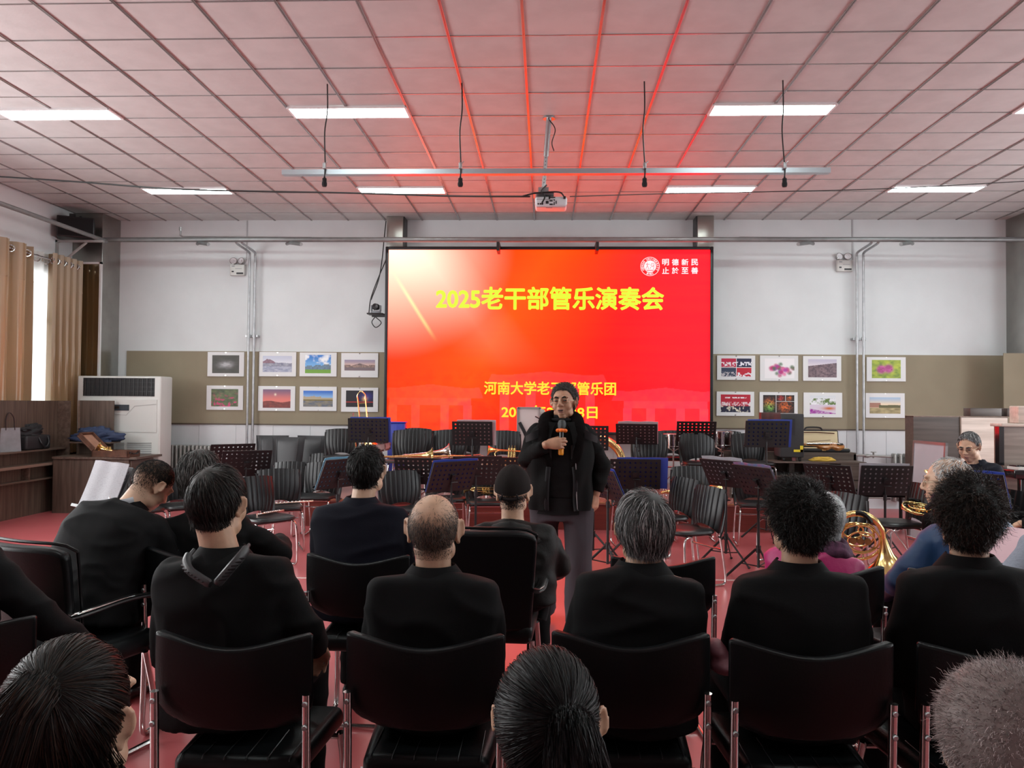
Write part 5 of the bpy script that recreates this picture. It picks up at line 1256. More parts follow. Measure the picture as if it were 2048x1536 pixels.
o = thing('low_table', 'low wooden table carrying the golden horn left of the speaking man', 'table', (p.x+.35, 10.25, STZ)); b = MB(); b.rbox((-.42,-.22,.40), (.35,.16,.435), .008); b.build('tabletop', wood('light brown table top', (.28,.13,.06), (.34,.17,.08), 'x', .3), o)
for x in (-.36,.3):
    for y in (-.18,.12): b = MB(); b.cyl((x,y,.40), (x,y,0), .014, n=8); b.build('leg', chrome, o)
p = at(925, 974, Y=8.9); trumpet('golden trumpet lying on the chair seat behind the man in the cap', (xat(928, 8.85, .55), 8.85, .575), (-1,-.12,.02), (0,1,.35), k=1.0)
# sousaphone ring right of the speaking man
o = thing('sousaphone', 'big golden sousaphone coil behind the right arm of the speaking man', 'sousaphone', (at(1196, 935, Y=10.3).x, 10.5, STZ)); 
b = MB(); n = 40; pts = []; rr = []
for i in range(n+1):
    a = R(-160)+R(300)*i/n; pts.append((.36*math.cos(a)-.03, .06*math.sin(a*1.0), .40+.34*math.sin(a))); rr.append(.03+.032*i/n)
b.tube(pts, rr, 12); b.build('coil', brass, o)
b = MB(); b.tube(bez([(-.2,.02,.12),(-.05,-.05,.25),(.08,-.03,.35),(.12,0,.5)]), .022, 10); b.build('valve_section', brass, o)
for q in range(3): b = MB(); b.cyl((-.1+.05*q,-.08,.2), (-.1+.05*q,-.08,.42), .02, n=10); b.build('valve', brass, o)
# small brass bell lying on a chair
p = at(1392, 995, Y=8.9); o = thing('baritone_horn', 'golden baritone horn lying across the chair behind the red-lit pair', 'horn', (xat(1398, 9.1, .52), 9.12, .53))
b = MB(); b.lathe([(.022,-.34),(.026,-.2),(.034,-.05),(.045,.08),(.07,.18),(.10,.235),(.105,.24)], frame((0,0,.03),(1,0,.05)), 22); b.build('bell', brass, o)
b = MB(); b.tube(bez([(-.34,0,.02),(-.40,.03,0),(-.36,.09,-.0),(-.1,.10,-.01),(.05,.09,-.01)]), .016, 10); b.build('tubing', brass, o)
def french_horn(label, c, rz, tx, k=1.0):
    o = thing('french_horn', label, 'french horn', c, rz); Mx = Matrix.Rotation(tx, 4, 'X'); T = lambda x, y, z: Mx @ Vector((x*k, y*k, z*k))
    b = MB(); pts = []; rs = []
    for i in range(61):
        a = R(200)-R(560)*i/60; r = .165-.012*i/60; pts.append(T(r*math.cos(a), .02*math.sin(i*.1), r*math.sin(a))); rs.append((.007+.012*(i/60)**2)*k)
    b.tube(pts, rs, 10); b.build('main_coil', brass, o)
    e = pts[-1]; d = (pts[-1]-pts[-3]).normalized()
    b = MB(); b.lathe([(r*k, h*k) for r, h in ((.019,0),(.03,.06),(.05,.12),(.085,.17),(.12,.20),(.123,.203))], frame(e, d), 28); b.build('bell', brass, o)
    for j, (r, ox, oz, yy) in enumerate(((.10,0,0,.03),(.085,.02,-.03,-.03),(.065,-.03,.03,.02),(.05,.05,.05,-.02),(.12,.01,-.01,-.035))):
        b = MB(); b.tube([T(ox+r*math.cos(2*PI*i/24), yy, oz+r*.8*math.sin(2*PI*i/24)) for i in range(24)], .0065*k, 8, closed=True); b.build('crook', brass, o)
    for j in range(3): b = MB(); b.lathe([(.0,-.02),(.022,-.02),(.022,.02),(.0,.02)], Matrix.Translation(T(-.03+.045*j, -.01, -.03)) @ Matrix.Rotation(R(90),4,'X') @ Matrix.Scale(k,4), 12); b.build('valve', brass, o)
    b = MB(); b.tube(bez([T(.16,0,.02),T(.2,-.02,.06),T(.25,-.03,.0),T(.29,-.03,-.06)]), .005*k, 8); b.lathe([(.004*k,0),(.011*k,.06*k)], frame(T(.29,-.03,-.06), Mx.to_3x3() @ Vector((.5,0,-.8))), 10); b.build('leadpipe', silver, o)
    b = MB(); b.tube([T(.10*math.cos(R(q)), -.045, .17*math.sin(R(q))) for q in range(40,110,10)], .016*k, 8); b.build('hand_guard', leather, o)
    return o
french_horn('golden french horn hanging by the chair right of the white-haired woman', (xat(1716, 6.35, .5), 6.35, .52), R(-18), R(8), 1.15)
french_horn('golden french horn half hidden behind the man in the blue jacket', (xat(1832, 7.45, .58), 7.4, .60), R(10), R(-75), .85)
p = at(1847, 944, Y=7.85); o = thing('cornet', 'small brass bell standing on top of the edge-on chair', 'cornet', (p.x+.02, 7.85, .62))
b = MB(); b.lathe([(.012,0),(.016,.12),(.024,.2),(.045,.26),(.085,.285),(.088,.287)], Matrix.Rotation(R(16),4,'X') @ Matrix.Rotation(R(8),4,'Y'), 22); b.build('bell', brass, o)
b = MB(); b.tube(bez([(0,0,.01),(0,.02,-.05),(.05,.02,-.09),(.09,.01,-.04),(.07,0,.08)]), .011, 8); b.build('tubing', brass, o)
def flute(label, p0, p1, m_=None, r=.0095, keys=9, name='flute'):
    p0, p1 = Vector(p0), Vector(p1); o = thing(name, label, name, (p0+p1)/2); d = (p1-p0); c = (p0+p1)/2; n = d.normalized(); side = n.cross(Vector((0,0,1))).normalized()
    b = MB(); b.tube([p0-c, p1-c], r, 10); b.build('tube', m_ or silver, o)
    for k in range(keys):
        q = (p0-c)+d*(.28+.62*k/keys); M = frame(q+Vector((0,0,r)), (0,0,1)); b = MB(); b.lathe([(.0,.004),(.007,.004),(.0085,0),(.0085,-.004)], M, 10); b.build('key', silver, o)
    b = MB(); q = p0-c+d*.08; b.tube([q-n*.025, q+n*.025], r*1.35, 10); b.tube([(p0-c)+d*.3+side*r*1.3+Vector((0,0,r*.4)), (p0-c)+d*.9+side*r*1.3+Vector((0,0,r*.4))], .0022, 5); b.build('rod', silver, o)
    return o
pf = mat('rose gold plate', (.70,.46,.36), .2, 1)
flute('flute across the ribbed chair seat, further of the two on the left', (xat(521,8.1,.49), 7.98, .485), (xat(623,8.3,.50), 8.36, .485), pf)
flute('flute across the ribbed chair seat, nearer one behind the neck massager man', (xat(506,7.2,.49), 7.30, .485), (xat(566,7.6,.49), 7.62, .485), pf)
flute('black clarinet with silver keys on the seat behind the bowing man', (xat(268,7.6,.50), 7.45, .488), (xat(300,7.9,.50), 7.95, .488), mat('grenadilla wood', (.02,.012,.01), .35), .014, 10, 'clarinet')
# drums
def drum(name, label, c, r, h, shell, head, stand_=True, tilt=0, base=STZ):
    o = thing(name, label, 'drum', (c[0], c[1], base)); z = c[2]-base; M = Matrix.Translation((0,0,z)) @ Matrix.Rotation(tilt, 4, 'X')
    b = MB(); b.lathe([(r*.97,0),(r*.97,h)], M, 28); b.build('shell', shell, o)
    b = MB(); b.lathe([(r*.97,0),(r*1.04,-.004),(r*1.04,.02),(r*.97,.024)], M, 28); b.lathe([(r*.97,h-.02),(r*1.04,h-.018),(r*1.04,h+.01),(r*.97,h+.008)], M, 28); b.build('hoop', chrome, o)
    b = MB(); b.lathe([(.0005,h+.002),(r*.98,h+.002)], M, 28); b.lathe([(r*.98,.002),(.0005,.002)], M, 28); b.build('drumhead', head, o)
    b = MB()
    for k in range(8): a = 2*PI*k/8; q = Vector((r*1.02*math.cos(a), r*1.02*math.sin(a), 0)); b.tube([M @ (q+Vector((0,0,.0))), M @ (q+Vector((0,0,h)))], .005, 6); b.tube([M @ (q+Vector((0,0,h*.35))), M @ (q+Vector((0,0,h*.65)))], .009, 6)
    b.build('tension_rod', chrome, o)
    if stand_:
        b = MB(); b.cyl((0,0,.2), (0,0,z-.01), .012, n=8)
        for k in range(3): a = 2*PI*k/3+.3; b.tube([(0,0,z-.05),(r*.7*math.cos(a),r*.7*math.sin(a),z-.005)], .007, 6)
        b.build('stand_post', chrome, o)
        for k in range(3): a = 2*PI*k/3+.3; b = MB(); b.tube([(0,0,.28),(.25*math.cos(a),.25*math.sin(a),.012)], .008, 6); b.build('leg', chrome, o)
    return o
headm = mat('white drumhead', (.55,.50,.49), .5)
p = at(1348, 895, Y=10.95); drum('timbale', 'silver drum left of the chair in the middle of the stage right half', (at(1347,880,Y=10.95).x, 10.95, p.z), 20*10.95/F, .17, chrome, headm)
p = at(1446, 893, Y=10.95); drum('timbale', 'silver drum right of the chair in the middle of the stage right half', (at(1444,880,Y=10.95).x, 10.95, p.z), 21*10.95/F, .19, chrome, headm)
drum('snare_drum', 'white and pink drum on a stand right of the upright trombone', (at(756,890,Y=10.95).x, 10.98, at(760,897,Y=10.95).z), 24*10.95/F, .12, mat('pink white drum shell', (.62,.45,.45), .3), headm, tilt=R(12))
# white panelled case behind the speaking man
o = thing('panelled_case', 'white panelled upright case with black strap behind the speaking man', 'case', (at(1058, 860, Y=11.4).x, 11.4, STZ)); h_ = at(1058, 816, Y=11.4).z-STZ; wv = 22*11.4/F
b = MB(); b.rbox((-wv,-.1,.32), (wv,.1,h_), .01); b.build('panel', mat('pale pink white panel', (.52,.44,.43), .5), o)
b = MB(); 
for x in (-wv, wv): b.box((x-.016,-.115,0), (x+.016,.115,h_+.01))
b.box((-wv,-.115,h_-.01), (wv,.115,h_+.015)); b.box((-wv,-.112,.31), (wv,.112,.34)); b.build('frame', alum, o, smooth=False)
b = MB(); b.tube(bez([(-wv*.85,-.115,h_*.82),(-.05,-.12,h_*.68),(.03,-.115,h_*.50)]), .02, 6, flat=(1.2,.3)); b.build('strap', black_plastic, o)
b = MB(); b.box((-wv,-.105,.0), (wv,.1,.32)); b.build('lower_box', wood('brown drum box', (.10,.05,.035), (.14,.075,.05), 'x'), o, smooth=False)
p = at(1085, 824, Y=11.0); o = thing('microphone_stand', 'stand microphone with round grey windscreen behind the speaking man', 'microphone', (p.x, 11.0, STZ)); z = p.z-STZ
b = MB(); b.cyl((.05,0,0), (.05,0,z-.12), .01, n=8); b.tube([(.05,0,z-.14),(-.1,0,z-.06)], .008, 6); b.lathe([(.0,.012),(.11,.012),(.12,0)], Matrix.Translation((.05,0,0)), 18); b.build('pole', black_metal, o)
b = MB(); b.ell((0,0,z), (.035,.035,.042), 14, 10); b.build('windscreen', mat('grey foam', (.33,.33,.30), .9), o); b = MB(); b.tube([(0,0,z-.03),(.05,0,z-.14)], .012, 8); b.build('microphone_body', black_metal, o)
# blue bag and white door panel under the screen
p = at(800, 849, Y=11.6); o = thing('blue_box', 'blue plastic box below the lower left corner of the screen', 'box', (at(795,850,Y=11.55).x, 11.55, STZ)); h_ = at(795,846,Y=11.55).z-STZ
b = MB(); b.rbox((-.13,-.08,0), (.12,.08,h_), .02); b.build('box_body', mat('blue plastic', (.03,.05,.36), .4), o); b = MB(); b.rbox((-.14,-.09,h_), (.13,.09,h_+.02), .008); b.build('lid', mat('blue plastic', (0,0,0)), o)
# ------------------------------------------------------------------ people
def remesh(mb, voxel, iters=4, fac=.5, name='m'):
    me = bpy.data.meshes.new(name); me.from_pydata(mb.v, [], mb.f); me.update()
    o = bpy.data.objects.new(name, me); COL.objects.link(o)
    r = o.modifiers.new('r', 'REMESH'); r.mode = 'VOXEL'; r.voxel_size = voxel; r.use_smooth_shade = True
    if iters: s = o.modifiers.new('s', 'SMOOTH'); s.factor = fac; s.iterations = iters
    dg = bpy.context.evaluated_depsgraph_get(); out = bpy.data.meshes.new_from_object(o.evaluated_get(dg))
    bpy.data.objects.remove(o); bpy.data.meshes.remove(me)
    out.name = name; out.polygons.foreach_set('use_smooth', [True]*len(out.polygons)); return out
def wrinkle(me, amp, f=(9,9,16), seed=0):
    n = len(me.vertices); co = np.empty(n*3, np.float32); me.vertices.foreach_get('co', co); co = co.reshape(-1, 3)
    no = np.empty(n*3, np.float32); me.vertices.foreach_get('normal', no); no = no.reshape(-1, 3); rs = np.random.RandomState(seed)
    d = np.zeros(n)
    for k in range(7):
        v = rs.normal(size=3)*np.array(f)*(1+.35*k)*.6; d += np.sin(co @ v + rs.uniform(0, 6.28) + 1.2*np.sin(co @ (rs.normal(size=3)*7)))/(1+.35*k)
    d = 1-2*np.abs(np.tanh(d*.7))
    co += no*(d*amp)[:, None]; me.vertices.foreach_set('co', co.ravel()); me.update()
def capsule(mb, p, q, r0, r1, n=12, cap=True, flat=None):
    p, q = Vector(p), Vector(q); mb.tube([p, p.lerp(q, .5), q], [r0, (r0+r1)/2, r1], n, flat=flat)
    if cap: mb.ell(p, (r0*.99,)*3, n, 8); mb.ell(q, (r1*.99,)*3, n, 8)
def limb(mb, pts, rs):
    for (p, q), (a, c) in zip(zip(pts[:-1], pts[1:]), zip(rs[:-1], rs[1:])): capsule(mb, p, q, a, c)
def hand(mb, M, curl=(30,40,30), side=1, spread=1.0, thumb=(.75,.6,-.25), k=1.0, tcurl=25, fan=(0,0,0,0)):
    # M: wrist frame, +y along the fingers, +x towards the thumb (times side), +z back of the hand
    T = lambda x, y, z: M @ Vector((x*side*k, y*k, z*k))
    R3 = M.to_3x3()
    for y, wv, h in ((.0,.026,.019),(.03,.034,.017),(.06,.039,.016),(.085,.038,.0135)):
        pass
    rings = []
    for y, wv, h in ((-.01,.024,.02),(.02,.031,.018),(.055,.039,.0155),(.085,.040,.012),(.095,.034,.008)):
        rings.append([T(wv*math.cos(2*PI*i/14), y, h*math.sin(2*PI*i/14)-.004*0) for i in range(14)])
    mb.loft(rings)
    for j, (x, L_, r) in enumerate(((.028,.072,.0085),(.0095,.080,.0088),(-.0095,.074,.0083),(-.028,.058,.0074))):
        p = Vector((x*side*k, (.088-.004*abs(j-1))*k, 0)); a = 0; seg = (L_*.45, L_*.31, L_*.24); f = R(fan[j])*side
        pts = [p-Vector((0,.02*k,0)), p]; rr = [r*k*1.05, r*k*1.05]
        for s_, c in zip(seg, curl if not isinstance(curl[0], tuple) else curl[j]):
            a += R(c); d = Vector((math.sin(f)+.04*(1.5-j)*spread*side*math.cos(a), math.cos(a), -math.sin(a))); p = p + d.normalized()*s_*k; pts.append(p); rr.append(r*k*(.98-.05*len(pts)*.5))
        mb.tube([M @ q for q in pts], rr, 10); mb.ell(M @ pts[-1], (rr[-1],)*3, 10, 8)
        for q, r_ in zip(pts[1:-1], rr[1:-1]): mb.ell(M @ q, (r_*1.04,)*3, 10, 8)
    p = Vector((.022*side*k, .018*k, -.006*k)); d = Vector((thumb[0]*side, thumb[1], thumb[2])).normalized(); pts = [p]; rr = [.014*k]
    for s_, r in ((.035,.0115),(.028,.0095),(.022,.0085)):
        p = p + d*s_*k; pts.append(p); rr.append(r*k); d = (Quaternion((0,0,1), R(tcurl)*side) @ d)
    mb.tube([M @ q for q in pts], rr, 10)
    for q, r_ in zip(pts, rr): mb.ell(M @ q, (r_,)*3, 10, 8)
def head_parts(mb, H, k=1.0, ear=1.0, jaw=1.0):
    E = lambda c, r, M=None, n=18, m_=12: mb.ell((0,0,0), tuple(x*k for x in r), n, m_, M=H @ Matrix.Translation(Vector(c)*k) @ (M or Matrix()))
    E((0,-.014,.030), (.0755,.097,.088), None, 28, 18)
    E((0,.028,-.035), (.061*jaw,.060,.078)); E((0,.055,-.088), (.030*jaw,.028,.024))
    for s in (-1, 1):
        E((s*.036*jaw,.052,-.022), (.030,.030,.034)); E((s*.045*jaw,.018,-.065), (.022,.042,.030)); E((s*.03,.076,.038), (.026,.012,.010)); E((s*.013,.096,-.018), (.0085,.010,.0085))
        E((s*.031,.070,.017), (.0165,.014,.012))
        # ear: rim, bowl, lobe
        Me = H @ Matrix.Translation(Vector((s*.079,-.006,.002))*k) @ Matrix.Rotation(R(-s*24), 4, 'Z') @ Matrix.Rotation(R(-10), 4, 'X')
        rim = [Me @ Vector((s*(.006+.004*math.sin(a*.5)), -.019*math.cos(a)*ear*k*.9-.002, .030*math.sin(a)*ear*k+.003)) for a in [R(-70+20*i) for i in range(15)]]
        mb.tube(rim, .0048*k*ear, 8); mb.ell((0,0,0), (.006*k*ear,.0165*k*ear,.027*k*ear), 14, 10, M=Me); mb.ell((0,0,0), (.0065*k*ear,.0095*k*ear,.011*k*ear), 10, 8, M=Me @ Matrix.Translation((0,.004*k,-.027*k*ear)))
        mb.ell((0,0,0), (.012*k,.014*k,.018*k), 10, 8, M=Me @ Matrix.Translation((-s*.006,.01*k,-.002)))
    mb.tube([H @ (Vector(p)*k) for p in ((0,.080,.034),(0,.096,.008),(0,.107,-.012),(0,.100,-.022))], [.008*k,.0095*k,.0125*k,.010*k], 10); E((0,.103,-.013), (.0125,.012,.011))
    E((0,.084,-.046), (.024,.012,.0075)); E((0,.083,-.058), (.021,.011,.0075)); E((0,.078,-.074), (.022,.012,.010))
# --- hair ---------------------------------------------------------
hair_m = mat('strands of hair', (.02,.018,.016), .45, attr='picture', spec=.16)
EC, ER = np.array((0,-.013,.024)), np.array((.0785,.1005,.098))
HLINE = {'short': [(0,.078),(35,.072),(55,.045),(70,.03),(84,.0),(95,-.02),(112,-.02),(125,-.060),(180,-.080)],
         'high': [(0,.10),(40,.085),(60,.06),(72,.035),(84,.01),(95,-.01),(112,-.015),(125,-.05),(180,-.066)],
         'woman': [(0,.085),(40,.07),(62,.03),(78,-.01),(92,-.03),(110,-.06),(125,-.085),(180,-.10)],
         'comb': [(0,.088),(40,.080),(58,.058),(72,.03),(84,.0),(95,-.02),(112,-.02),(125,-.055),(180,-.07)],
         'nape': [(0,.09),(35,.08),(55,.055),(70,.035),(84,.0),(95,-.035),(112,-.05),(125,-.075),(180,-.088)],
         'cap': [(0,.02),(60,.01),(80,-.02),(100,-.03),(120,-.055),(180,-.075)]}
def hair_keep(p, line):
    phi = np.degrees(np.arctan2(np.abs(p[:, 0]), p[:, 1])); t = HLINE[line]
    return p[:, 2] - np.interp(phi, [a for a, _ in t], [c for _, c in t])
def push(P, m_):
    # keeps nape hair outside the neck
    x, y = P[..., 0], P[..., 1]+.022; r = np.sqrt(x*x+y*y); need = .0625+m_; lowz = (P[..., 2] < .0)&(P[..., 1] < .03); f = np.where(lowz & (r < need), need/np.maximum(r, 1e-4), 1.)
    Q = P.copy(); Q[..., 0] = x*f; Q[..., 1] = y*f-.022; return Q
def hair(root, H, style, pal, n=2600, length=.05, off=.010, line='short', width=.0016, seed=0, k=1.0, W=(.012,-.070,.088), tie=None, dens=None, cap=True, cap_col=None, vol=0, tail=None, rough=.25, capoff=.004, lift=0.0, swirl=.25, comb=None):
    rs = np.random.RandomState(seed)
    d = rs.normal(size=(n*(14 if line == 'nape' else 4), 3)); d /= np.linalg.norm(d, axis=1)[:, None]
    p = EC + d*ER; kp = hair_keep(p, line); ok = kp > -.004+.006*rs.rand(len(p))
    if dens is not None: ok &= rs.rand(len(p)) < dens(p)
    p = p[ok][:n]; n = len(p); W = np.array(W); steps = 7 if style in ('curly','fluffy') else 6
    pts = np.zeros((n, steps+1, 3)); wob = rs.normal(size=(n, 3)); ln = length*rs.uniform(.65, 1.15, n)
    fade = np.clip(hair_keep(p, line)/.065, 0, 1); base_off = off*rs.uniform(.15, 1.0, n)*(.12+.88*fade); ln = ln*((.25+.75*fade) if style != 'tie' else 1)
    if style == 'tie': base_off = off*rs.uniform(.45, 1.0, n)
    p = push(p, .001); cur = p.copy(); ln = ln if style in ('tie','curly','fluffy') else np.minimum(ln, np.maximum(hair_keep(p, line), 0)*1.0+.012); ph = rs.uniform(0, 6.28, n); ax = rs.normal(size=(n, 3)); ax /= np.linalg.norm(ax, axis=1)[:, None]
    for s in range(steps+1):
        q = (cur-EC)/ER; rad = np.linalg.norm(q, axis=1)[:, None]; nn = q/ER; nn /= np.linalg.norm(nn, axis=1)[:, None]
        pts[:, s] = cur
        if style == 'tie': v = np.array(tie)-cur
        elif style == 'comb': v = np.tile(np.array(comb, float), (n, 1))
        else:
            v = cur-W; v = v/np.maximum(np.linalg.norm(v, axis=1)[:, None], 1e-4); v = v + swirl*np.cross(nn, v); v[:, 2] -= .35
        v = v-nn*np.sum(v*nn, axis=1)[:, None]; L_ = np.linalg.norm(v, axis=1)[:, None]; v = v/np.maximum(L_, 1e-5)
        v = v+wob*rough
        st = (ln/steps)[:, None]
        if style == 'tie':
            dist = np.linalg.norm(np.array(tie)-cur, axis=1)[:, None]; st = np.minimum(st, dist*.5)
        if style in ('curly', 'fluffy'):
            a = ph+s*(2.1 if style == 'curly' else .5); c = np.cross(nn, ax); e = np.cross(nn, c)
            v = nn*(.75 if style == 'fluffy' else .5)+ (c*np.cos(a)[:, None]+e*np.sin(a)[:, None])*(1.1 if style == 'curly' else .5) + v*.45
            cur = cur+v*st
        else:
            cur = cur+v*st; q = (cur-EC)/ER; rad = np.linalg.norm(q, axis=1)[:, None]
            t = (s+1)/steps; target = 1+(base_off/.09)[:, None]*(.4+.6*min(1, t*2))+lift*t
            low = cur[:, 2:3] < -.045
            cur = np.where(low & (rad > 1), cur, EC+(cur-EC)*target/np.maximum(rad, 1e-4)); cur = push(cur, base_off*.7)
    if vol:   # puffed outline
        g = np.array([mnoise.noise(Vector(tuple(x*9+seed))) for x in p]); pts += ((p-EC)/.09*(vol*(.6+.8*g))[:, None])[:, None, :]*np.linspace(.3, 1, steps+1)[None, :, None]
    colr = np.array(pal)[rs.randint(0, len(pal), n)]*rs.uniform(.7, 1.25, n)[:, None]
    allp = [pts]; allc = [colr]
    if tail is not None:
        tp, tn, spread, tw = tail; m_ = len(tp); tp = np.array(tp); st2 = steps+1
        tt = np.linspace(0, m_-1, st2); base = np.stack([np.interp(tt, range(m_), tp[:, i]) for i in range(3)], 1)
        o2 = rs.normal(size=(tn, 3)); o2 /= np.maximum(1, np.linalg.norm(o2, axis=1))[:, None]; prof = np.interp(np.linspace(0, 1, st2), [0,.12,.5,1], [.25,.7,1,.75])
        P2 = base[None]+o2[:, None, :]*spread*prof[None, :, None]+rs.normal(size=(tn, st2, 3))*.0015
        allp.append(P2); allc.append(np.array(pal)[rs.randint(0, len(pal), tn)]*rs.uniform(.7, 1.3, tn)[:, None])
    pts = np.concatenate(allp); colr = np.concatenate(allc); n = len(pts); S1 = steps+1
    nn = (pts-EC)/ER**2; nn /= np.maximum(np.linalg.norm(nn, axis=2)[..., None], 1e-6); tg = np.gradient(pts, axis=1); sd = np.cross(tg, nn); sd /= np.maximum(np.linalg.norm(sd, axis=2)[..., None], 1e-6)
    tw = rs.normal(size=(n, 1, 1))*.55; sd = sd*np.cos(tw)+nn*np.sin(tw)
    wd = width*.5*np.interp(np.linspace(0, 1, S1), [0,.15,.7,1], [.8,1,.8,.15])[None, :, None]*rs.uniform(.6, 1.4, (n, 1, 1))
    V = np.stack([pts-sd*wd, pts+sd*wd], 2).reshape(-1, 3)
    i0 = (np.arange(n)*S1*2)[:, None]+(np.arange(steps)*2)[None]; i0 = i0.ravel(); F_ = np.stack([i0, i0+1, i0+3, i0+2], 1)
    fc = np.repeat(colr, steps, 0)
    if cap:
        b = MB(); b.ell((0,0,0), tuple(ER*(1+capoff/.09)), 80, 56); cv = np.array(b.v)+EC; kp = hair_keep((cv-EC)/(1+capoff/.09)+EC, line)
        if dens is not None: kp = np.where(dens(cv) > .25, kp, -1)
        if vol:
            g = np.array([mnoise.noise(Vector(tuple(x*9+seed))) for x in cv]); cv = cv+(cv-EC)/.09*(vol*(.55+.6*g))[:, None]
        s_ = np.clip((kp+.004)/.016, 0, 1); s_ = s_*s_*(3-2*s_); cv = push(cv, .0005); cv = EC+(cv-EC)*(1-(1-s_)*(.014+capoff)/.09)[:, None]
        keep = [f for f in b.f if max(kp[i] for i in f) > -.006]; o_ = len(V); V = np.concatenate([V, cv])
    fs = [tuple(x) for x in F_.tolist()]
    if cap: fs += [tuple(o_+i for i in f) for f in keep]
    Hm = np.array(H); V = (V*k) @ Hm[:3, :3].T+Hm[:3, 3]
    me = bpy.data.meshes.new('hair'); me.from_pydata(V.tolist(), [], fs)
    a = me.color_attributes.new('picture', 'FLOAT_COLOR', 'CORNER'); tot = sum(len(f) for f in fs); c = np.ones((tot, 4), np.float32); m4 = len(fc)*4
    c[:m4, :3] = np.repeat(fc, 4, 0); c[m4:, :3] = np.array(cap_col if cap_col is not None else np.mean(pal, 0)*.8)
    a.data.foreach_set('color', c.ravel()); me.materials.append(hair_m); me.polygons.foreach_set('use_smooth', [True]*len(fs)); me.update()
    return link('hair', me, root)
def nape(r, H, pal, seed, k=1.0):
    hair(r, H, 'whorl', pal, 3000, .011, .006, 'nape', .0012, seed, k, dens=lambda p: np.clip(hair_keep(p, 'nape')/.030, .0, 1)*(p[:, 2] < .01), cap=False, rough=.25).name = 'nape_hair'
BLACK = [(.006,.0055,.0055),(.010,.009,.009),(.015,.013,.012)]
BROWN = [(.016,.011,.009),(.026,.016,.012),(.04,.022,.015)]
GREY = [(.03,.03,.03),(.08,.08,.08),(.20,.20,.205),(.42,.42,.42),(.06,.06,.06)]
SALT = [(.02,.019,.018),(.035,.033,.031),(.10,.095,.09),(.018,.017,.016)]
WHITE = [(.66,.69,.69),(.80,.83,.83),(.50,.52,.53)]
skin_m = mat('warm skin', (.52,.315,.205), .5, var=.10, vscale=26, bump=.05, bscale=180)
skin_p = mat('pale skin', (.58,.37,.255), .48, var=.08, vscale=26, bump=.05, bscale=180)
suit = mat('black wool suit cloth', (.005,.005,.0055), .78, bump=.10, bscale=260, spec=.12)
navy = mat('dark navy suit cloth', (.0065,.007,.013), .78, bump=.10, bscale=260, spec=.12)
padded = mat('black brown shell fabric', (.009,.008,.0075), .6, bump=.12, bscale=90, spec=.2)
trous = mat('black trouser cloth', (.0045,.0045,.005), .85, bump=.08, bscale=200, spec=.12)
shoe_m = mat('black shoe leather', (.011,.011,.012), .3)
gl_m = mat('thin gold spectacle wire', (.30,.24,.17), .3, 1)
def spine_rings(base, neck, sw, bulk=1.0, depth=1.0, inset=0.0, roll=0.0, prof=None, bow=.0, n=28, hem=-.12, top=1.05):
    base, neck = Vector(base), Vector(neck); L_ = (neck-base).length; mid = base.lerp(neck, .5)+Vector((0,-bow,.0))
    prof = prof or [(-.28,.205,.15),(-.12,.215,.155),(.08,.205,.145),(.28,.20,.135),(.48,.205,.135),(.64,.212,.135),(.76,sw*.98,.125),(.86,sw*.97,.112),(.915,sw*.90,.10),(.942,sw*.64,.086),(.965,.092,.076),(.985,.066,.066),(1.01,.060,.062),(1.09,.066,.066)]
    rings = []
    for s, a, c in prof:
        if s < hem or s > top: continue
        q = max(s, -.0); p = base*(1-q)**2+mid*(2*q*(1-q))+neck*q*q
        t = ((mid-base)*(1-q)+(neck-mid)*q).normalized()
        if s < 0: p = base+t*(s*L_)
        if s > 1: t = (neck-mid).normalized(); p = neck+t*((s-1)*L_)
        ax = Vector((math.cos(roll*min(1, max(0, q))), 0, -math.sin(roll*min(1, max(0, q))))); ax = (ax-t*ax.dot(t)).normalized(); ay = t.cross(ax)
        hump = .0 if s > .9 else .012*math.sin(max(0, min(1, q))*PI)
        a_ = (a if s > .7 else a*bulk)-inset; c_ = c*depth*(bulk if s < .8 else 1)-inset; r = []
        for i in range(n):
            th = 2*PI*i/n; co, si = math.cos(th), math.sin(th); e = .8
            r.append(p+ax*(a_*math.copysign(abs(co)**e, co))+ay*(c_*math.copysign(abs(si)**e, si))*-1+ay*(-hump)*-1)
        rings.append(r)
    return rings
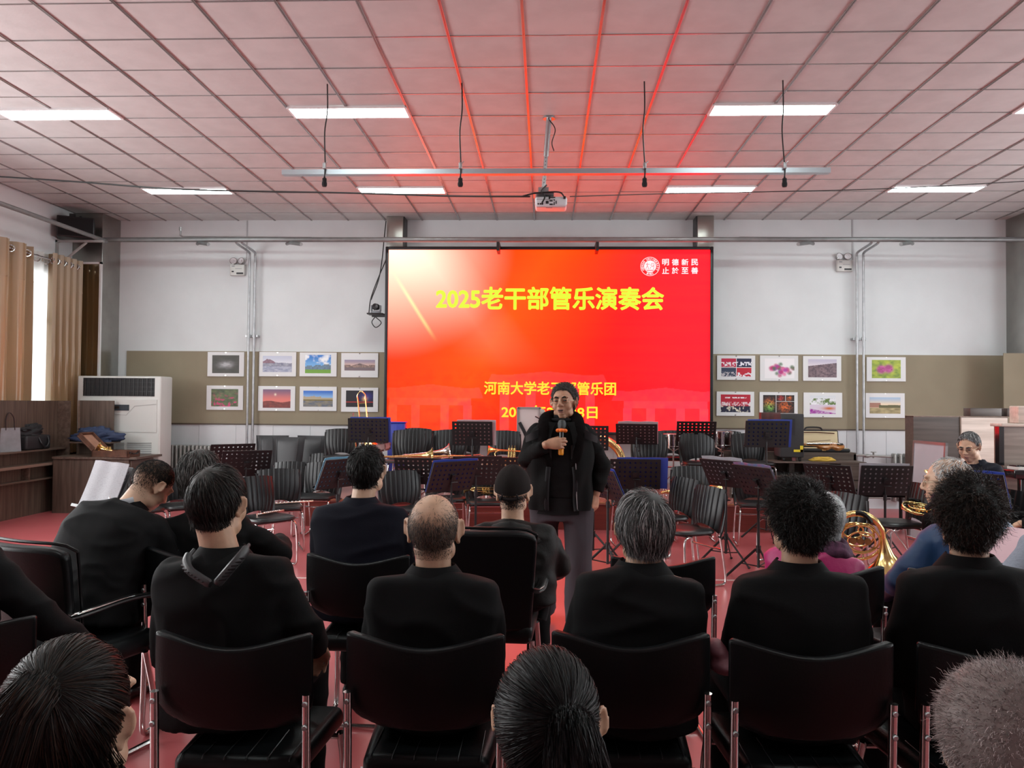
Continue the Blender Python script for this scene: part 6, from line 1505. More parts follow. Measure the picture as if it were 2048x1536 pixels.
def person(label, X, Y, rz=0, neck=(0,.03,1.05), sw=.215, bulk=1.0, head=(0,.035,.145), hrot=(0,0,0), k=1.0, seat=.49, arms=None, legs=None, jacket=suit, jname='jacket', trousers=trous, skin=skin_m, collar='suit', wr=.006, roll=0, bow=.03, shoes=True, voxel=.0065, hands=True, bodyhem=-.15, jaw=1.0, ear=1.0, depth=1.0, arm_r=1.0, hem=-.2, jvox=.012, hand_kw=None, pel=None, legdraw=True, sleeves=True, open_front=False, zbase=0):
    root = thing('person', label, 'person', (X, Y, zbase), R(rz))
    base = Vector(pel or (0,-.0,seat+.10)); nk = Vector(neck); ax = (nk-base).normalized()
    HC_ = nk+Vector(head)*k
    H = Matrix.Translation(HC_) @ Matrix.Rotation(R(hrot[0]), 4, 'Z') @ Matrix.Rotation(R(hrot[1]), 4, 'X') @ Matrix.Rotation(R(hrot[2]), 4, 'Y')
    sh = [nk+Vector((s*(sw-.066)*math.cos(roll), 0, -s*(sw-.066)*math.sin(roll)))-ax*.092 for s in (-1, 1)]
    if arms is None:
        arms = [[(-sw+.035, nk.y+.05, nk.z-.35), (-.13, nk.y+.27, seat+.20)], [(sw-.035, nk.y+.05, nk.z-.35), (.13, nk.y+.27, seat+.20)]]
    if legs is None:
        legs = [[(-.10,.05,seat+.085),(-.13,.45,seat+.075),(-.13,.44,.09)], [(.10,.05,seat+.085),(.13,.45,seat+.075),(.13,.44,.09)]]
    # one continuous body
    b = MB(); head_parts(b, H, k, ear, jaw)
    nb = nk-ax*.06; hd = H @ Vector((0,-.022,-.045)); b.tube([nb, nb.lerp(hd, .5), hd, H @ Vector((0,-.018,-.0))], [.062*k,.0565*k,.056*k,.055*k], 16)
    b.loft(spine_rings(base, nk, sw, bulk*.97, depth, .022, roll, bow=bow, hem=bodyhem, top=1.0))
    for i, s in enumerate((-1, 1)):
        e, w = Vector(arms[i][0]), Vector(arms[i][1]); limb(b, [sh[i], e, w], [.048,.038,.027])
        if hands:
            kw = dict(curl=(28,38,26), side=-s if True else s); 
            if hand_kw and hand_kw[i]: kw.update(hand_kw[i])
            Mh = kw.pop('M', None)
            if Mh is None:
                y = (w-e).normalized(); y = (y*.6+Vector((-s*.25,.35,-.35))).normalized(); z = Vector((s*.25,.1,1)); z = (z-y*z.dot(y)).normalized(); x = y.cross(z); Mh = Matrix((x, y, z)).transposed().to_4x4(); Mh.translation = w; kw['side'] = -s
            hand(b, Mh, k=1.0, **kw)
        lg = [Vector(q) for q in legs[i]]; limb(b, lg, [.07,.05,.036]); 
        f = lg[2]; fd = Vector((0,1,0)) if len(legs[i]) < 4 else Vector(legs[i][3]).normalized(); capsule(b, f, f+fd*.13+Vector((0,0,-.035)), .034, .024)
    me = remesh(b, voxel, 2, .4, 'body'); me.materials.append(skin); body = link('body', me, root)
    # garments
    b = MB()
    if not open_front:
        b.loft(spine_rings(base, nk, sw, bulk, depth, 0, roll, bow=bow, hem=hem, top=1.0))
        for i, s in enumerate((-1, 1)):
            e, w = Vector(arms[i][0]), Vector(arms[i][1]); w2 = e.lerp(w, .97)
            limb(b, [sh[i]+Vector((0,0,.0)), sh[i].lerp(e, .5), e], [.062*arm_r,.066*arm_r,.058*arm_r]); b.tube([e, e.lerp(w2, .5), w2], [.058*arm_r,.053*arm_r,.043*arm_r], 14)
        me = remesh(b, jvox, 5, .5, jname)
        if wr: wrinkle(me, wr, seed=int(abs(X*100)) % 97)
        me.materials.append(jacket); jk = link(jname, me, root)
        if collar == 'suit':
            b = MB(); t = ax
            def col(u, v):
                a = -(R(-40)+R(260)*u); r = .061+.034*v; zz = .014-.046*v
                return nk+Vector((r*math.cos(a)*1.05, r*math.sin(a)-.004, 0))+Vector((0,0,1))*zz
            b.sheet(col, 36, 8, -.006); b.build('collar', jacket, jk, angle=80)
    else: jk = None
    if legdraw:
        b = MB(); b.ell((base.x, base.y, seat+.085), (.19*bulk,.16,.095), 20, 12)
        for i in (0, 1):
            lg = [Vector(q) for q in legs[i]]; limb(b, lg[:2], [.095,.075]); b.tube([lg[1], lg[1].lerp(lg[2], .5), lg[2]+(lg[2]-lg[1]).normalized()*.03], [.075,.066,.066], 14)
        me = remesh(b, .015, 4, .5, 'trousers'); wrinkle(me, .003, seed=5); me.materials.append(trousers); link('trousers', me, root)
        if shoes:
            for i in (0, 1):
                f = Vector(legs[i][2]); fd = Vector((0,1,0)) if len(legs[i]) < 4 else Vector(legs[i][3]).normalized(); sd = fd.cross(Vector((0,0,1))).normalized(); z0 = f.z-.09; b = MB(); rings = []
                for t, wv, h in ((-.085,.022,.05),(-.07,.034,.075),(-.02,.040,.085),(.05,.042,.065),(.12,.048,.05),(.17,.040,.038),(.195,.02,.025)):
                    rings.append([f+fd*t+sd*(wv*math.cos(2*PI*j/16))+Vector((0,0,-f.z+z0+max(.002, h*.5+h*.5*math.sin(2*PI*j/16)))) for j in range(16)])
                b.loft(rings); s_ = b.build('shoe', shoe_m, root)
                b = MB(); rings = [[f+fd*t+sd*(wv*1.06*math.cos(2*PI*j/16))+Vector((0,0,-f.z+z0+z)) for j in range(16)] for t, wv, z in ()]; 
    return root, H, jk, body
def glasses(root, H, k=1.0, half=False):
    b = MB()
    for s in (-1, 1):
        b.tube([H @ (Vector((s*.033+.023*math.cos(a)*1.05, .094-.006*abs(math.cos(a)), .012+.018*math.sin(a)))*k) for a in [2*PI*i/18 for i in range(18)]], .0012, 6, closed=True)
        b.tube([H @ (Vector(q)*k) for q in ((s*.057,.088,.016),(s*.079,.05,.016),(s*.085,-.005,.018),(s*.082,-.02,.004))], .0017, 6)
    b.tube([H @ (Vector(q)*k) for q in ((-.010,.095,.014),(0,.100,.018),(.010,.095,.014))], .0017, 6); return b.build('glasses', gl_m, root)
def face(root, H, k=1.0, brow=(.02,.018,.016), open_=0.0):
    dk = mat('dark eye', (.012,.010,.009), .15); lipm = mat('lip skin', (.26,.10,.085), .45); bm_ = mat('eyebrow hair %d' % int(brow[0]*1000), brow, .9, spec=.05)
    for s in (-1, 1):
        b = MB(); b.ell(H @ (Vector((s*.031,.0845,.015))*k), (.0125*k,.0045*k,.0042*k), 12, 8, M=H.to_3x3().to_4x4()); b.build('eye', dk, root)
        b = MB(); b.tube([H @ (Vector(q)*k) for q in ((s*.013,.0885,.034),(s*.03,.0895,.040),(s*.052,.077,.034))], [.0042*k,.0056*k,.0026*k], 8, flat=(1,.6)); b.build('eyebrow', bm_, root)
    b = MB(); b.ell(H @ (Vector((0,.0925,-.0465))*k), (.022*k,.005*k,.004*k), 14, 8, M=H.to_3x3().to_4x4()); b.ell(H @ (Vector((0,.091,-.0585-open_*.004))*k), (.019*k,.005*k,.0048*k), 14, 8, M=H.to_3x3().to_4x4()); lp = b.build('lips', lipm, root)
    if open_: b = MB(); b.ell(H @ (Vector((0,.0955,-.0525))*k), (.019*k,.004*k,.0050*k*open_), 14, 8, M=H.to_3x3().to_4x4()); b.build('mouth', mat('dark mouth', (.03,.012,.010), .6), lp)
def place(px, py, Y): p = at(px, py, Y=Y); return p
def seated(label, Y, nx, ny, hx, hy, rz=0, lean=.05, **kw):
    # neck base at picture column nx / row ny, head centre at hx / hy (both near depth Y)
    n = at(nx, ny, Y=Y+lean); h = at(hx, hy, Y=Y+lean+.035); Rz = Matrix.Rotation(R(-rz), 3, 'Z'); base = kw.pop('bx', None); bxw = at(base, ny, Y=Y).x if base is not None else n.x
    nl = Rz @ Vector((n.x-bxw, lean, 0)); nl.z = n.z; hl = Rz @ Vector((h.x-n.x, kw.pop('hfw', .035), 0)); hl.z = h.z-n.z
    k = kw.get('k', 1.0); return person(label, bxw, Y, rz, neck=tuple(nl), head=tuple(hl/k), **kw)
# ------------------------------------------------------------------ the audience
# man with the neck cushion
r, H, jk, bd = seated('person in black suit seen from behind with a dark neck massager over both shoulders', 2.56, 447, 1100, 436, 1010, lean=.02, bx=462, sw=.225, bulk=1.02, hrot=(-9,-4,3), k=1.03, jaw=1.05, roll=.05,
  arms=[[(-.215,.04,.70),(-.15,.26,.66)],[(.245,.0,.79),(.255,.12,.71)]])
def thin1(p): 
    d = np.linalg.norm((p-np.array((-.012,-.062,.085)))/np.array((.045,.040,.05)), axis=1); return np.clip((d-.25)*1.0, .30, 1)
hair(r, H, 'whorl', BLACK+[(.05,.045,.04)], 5200, .060, .012, 'short', .0016, 1, 1.03, W=(-.012,-.062,.088), dens=thin1, rough=.12, cap_col=(.022,.019,.017))
for path in (((388,1100,2.50),(374,1120,2.45),(379,1140,2.42),(397,1154,2.405),(421,1169,2.395)), ((498,1090,2.50),(487,1106,2.45),(470,1126,2.42),(452,1147,2.405),(433,1169,2.395))):
    pts = bez([at(*q[:2], Y=q[2])-r.location for q in path], 6); b = MB(); b.tube(pts, [.007]*4+[.017]*(len(pts)-5)+[.012], 10, flat=(1,.75)); s_ = b.build('neck_massager', mat('dark grey rubberised plastic', (.045,.047,.05), .4), jk)
    b = MB()
    for q in range(9, len(pts)-2, 2): b.tube([pts[q]+Vector((-.016,-.004,0)), pts[q]+Vector((0,-.016,0)), pts[q]+Vector((.016,-.004,0))], .003, 5)
    b.build('massager_rib', black_plastic, s_)
nape(r, H, BLACK+[(.05,.045,.04)], 31, 1.03)
# bald man
r, H, jk, bd = seated('person bald with a ring of short grey hair, black suit, front row centre', 2.58, 868, 1138, 868, 1062, lean=.02, sw=.218, hrot=(0,4,0), k=1.02, ear=1.15, arms=[[(-.180,.05,.70),(-.13,.27,.66)],[(.180,.05,.70),(.13,.27,.66)]])
def ring(p): return np.clip(1.0-np.clip((p[:, 2]-.015)/.07, 0, 1)*.93, .06, 1)*np.clip(1.1-np.exp(-((p[:, 0]/.04)**2)-((p[:, 2]-.09)/.04)**2), 0, 1)
hair(r, H, 'whorl', [(.05,.045,.04),(.10,.09,.08),(.16,.14,.12),(.03,.028,.025)], 9000, .010, .004, 'short', .0009, 2, 1.02, dens=ring, cap=False, rough=.3)
# grey haired man
r, H, jk, bd = seated('person with thick grey hair in a black suit, right of centre in the front row', 2.58, 1282, 1130, 1288, 1062, lean=.02, bx=1264, sw=.215, hrot=(6,0,-2), k=1.0)
hair(r, H, 'whorl', GREY, 6500, .085, .020, 'short', .0017, 3, 1.0, W=(.022,-.055,.098), rough=.16, lift=.02, cap_col=(.05,.05,.05), capoff=.010)
nape(r, H, GREY, 33, 1.0)
# curly haired woman
r, H, jk, bd = seated('person with short curly black hair in a black suit and mauve gloves', 2.58, 1596, 1130, 1594, 1045, lean=.02, bx=1602, sw=.208, hrot=(7,4,-3), k=.98, arm_r=.93, arms=[[(-.205,.03,.71),(-.205,.22,.68)],[(.195,.06,.70),(.12,.28,.66)]])
def fore(p): return np.where(p[:, 2] < -.045, .5, 1.)
hair(r, H, 'curly', BLACK+BROWN[:1], 8500, .055, .02, 'short', .0019, 4, .98, vol=.016, rough=.5, dens=fore, capoff=.006, cap_col=(.005,.0045,.0045))
gm = mat('mauve quilted glove', (.24,.10,.125), .6, bump=.25, bscale=40)
g1, g2 = at(1433, 1298, Y=2.60)-r.location, at(1449, 1328, Y=2.57)-r.location
b = MB(); b.ell(g1, (.034,.075,.030), 14, 10); b.ell(g2, (.050,.07,.030), 14, 10); capsule(b, g1+Vector((.0,-.03,-.01)), g2+Vector((.03,-.03,0)), .022, .026)
for q in range(4): capsule(b, g1+Vector((-.022+.015*q,.06,.0)), g1+Vector((-.026+.016*q,.11,-.012)), .010, .009); capsule(b, g2+Vector((-.03+.018*q,.05,.0)), g2+Vector((-.03+.018*q,.10,-.012)), .011, .010)
me = remesh(b, .007, 3, .5, 'glove'); me.materials.append(gm); link('glove', me, r)
# curly haired person at the right
r, H, jk, bd = seated('person with dark curly hair in black jacket, right end of the front row', 2.58, 1938, 1118, 1935, 1036, lean=.02, bx=1955, sw=.23, hrot=(-16,4,2), k=.98, arms=[[(-.225,.02,.70),(-.17,.26,.64)],[(.225,.06,.70),(.12,.28,.66)]])
hair(r, H, 'curly', BLACK+BROWN, 8500, .055, .02, 'short', .0019, 5, .98, vol=.018, rough=.5, capoff=.006, cap_col=(.005,.0045,.0045))
# left edge person
r, H, jk, bd = person('person at the left edge, only a dark jacket sleeve and shoulder in view', xat(-150, 2.6, 1.0), 2.62, -8, neck=(0,.03,1.07), sw=.24, bulk=1.05, hrot=(0,0,0), jacket=suit, arms=[[(-.29,.04,.70),(-.14,.26,.66)],[(.36,.07,.80),(.40,.30,.60)]])
hair(r, H, 'whorl', BLACK, 1500, .05, .012, 'short', .0018, 6)
# second row -------------------------------------------------------
r, H, jk, bd = seated('person with black hair and gold glasses in a navy suit, second row', 3.78, 722, 1000, 735, 943, lean=.03, bx=720, sw=.235, bulk=1.03, hrot=(-10,2,0), k=.98, jacket=navy, skin=skin_p)
hair(r, H, 'whorl', BLACK, 4200, .040, .016, 'short', .0024, 7, .98, rough=.25, lift=.02, capoff=.006); nape(r, H, BLACK, 37, .98); glasses(r, H, .98)
r, H, jk, bd = seated('person in a black peaked cap and hooded black coat, second row', 4.02, 1026, 1040, 1026, 985, lean=.04, bx=1025, sw=.225, bulk=1.06, hrot=(-6,2,0), k=1.0, jacket=padded, jname='coat', collar=None, wr=.007, ear=1.25, arms=[[(-.22,.05,.70),(-.14,.28,.66)],[(.235,.10,.70),(.20,.32,.62)]])
hair(r, H, 'whorl', SALT, 1400, .02, .006, 'short', .0022, 8, 1.0, dens=lambda p: np.where(p[:, 2] < .0, 1., 0.), cap=False)
capm = mat('brown black cotton cap', (.017,.0135,.013), .85, bump=.08, bscale=150, spec=.08)
b = MB()
def cap_(u, v):
    a = 2*PI*u; bb = R(-4)+R(94)*v; q = 1.10+.02*abs(math.sin(3*a)); back = max(0, -math.sin(a))
    return H @ Vector((.079*q*math.cos(bb)*math.cos(a), -.013+.102*q*math.cos(bb)*math.sin(a), .030-.022*back*(1-v)+.098*q*math.sin(bb)))
b.sheet(cap_, 48, 16, -.004); c_ = b.build('cap', capm, r, angle=70)
b = MB(); b.sheet(lambda u, v: H @ Vector(((u-.5)*.15, .09+.075*math.sin(u*PI)*v, .045-.012*v-.03*(2*u-1)**2)), 14, 5, .004); b.build('cap_peak', capm, c_)
b = MB(); b.tube(bez([H @ Vector(q) for q in ((-.045,-.112,-.018),(-.03,-.118,.012),(0,-.12,.024),(.03,-.118,.012),(.045,-.112,-.018))]), .005, 6); b.tube(bez([H @ Vector(q) for q in ((-.05,-.108,-.012),(0,-.119,-.018),(.05,-.108,-.012))]), .006, 6, flat=(1.6,.5)); b.build('cap_strap', black_plastic, c_)
b = MB(); nk = H.translation-Vector((0,.05,.145))
for z, a_, c2, rr in ((.00,.115,.10,.030),(-.045,.165,.125,.034),(-.03,.14,.115,.034)): b.tube([nk+Vector((a_*math.cos(t), -.01+c2*math.sin(t)*1.0, z-.03*abs(math.cos(t)))) for t in [R(170+20*i) for i in range(11)]], rr, 10)
me = remesh(b, .012, 5, .5, 'hood'); wrinkle(me, .004, seed=3); me.materials.append(padded); link('hood', me, jk)
# bowing man
r, H, jk, bd = person('person bowing forward with cropped black hair in a black suit, left', xat(178, 3.62, .9), 3.62, -12, neck=(.03,.20,1.02), head=(.045,.115,.075), hrot=(-18,-42,8), sw=.245, bulk=1.14, k=1.02, depth=1.1, bow=.07, arms=[[(-.30,.22,.66),(-.10,.46,.60)],[(.31,.24,.68),(.16,.48,.58)]], skin=skin_p)
def fade(p): return np.clip((p[:, 2]+.02)/.07, .22, 1)
hair(r, H, 'whorl', BLACK, 13000, .010, .005, 'short', .0013, 9, 1.02, dens=fade, cap=False, rough=.4)
b = MB(); nk = Vector((.03,.20,1.02)); b.tube([nk+Vector((.074*math.cos(t), .074*math.sin(t)*.9-.005, .040+.035*math.sin(t)*.6)) for t in [R(205+13*i) for i in range(11)]], .009, 6, flat=(1.4,.5)); b.build('shirt_collar', mat('white shirt cotton', (.62,.66,.70), .7), jk)
# wavy haired person
r, H, jk, bd = seated('person with wavy grey black hair in black, behind the man with the neck massager', 3.88, 408, 1022, 400, 955, lean=.05, bx=415, sw=.235, bulk=1.05, hrot=(-8,-4,6), k=1.05, arms=[[(-.29,.05,.70),(-.14,.28,.66)],[(.33,.12,.76),(.24,.34,.80)]])
hair(r, H, 'whorl', SALT+[(.16,.155,.15)], 4800, .085, .020, 'woman', .0022, 10, 1.05, W=(-.01,-.02,.12), rough=.22, lift=.04, capoff=.012)
# white haired woman in magenta
mag = mat('magenta quilted nylon', (.42,.012,.13), .45, bump=.12, bscale=50)
r, H, jk, bd = seated('person with white bobbed hair in a magenta coat and purple scarf', 3.72, 1632, 1100, 1646, 1038, lean=.03, bx=1620, sw=.225, hrot=(-8,0,0), k=.98, jacket=mag, jname='coat', collar=None, wr=.009, skin=skin_p)
hair(r, H, 'whorl', WHITE, 4200, .105, .020, 'woman', .0024, 11, .98, W=(.0,-.02,.122), rough=.07, lift=.03, swirl=.05, cap_col=(.4,.41,.42), capoff=.010)
b = MB(); nk = H.translation-Vector((0,.03,.14)); 
for z, rr in ((.03,.085),(.0,.10)): b.tube([nk+Vector((rr*math.cos(t), rr*math.sin(t), z+.012*math.sin(3*t))) for t in [2*PI*i/22 for i in range(22)]], .024, 8, closed=True)
me = remesh(b, .009, 3, .5, 'scarf'); wrinkle(me, .005, (20,20,30), 4); me.materials.append(mat('purple black scarf wool', (.045,.012,.035), .9, col2=(.10,.03,.07), vscale=40, bump=.2, bscale=80)); link('scarf', me, r)
# man in the blue jacket
blue = mat('dark blue windcheater nylon', (.012,.05,.135), .5, bump=.12, bscale=35)
r, H, jk, bd = person('person balding with glasses in a blue jacket, seen in profile facing left', xat(1980, 3.72, .9), 3.72, 24, neck=(-.02,.14,1.02), head=(.01,.07,.13), hrot=(30,-4,0), sw=.235, bulk=1.08, k=1.02, jacket=blue, jname='jacket', collar=None, wr=.008, bow=.05, arms=[[(-.32,.20,.72),(-.16,.44,.60)],[(.30,.22,.72),(.12,.46,.62)]], skin=skin_p)
r['label'] = 'person balding with glasses in a blue jacket, seen in profile facing left'
hair(r, H, 'whorl', WHITE+[(.2,.2,.2)], 2600, .028, .007, 'high', .0020, 12, 1.02, dens=lambda p: np.clip(1.15-np.clip((p[:, 2]-.02)/.08, 0, 1)*.8, .15, 1), cap=False, rough=.15); glasses(r, H, 1.02); face(r, H, 1.02, (.2,.2,.2))
b = MB(); nk = Vector((-.02,.14,1.07)); b.tube([nk+Vector((.095*math.cos(t), .09*math.sin(t), .012+.01*math.sin(t))) for t in [2*PI*i/20 for i in range(20)]], .028, 8, closed=True); me = remesh(b, .010, 3, .5, 'collar'); me.materials.append(mat('dark navy nylon', (.01,.02,.05), .5)); link('collar', me, jk)
b = MB(); 
for s in (-1, 1): b.tube([H @ Vector(q) for q in ((s*.055,.06,-.085),(s*.072,.03,-.05),(s*.080,-.005,-.02))], .0016, 5)
b.tube(bez([H @ Vector(q) for q in ((-.055,.06,-.085),(-.03,.085,-.105),(0,.09,-.11),(.03,.085,-.105),(.055,.06,-.085))]), .012, 8); b.build('face_mask', mat('black mask cloth', (.01,.01,.011), .8), r)
# grey fleece person at the right edge with pink paper
fl = mat('grey blue fleece', (.23,.25,.30), .9, bump=.3, bscale=60)
r, H, jk, bd = person('person in a grey fleece at the right edge, only the left sleeve in view', xat(2168, 3.3, 1.0), 3.3, 10, neck=(0,.06,1.05), sw=.225, jacket=fl, collar=None, arms=[[(-.30,.08,.74),(-.16,.32,.76)],[(.29,.08,.70),(.12,.32,.66)]])
hair(r, H, 'whorl', BLACK, 1500, .05, .012, 'short', .0018, 13)
pc, pd = at(1992, 1085, Y=4.05), at(2032, 1078, Y=3.9)
b = MB(); b.sheet(lambda u, v: (-.12+.24*u, -.15+.30*v, .015*math.sin(u*3)), 8, 8, .002); o = b.build('pink_paper', mat('pale pink paper', (.66,.43,.47), .7)); p = at(2020, 1094, Y=3.62); o.matrix_world = Matrix.Translation(p) @ Matrix.Rotation(R(-18), 4, 'Z') @ Matrix.Rotation(R(22), 4, 'X'); tag(o, 'pale pink sheet of paper held at the right edge by the person in grey fleece', 'paper')
# nearest heads ----------------------------------------------------
r, H, jk, bd = seated('person with a low black ponytail seen from behind, nearest at bottom centre', 1.34, 1100, 1575, 1098, 1452, lean=.02, sw=.20, hrot=(-6,3,-3), k=1.04, seat=.47, jacket=navy, voxel=.0055)
r['label'] = 'person with a low black ponytail seen from behind, nearest at bottom centre'
hair(r, H, 'tie', BLACK+[(.008,.009,.011)], 11000, .17, .012, 'woman', .0013, 14, 1.04, tie=(.046,-.118,.060), rough=.05, capoff=.003, tail=([(.046,-.114,.062),(.050,-.134,.048),(.054,-.144,.01),(.058,-.140,-.05),(.060,-.124,-.11),(.060,-.11,-.20)], 4200, .050, .001))
b = MB(); Mt = H @ Matrix.Translation((.047,-.124,.061)) @ Matrix.Rotation(R(60), 4, 'X'); b.tube([Mt @ Vector((.019*math.cos(2*PI*i/16), .016*math.sin(2*PI*i/16), 0)) for i in range(16)], .0055, 8, closed=True); b.build('hair_tie', black_plastic, r)
r, H, jk, bd = seated('person with brown black ponytail and cheek turned right, bottom left corner', 1.22, 150, 1570, 150, 1446, lean=.02, sw=.20, hrot=(-5,4,2), k=1.02, seat=.45, jacket=suit, voxel=.0055, skin=skin_p)
hair(r, H, 'tie', BROWN+BLACK, 11000, .17, .016, 'woman', .0013, 15, 1.02, tie=(.022,-.094,.098), rough=.06, capoff=.003, lift=.05, tail=([(.022,-.090,.098),(.016,-.115,.096),(.004,-.144,.06),(-.012,-.150,-.02),(-.026,-.14,-.13),(-.03,-.13,-.24)], 3800, .042, .001))
b = MB(); Mt = H @ Matrix.Translation((.021,-.100,.100)) @ Matrix.Rotation(R(60), 4, 'X'); b.tube([Mt @ Vector((.018*math.cos(2*PI*i/16), .016*math.sin(2*PI*i/16), 0)) for i in range(16)], .004, 8, closed=True); b.build('hair_tie', black_plastic, r)
r, H, jk, bd = seated('person with short fluffy grey brown hair, bottom right corner', 1.26, 2010, 1650, 2012, 1506, lean=.02, sw=.21, hrot=(10,0,0), k=1.0, seat=.45, jacket=suit, voxel=.0065)
hair(r, H, 'curly', [(.26,.205,.20),(.38,.31,.30),(.50,.42,.41),(.15,.12,.115)], 15000, .024, .02, 'woman', .0013, 16, 1.0, vol=.024, rough=.6, cap_col=(.20,.16,.15), capoff=.006)
# pianist at the right ---------------------------------------------
PX, PYY = xat(1962, 7.0, .9), 7.0
make('orch', orch_chair, 'ribbed chair the pianist sits on at the right', (PX+.10, PYY+.08, 0), R(-68), 'black ribbed band chairs')
r, H, jk, bd = person('person with grey hair and glasses in dark suit, looking down at the piano', PX, PYY, 118, neck=(0,.07,1.06), head=(.02,.05,.12), hrot=(14,-24,0), sw=.215, k=1.0, jacket=navy, collar='suit', bow=.04, arms=[[(-.28,.12,.72),(-.12,.34,.70)],[(.28,.12,.72),(.12,.34,.70)]], skin=skin_m)
hair(r, H, 'whorl', GREY+[(.22,.22,.22)], 2600, .035, .010, 'high', .003, 17, 1.0, rough=.25, capoff=.004, cap_col=(.10,.10,.10)); glasses(r, H); face(r, H, 1.0, (.05,.05,.05))
# person cut by the right edge, one shoe in view
make('orch', orch_chair, 'ribbed chair at the right edge under the person with crossed legs', (xat(2120, 6.0, .5), 6.0, 0), R(-90), 'black ribbed band chairs')
r, H, jk, bd = person('person cut by the right edge, only a grey shoe and trouser leg in view', xat(2120, 6.0, .5), 6.0, 80, neck=(0,.03,1.05), legs=[[(-.10,.05,.575),(-.05,.44,.66),(-.02,.50,.62+.0),(0,1,.2)],[(.10,.05,.575),(.13,.45,.565),(.13,.44,.09)]], arms=None)
hair(r, H, 'whorl', BLACK, 1200, .05, .012, 'short', .003, 18)
# ------------------------------------------------------------------ the man speaking
SY = 5.45; sx = at(1122, 900, Y=SY).x
def L(px, py, dy=0):      # picture point -> speaker-local (he faces the viewer)
    p = at(px, py, Y=SY+dy); return Vector((-(p.x-sx), -dy, p.z))
leather_trim = mat('black leather trim', (.012,.0125,.014), .5, spec=.25)
jackm = mat('black padded jacket cloth', (.0055,.0052,.0052), .85, bump=.10, bscale=120, spec=.12)
knit = mat('charcoal knitted sweater', (.011,.0105,.011), .9, bump=.15, bscale=180, spec=.12)
trs = mat('dark plum grey trousers', (.050,.043,.050), .85, bump=.1, bscale=160, spec=.15)
nk = L(1122, 843); nk.y = .02; hc = L(1128, 806); hip = Vector((.0,0,.92))
eR, wR = L(1052, 918, -.02), L(1093, 889, -.215); eL, wL = L(1205, 932, .02), L(1192, 988, -.02)
# hand that holds the microphone: palm turned to the chest, fingers across the handle
y = Vector((-.93,.12,.10)).normalized(); z = Vector((-.1,.96,.15)); z = (z-y*z.dot(y)).normalized(); x = y.cross(z)
Mh = Matrix((x, y, z)).transposed().to_4x4(); Mh.translation = wR
y2 = Vector((.10,.06,-1)).normalized(); z2 = Vector((-.75,.65,0)); z2 = (z2-y2*z2.dot(y2)).normalized(); x2 = y2.cross(z2); Mh2 = Matrix((x2, y2, z2)).transposed().to_4x4(); Mh2.translation = wL
tx = Vector((0,0,1))
sideR = 1 if x.z > 0 else -1
sideL = 1 if x2.y > 0 else -1
lg = [[(-.115,0,.86),(-.12,.02,.47),(-.125,-.02,.09),(-.15,1,0)], [(.105,0,.86),(.115,-.08,.48),(.115,-.34,.10),(.1,1,0)]]
arms = [[tuple(eL), tuple(wL)], [tuple(eR), tuple(wR)]]
r, H, jk, bd = person('person standing and speaking into a microphone, elderly man in black fur-collared jacket', sx, SY, 180, neck=tuple(nk), head=tuple(hc-nk), hrot=(-17,2,3), sw=.20, k=.98, seat=.80, pel=(0,0,.90), arms=arms, legs=lg, jacket=jackm, trousers=trs, voxel=.0045, bodyhem=0, open_front=True, legdraw=False, ear=1.1, skin=mat('tanned skin', (.40,.205,.125), .5, var=.12, vscale=26, bump=.06, bscale=160),
   hand_kw=[dict(M=Mh2, curl=((18,22,15),(20,24,16),(24,28,18),(28,30,20)), side=sideL, thumb=(.45,.8,-.4), tcurl=0), dict(M=Mh, curl=((14,62,44),(16,62,44),(18,62,44),(22,62,40)), side=sideR, thumb=(.35,.85,-.75), tcurl=0)])
r['label'] = 'person standing with a microphone, elderly in a black fur-collared jacket and grey trousers'
face(r, H, .98, (.018,.016,.015), 1.0); glasses(r, H, .98)
hair(r, H, 'comb', [(.030,.025,.023),(.045,.038,.035),(.065,.057,.052)], 8000, .045, .030, 'comb', .0022, 20, .98, comb=(.55,-.75,-.20), rough=.12, lift=.04, capoff=.006, cap_col=(.03,.026,.024))
# sweater
b = MB(); b.loft(spine_rings((0,0,.86), nk, .20, 1.0, .98, .012, 0, bow=.0, hem=-.02, top=1.1)); me = remesh(b, .012, 4, .5, 'sweater'); wrinkle(me, .003, seed=8); me.materials.append(knit); sw_ = link('sweater', me, r)
b = MB(); b.tube([nk+Vector((.066*math.cos(t), .066*math.sin(t)+.004, .012)) for t in [2*PI*i/24 for i in range(24)]], .012, 8, closed=True); b.build('neckband', knit, sw_)
b = MB(); b.loft([[Vector((.19*math.cos(t), .135*math.sin(t), z)) for t in [2*PI*i/28 for i in range(28)]] for z in (.79,.90)]); b.build('waist_rib', knit, sw_)
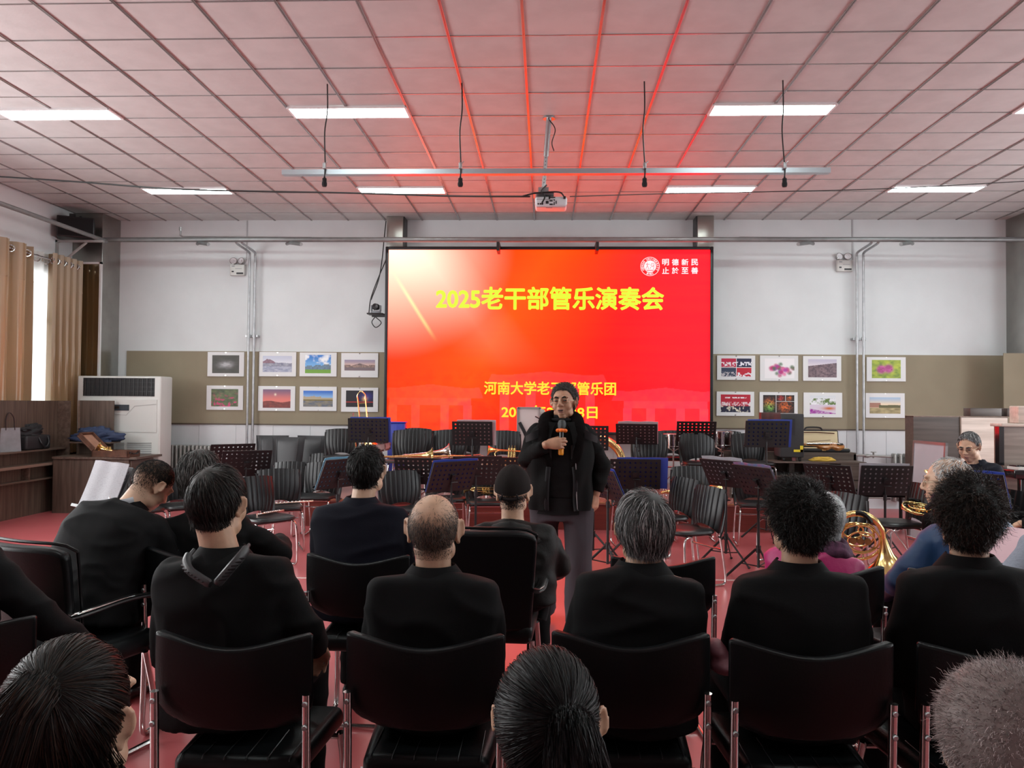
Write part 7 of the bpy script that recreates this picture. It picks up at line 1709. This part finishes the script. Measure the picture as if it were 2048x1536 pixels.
# jacket: open shell and sleeves
def shell(u, v):
    s = .985-1.02*v; q = max(s, 0); base = Vector((0,0,.84)); c = base.lerp(nk, s)
    P = [(0,.200,.150),(.3,.205,.155),(.6,.205,.155),(.76,.205,.145),(.86,.195,.13),(.93,.165,.112),(.99,.10,.09),(1.1,.08,.08)]
    a = np.interp(s, [p[0] for p in P], [p[1] for p in P]); d = np.interp(s, [p[0] for p in P], [p[2] for p in P])
    gap = R(12)+R(14)*v*(1-.3*v); th = PI/2+gap+(2*PI-2*gap)*u
    rip = .006*math.sin(9*th+4*v)*v+.008*math.sin(14*v+3*th)
    co, si = math.cos(th), math.sin(th)
    return c+Vector(((a+rip)*math.copysign(abs(co)**.8, co), (d+rip)*math.copysign(abs(si)**.8, si), 0))
b = MB(); b.sheet(shell, 72, 30, .012)
for e, w, s in ((eL, wL, -1), (eR, wR, 1)):
    q = MB(); shp = nk+Vector((s*.158,0,-.080)); w2 = e.lerp(w, .93); limb(q, [shp, shp.lerp(e, .5), e], [.070,.066,.060]); q.tube([e, e.lerp(w2, .5), w2], [.060,.054,.046], 16)
    me = remesh(q, .011, 4, .5, 't'); wrinkle(me, .006, (16,16,22), 3+s); b.add([v.co.copy() for v in me.vertices], [tuple(p.vertices) for p in me.polygons]); bpy.data.meshes.remove(me)
jk = b.build('jacket', jackm, r, angle=80)
b = MB(); pts = bez([(.075,.150,1.10),(.105,.150,1.20),(.115,.115,nk.z-.06),(.10,.03,nk.z+.015),(.06,-.06,nk.z+.035),(0,-.085,nk.z+.04),(-.06,-.06,nk.z+.035),(-.10,.03,nk.z+.015),(-.115,.115,nk.z-.06),(-.105,.150,1.20),(-.075,.150,1.10)], 5)
b.tube(pts, [.022+.030*math.sin(PI*i/(len(pts)-1))**.6 for i in range(len(pts))], 14, flat=(1,.8)); me = remesh(b, .009, 3, .5, 'fur_collar'); wrinkle(me, .0015, (120,120,120), 2); me.materials.append(mat('dark brown black fur', (.0055,.0042,.0042), .95, bump=.25, bscale=220, spec=.05)); link('fur_collar', me, jk)
for s in (-1, 1):
    b = MB(); b.sheet(lambda u, v: Vector((s*(.150+.085*u), .152-.05*u*u-.01*v, nk.z-.045-.05*u-.06*v*(1-.3*u))), 8, 4, .004); b.build('leather_yoke', leather_trim, jk)
    b = MB(); b.tube(bez([shell(.004 if s < 0 else .996, v)+Vector((0,.006,0)) for v in (.25,.45,.65,.85,1.0)], 4), .011, 6, flat=(1.4,.5)); b.build('front_edge', leather_trim, jk)
b = MB(); b.tube(bez([shell(.012, v)+Vector((0,.012,0)) for v in (.30,.5,.75,.98)], 4), .0035, 5); b.build('zip', steel, jk)
# trousers
b = MB(); b.loft([[Vector((a*math.cos(t), c*math.sin(t), z)) for t in [2*PI*i/26 for i in range(26)]] for z, a, c in ((.74,.185,.122),(.80,.18,.122),(.86,.165,.112))])
for q in lg:
    p = [Vector(t) for t in q[:3]]; b.tube([p[0]+Vector((0,0,.0)), p[0].lerp(p[1], .5), p[1], p[1].lerp(p[2], .6), p[2]+Vector((0,0,-.035))], [.108,.100,.092,.090,.092], 18)
me = remesh(b, .012, 4, .5, 'trousers'); wrinkle(me, .006, (10,10,14), 6); me.materials.append(trs); link('trousers', me, r)
for q in lg:
    f = Vector(q[2]); fd = Vector(q[3]).normalized(); sd = fd.cross(Vector((0,0,1))); b = MB(); rings = []
    for t, wv, h in ((-.085,.022,.05),(-.07,.036,.085),(-.02,.042,.095),(.05,.046,.075),(.12,.050,.058),(.17,.042,.045),(.20,.022,.03)):
        rings.append([f+fd*t+sd*(wv*math.cos(2*PI*j/16))+Vector((0,0,-f.z+max(.012, h*.5+h*.5*math.sin(2*PI*j/16)))) for j in range(16)])
    b.loft(rings); s_ = b.build('shoe', mat('dark grey trainer', (.03,.032,.034), .5), r)
    b = MB(); b.loft([[f+fd*(t*.16+.055)+Vector((0,0,-f.z+z)) + sd*(.048*u)+fd*0 for u, t in [(math.cos(2*PI*j/20), math.sin(2*PI*j/20)*.92) for j in range(20)]] for z in (0,.02)]); b.build('sole', mat('pale grey rubber sole', (.30,.30,.29), .6), s_)
# microphone, held upright in front of the chest
mw = at(1123, 866, Y=SY-.178); me_ = at(1122, 902, Y=SY-.178); mtop = at(1124, 840, Y=SY-.150)
o = thing('microphone', 'black hand microphone with orange ring and orange end, held by the speaking man', 'microphone', tuple(me_))
d = (mtop-me_).normalized(); Lm = (mtop-me_).length; M = frame((0,0,0), d, (1,0,0))
b = MB(); b.lathe([(.0145,.015),(.0155,Lm*.35),(.0165,Lm*.6),(.018,Lm*.70)], M, 18); b.build('handle', mat('black lacquer handle', (.012,.014,.013), .2), o)
b = MB(); b.lathe([(.019,Lm*.69),(.026,Lm*.76),(.028,Lm*.88),(.023,Lm*.97),(.010,Lm*1.01),(.0005,Lm*1.015)], M, 20); b.build('head_grille', mat('dark steel mesh', (.06,.065,.065), .35, .8, bump=.4, bscale=400), o)
orange = mat('orange silicone', (.80,.16,.015), .45)
b = MB(); b.tube([M @ Vector(((.026+.005*math.cos(6*t))*math.cos(t), (.026+.005*math.cos(6*t))*math.sin(t), Lm*.655)) for t in [2*PI*i/48 for i in range(48)]], .0115, 8, closed=True); b.build('anti_roll_ring', orange, o)
b = MB(); b.lathe([(.0005,-.026),(.014,-.026),(.018,-.018),(.018,.012),(.0145,.018)], M, 18); b.build('end_cap', mat('yellow orange cap', (.85,.33,.02), .4), o)
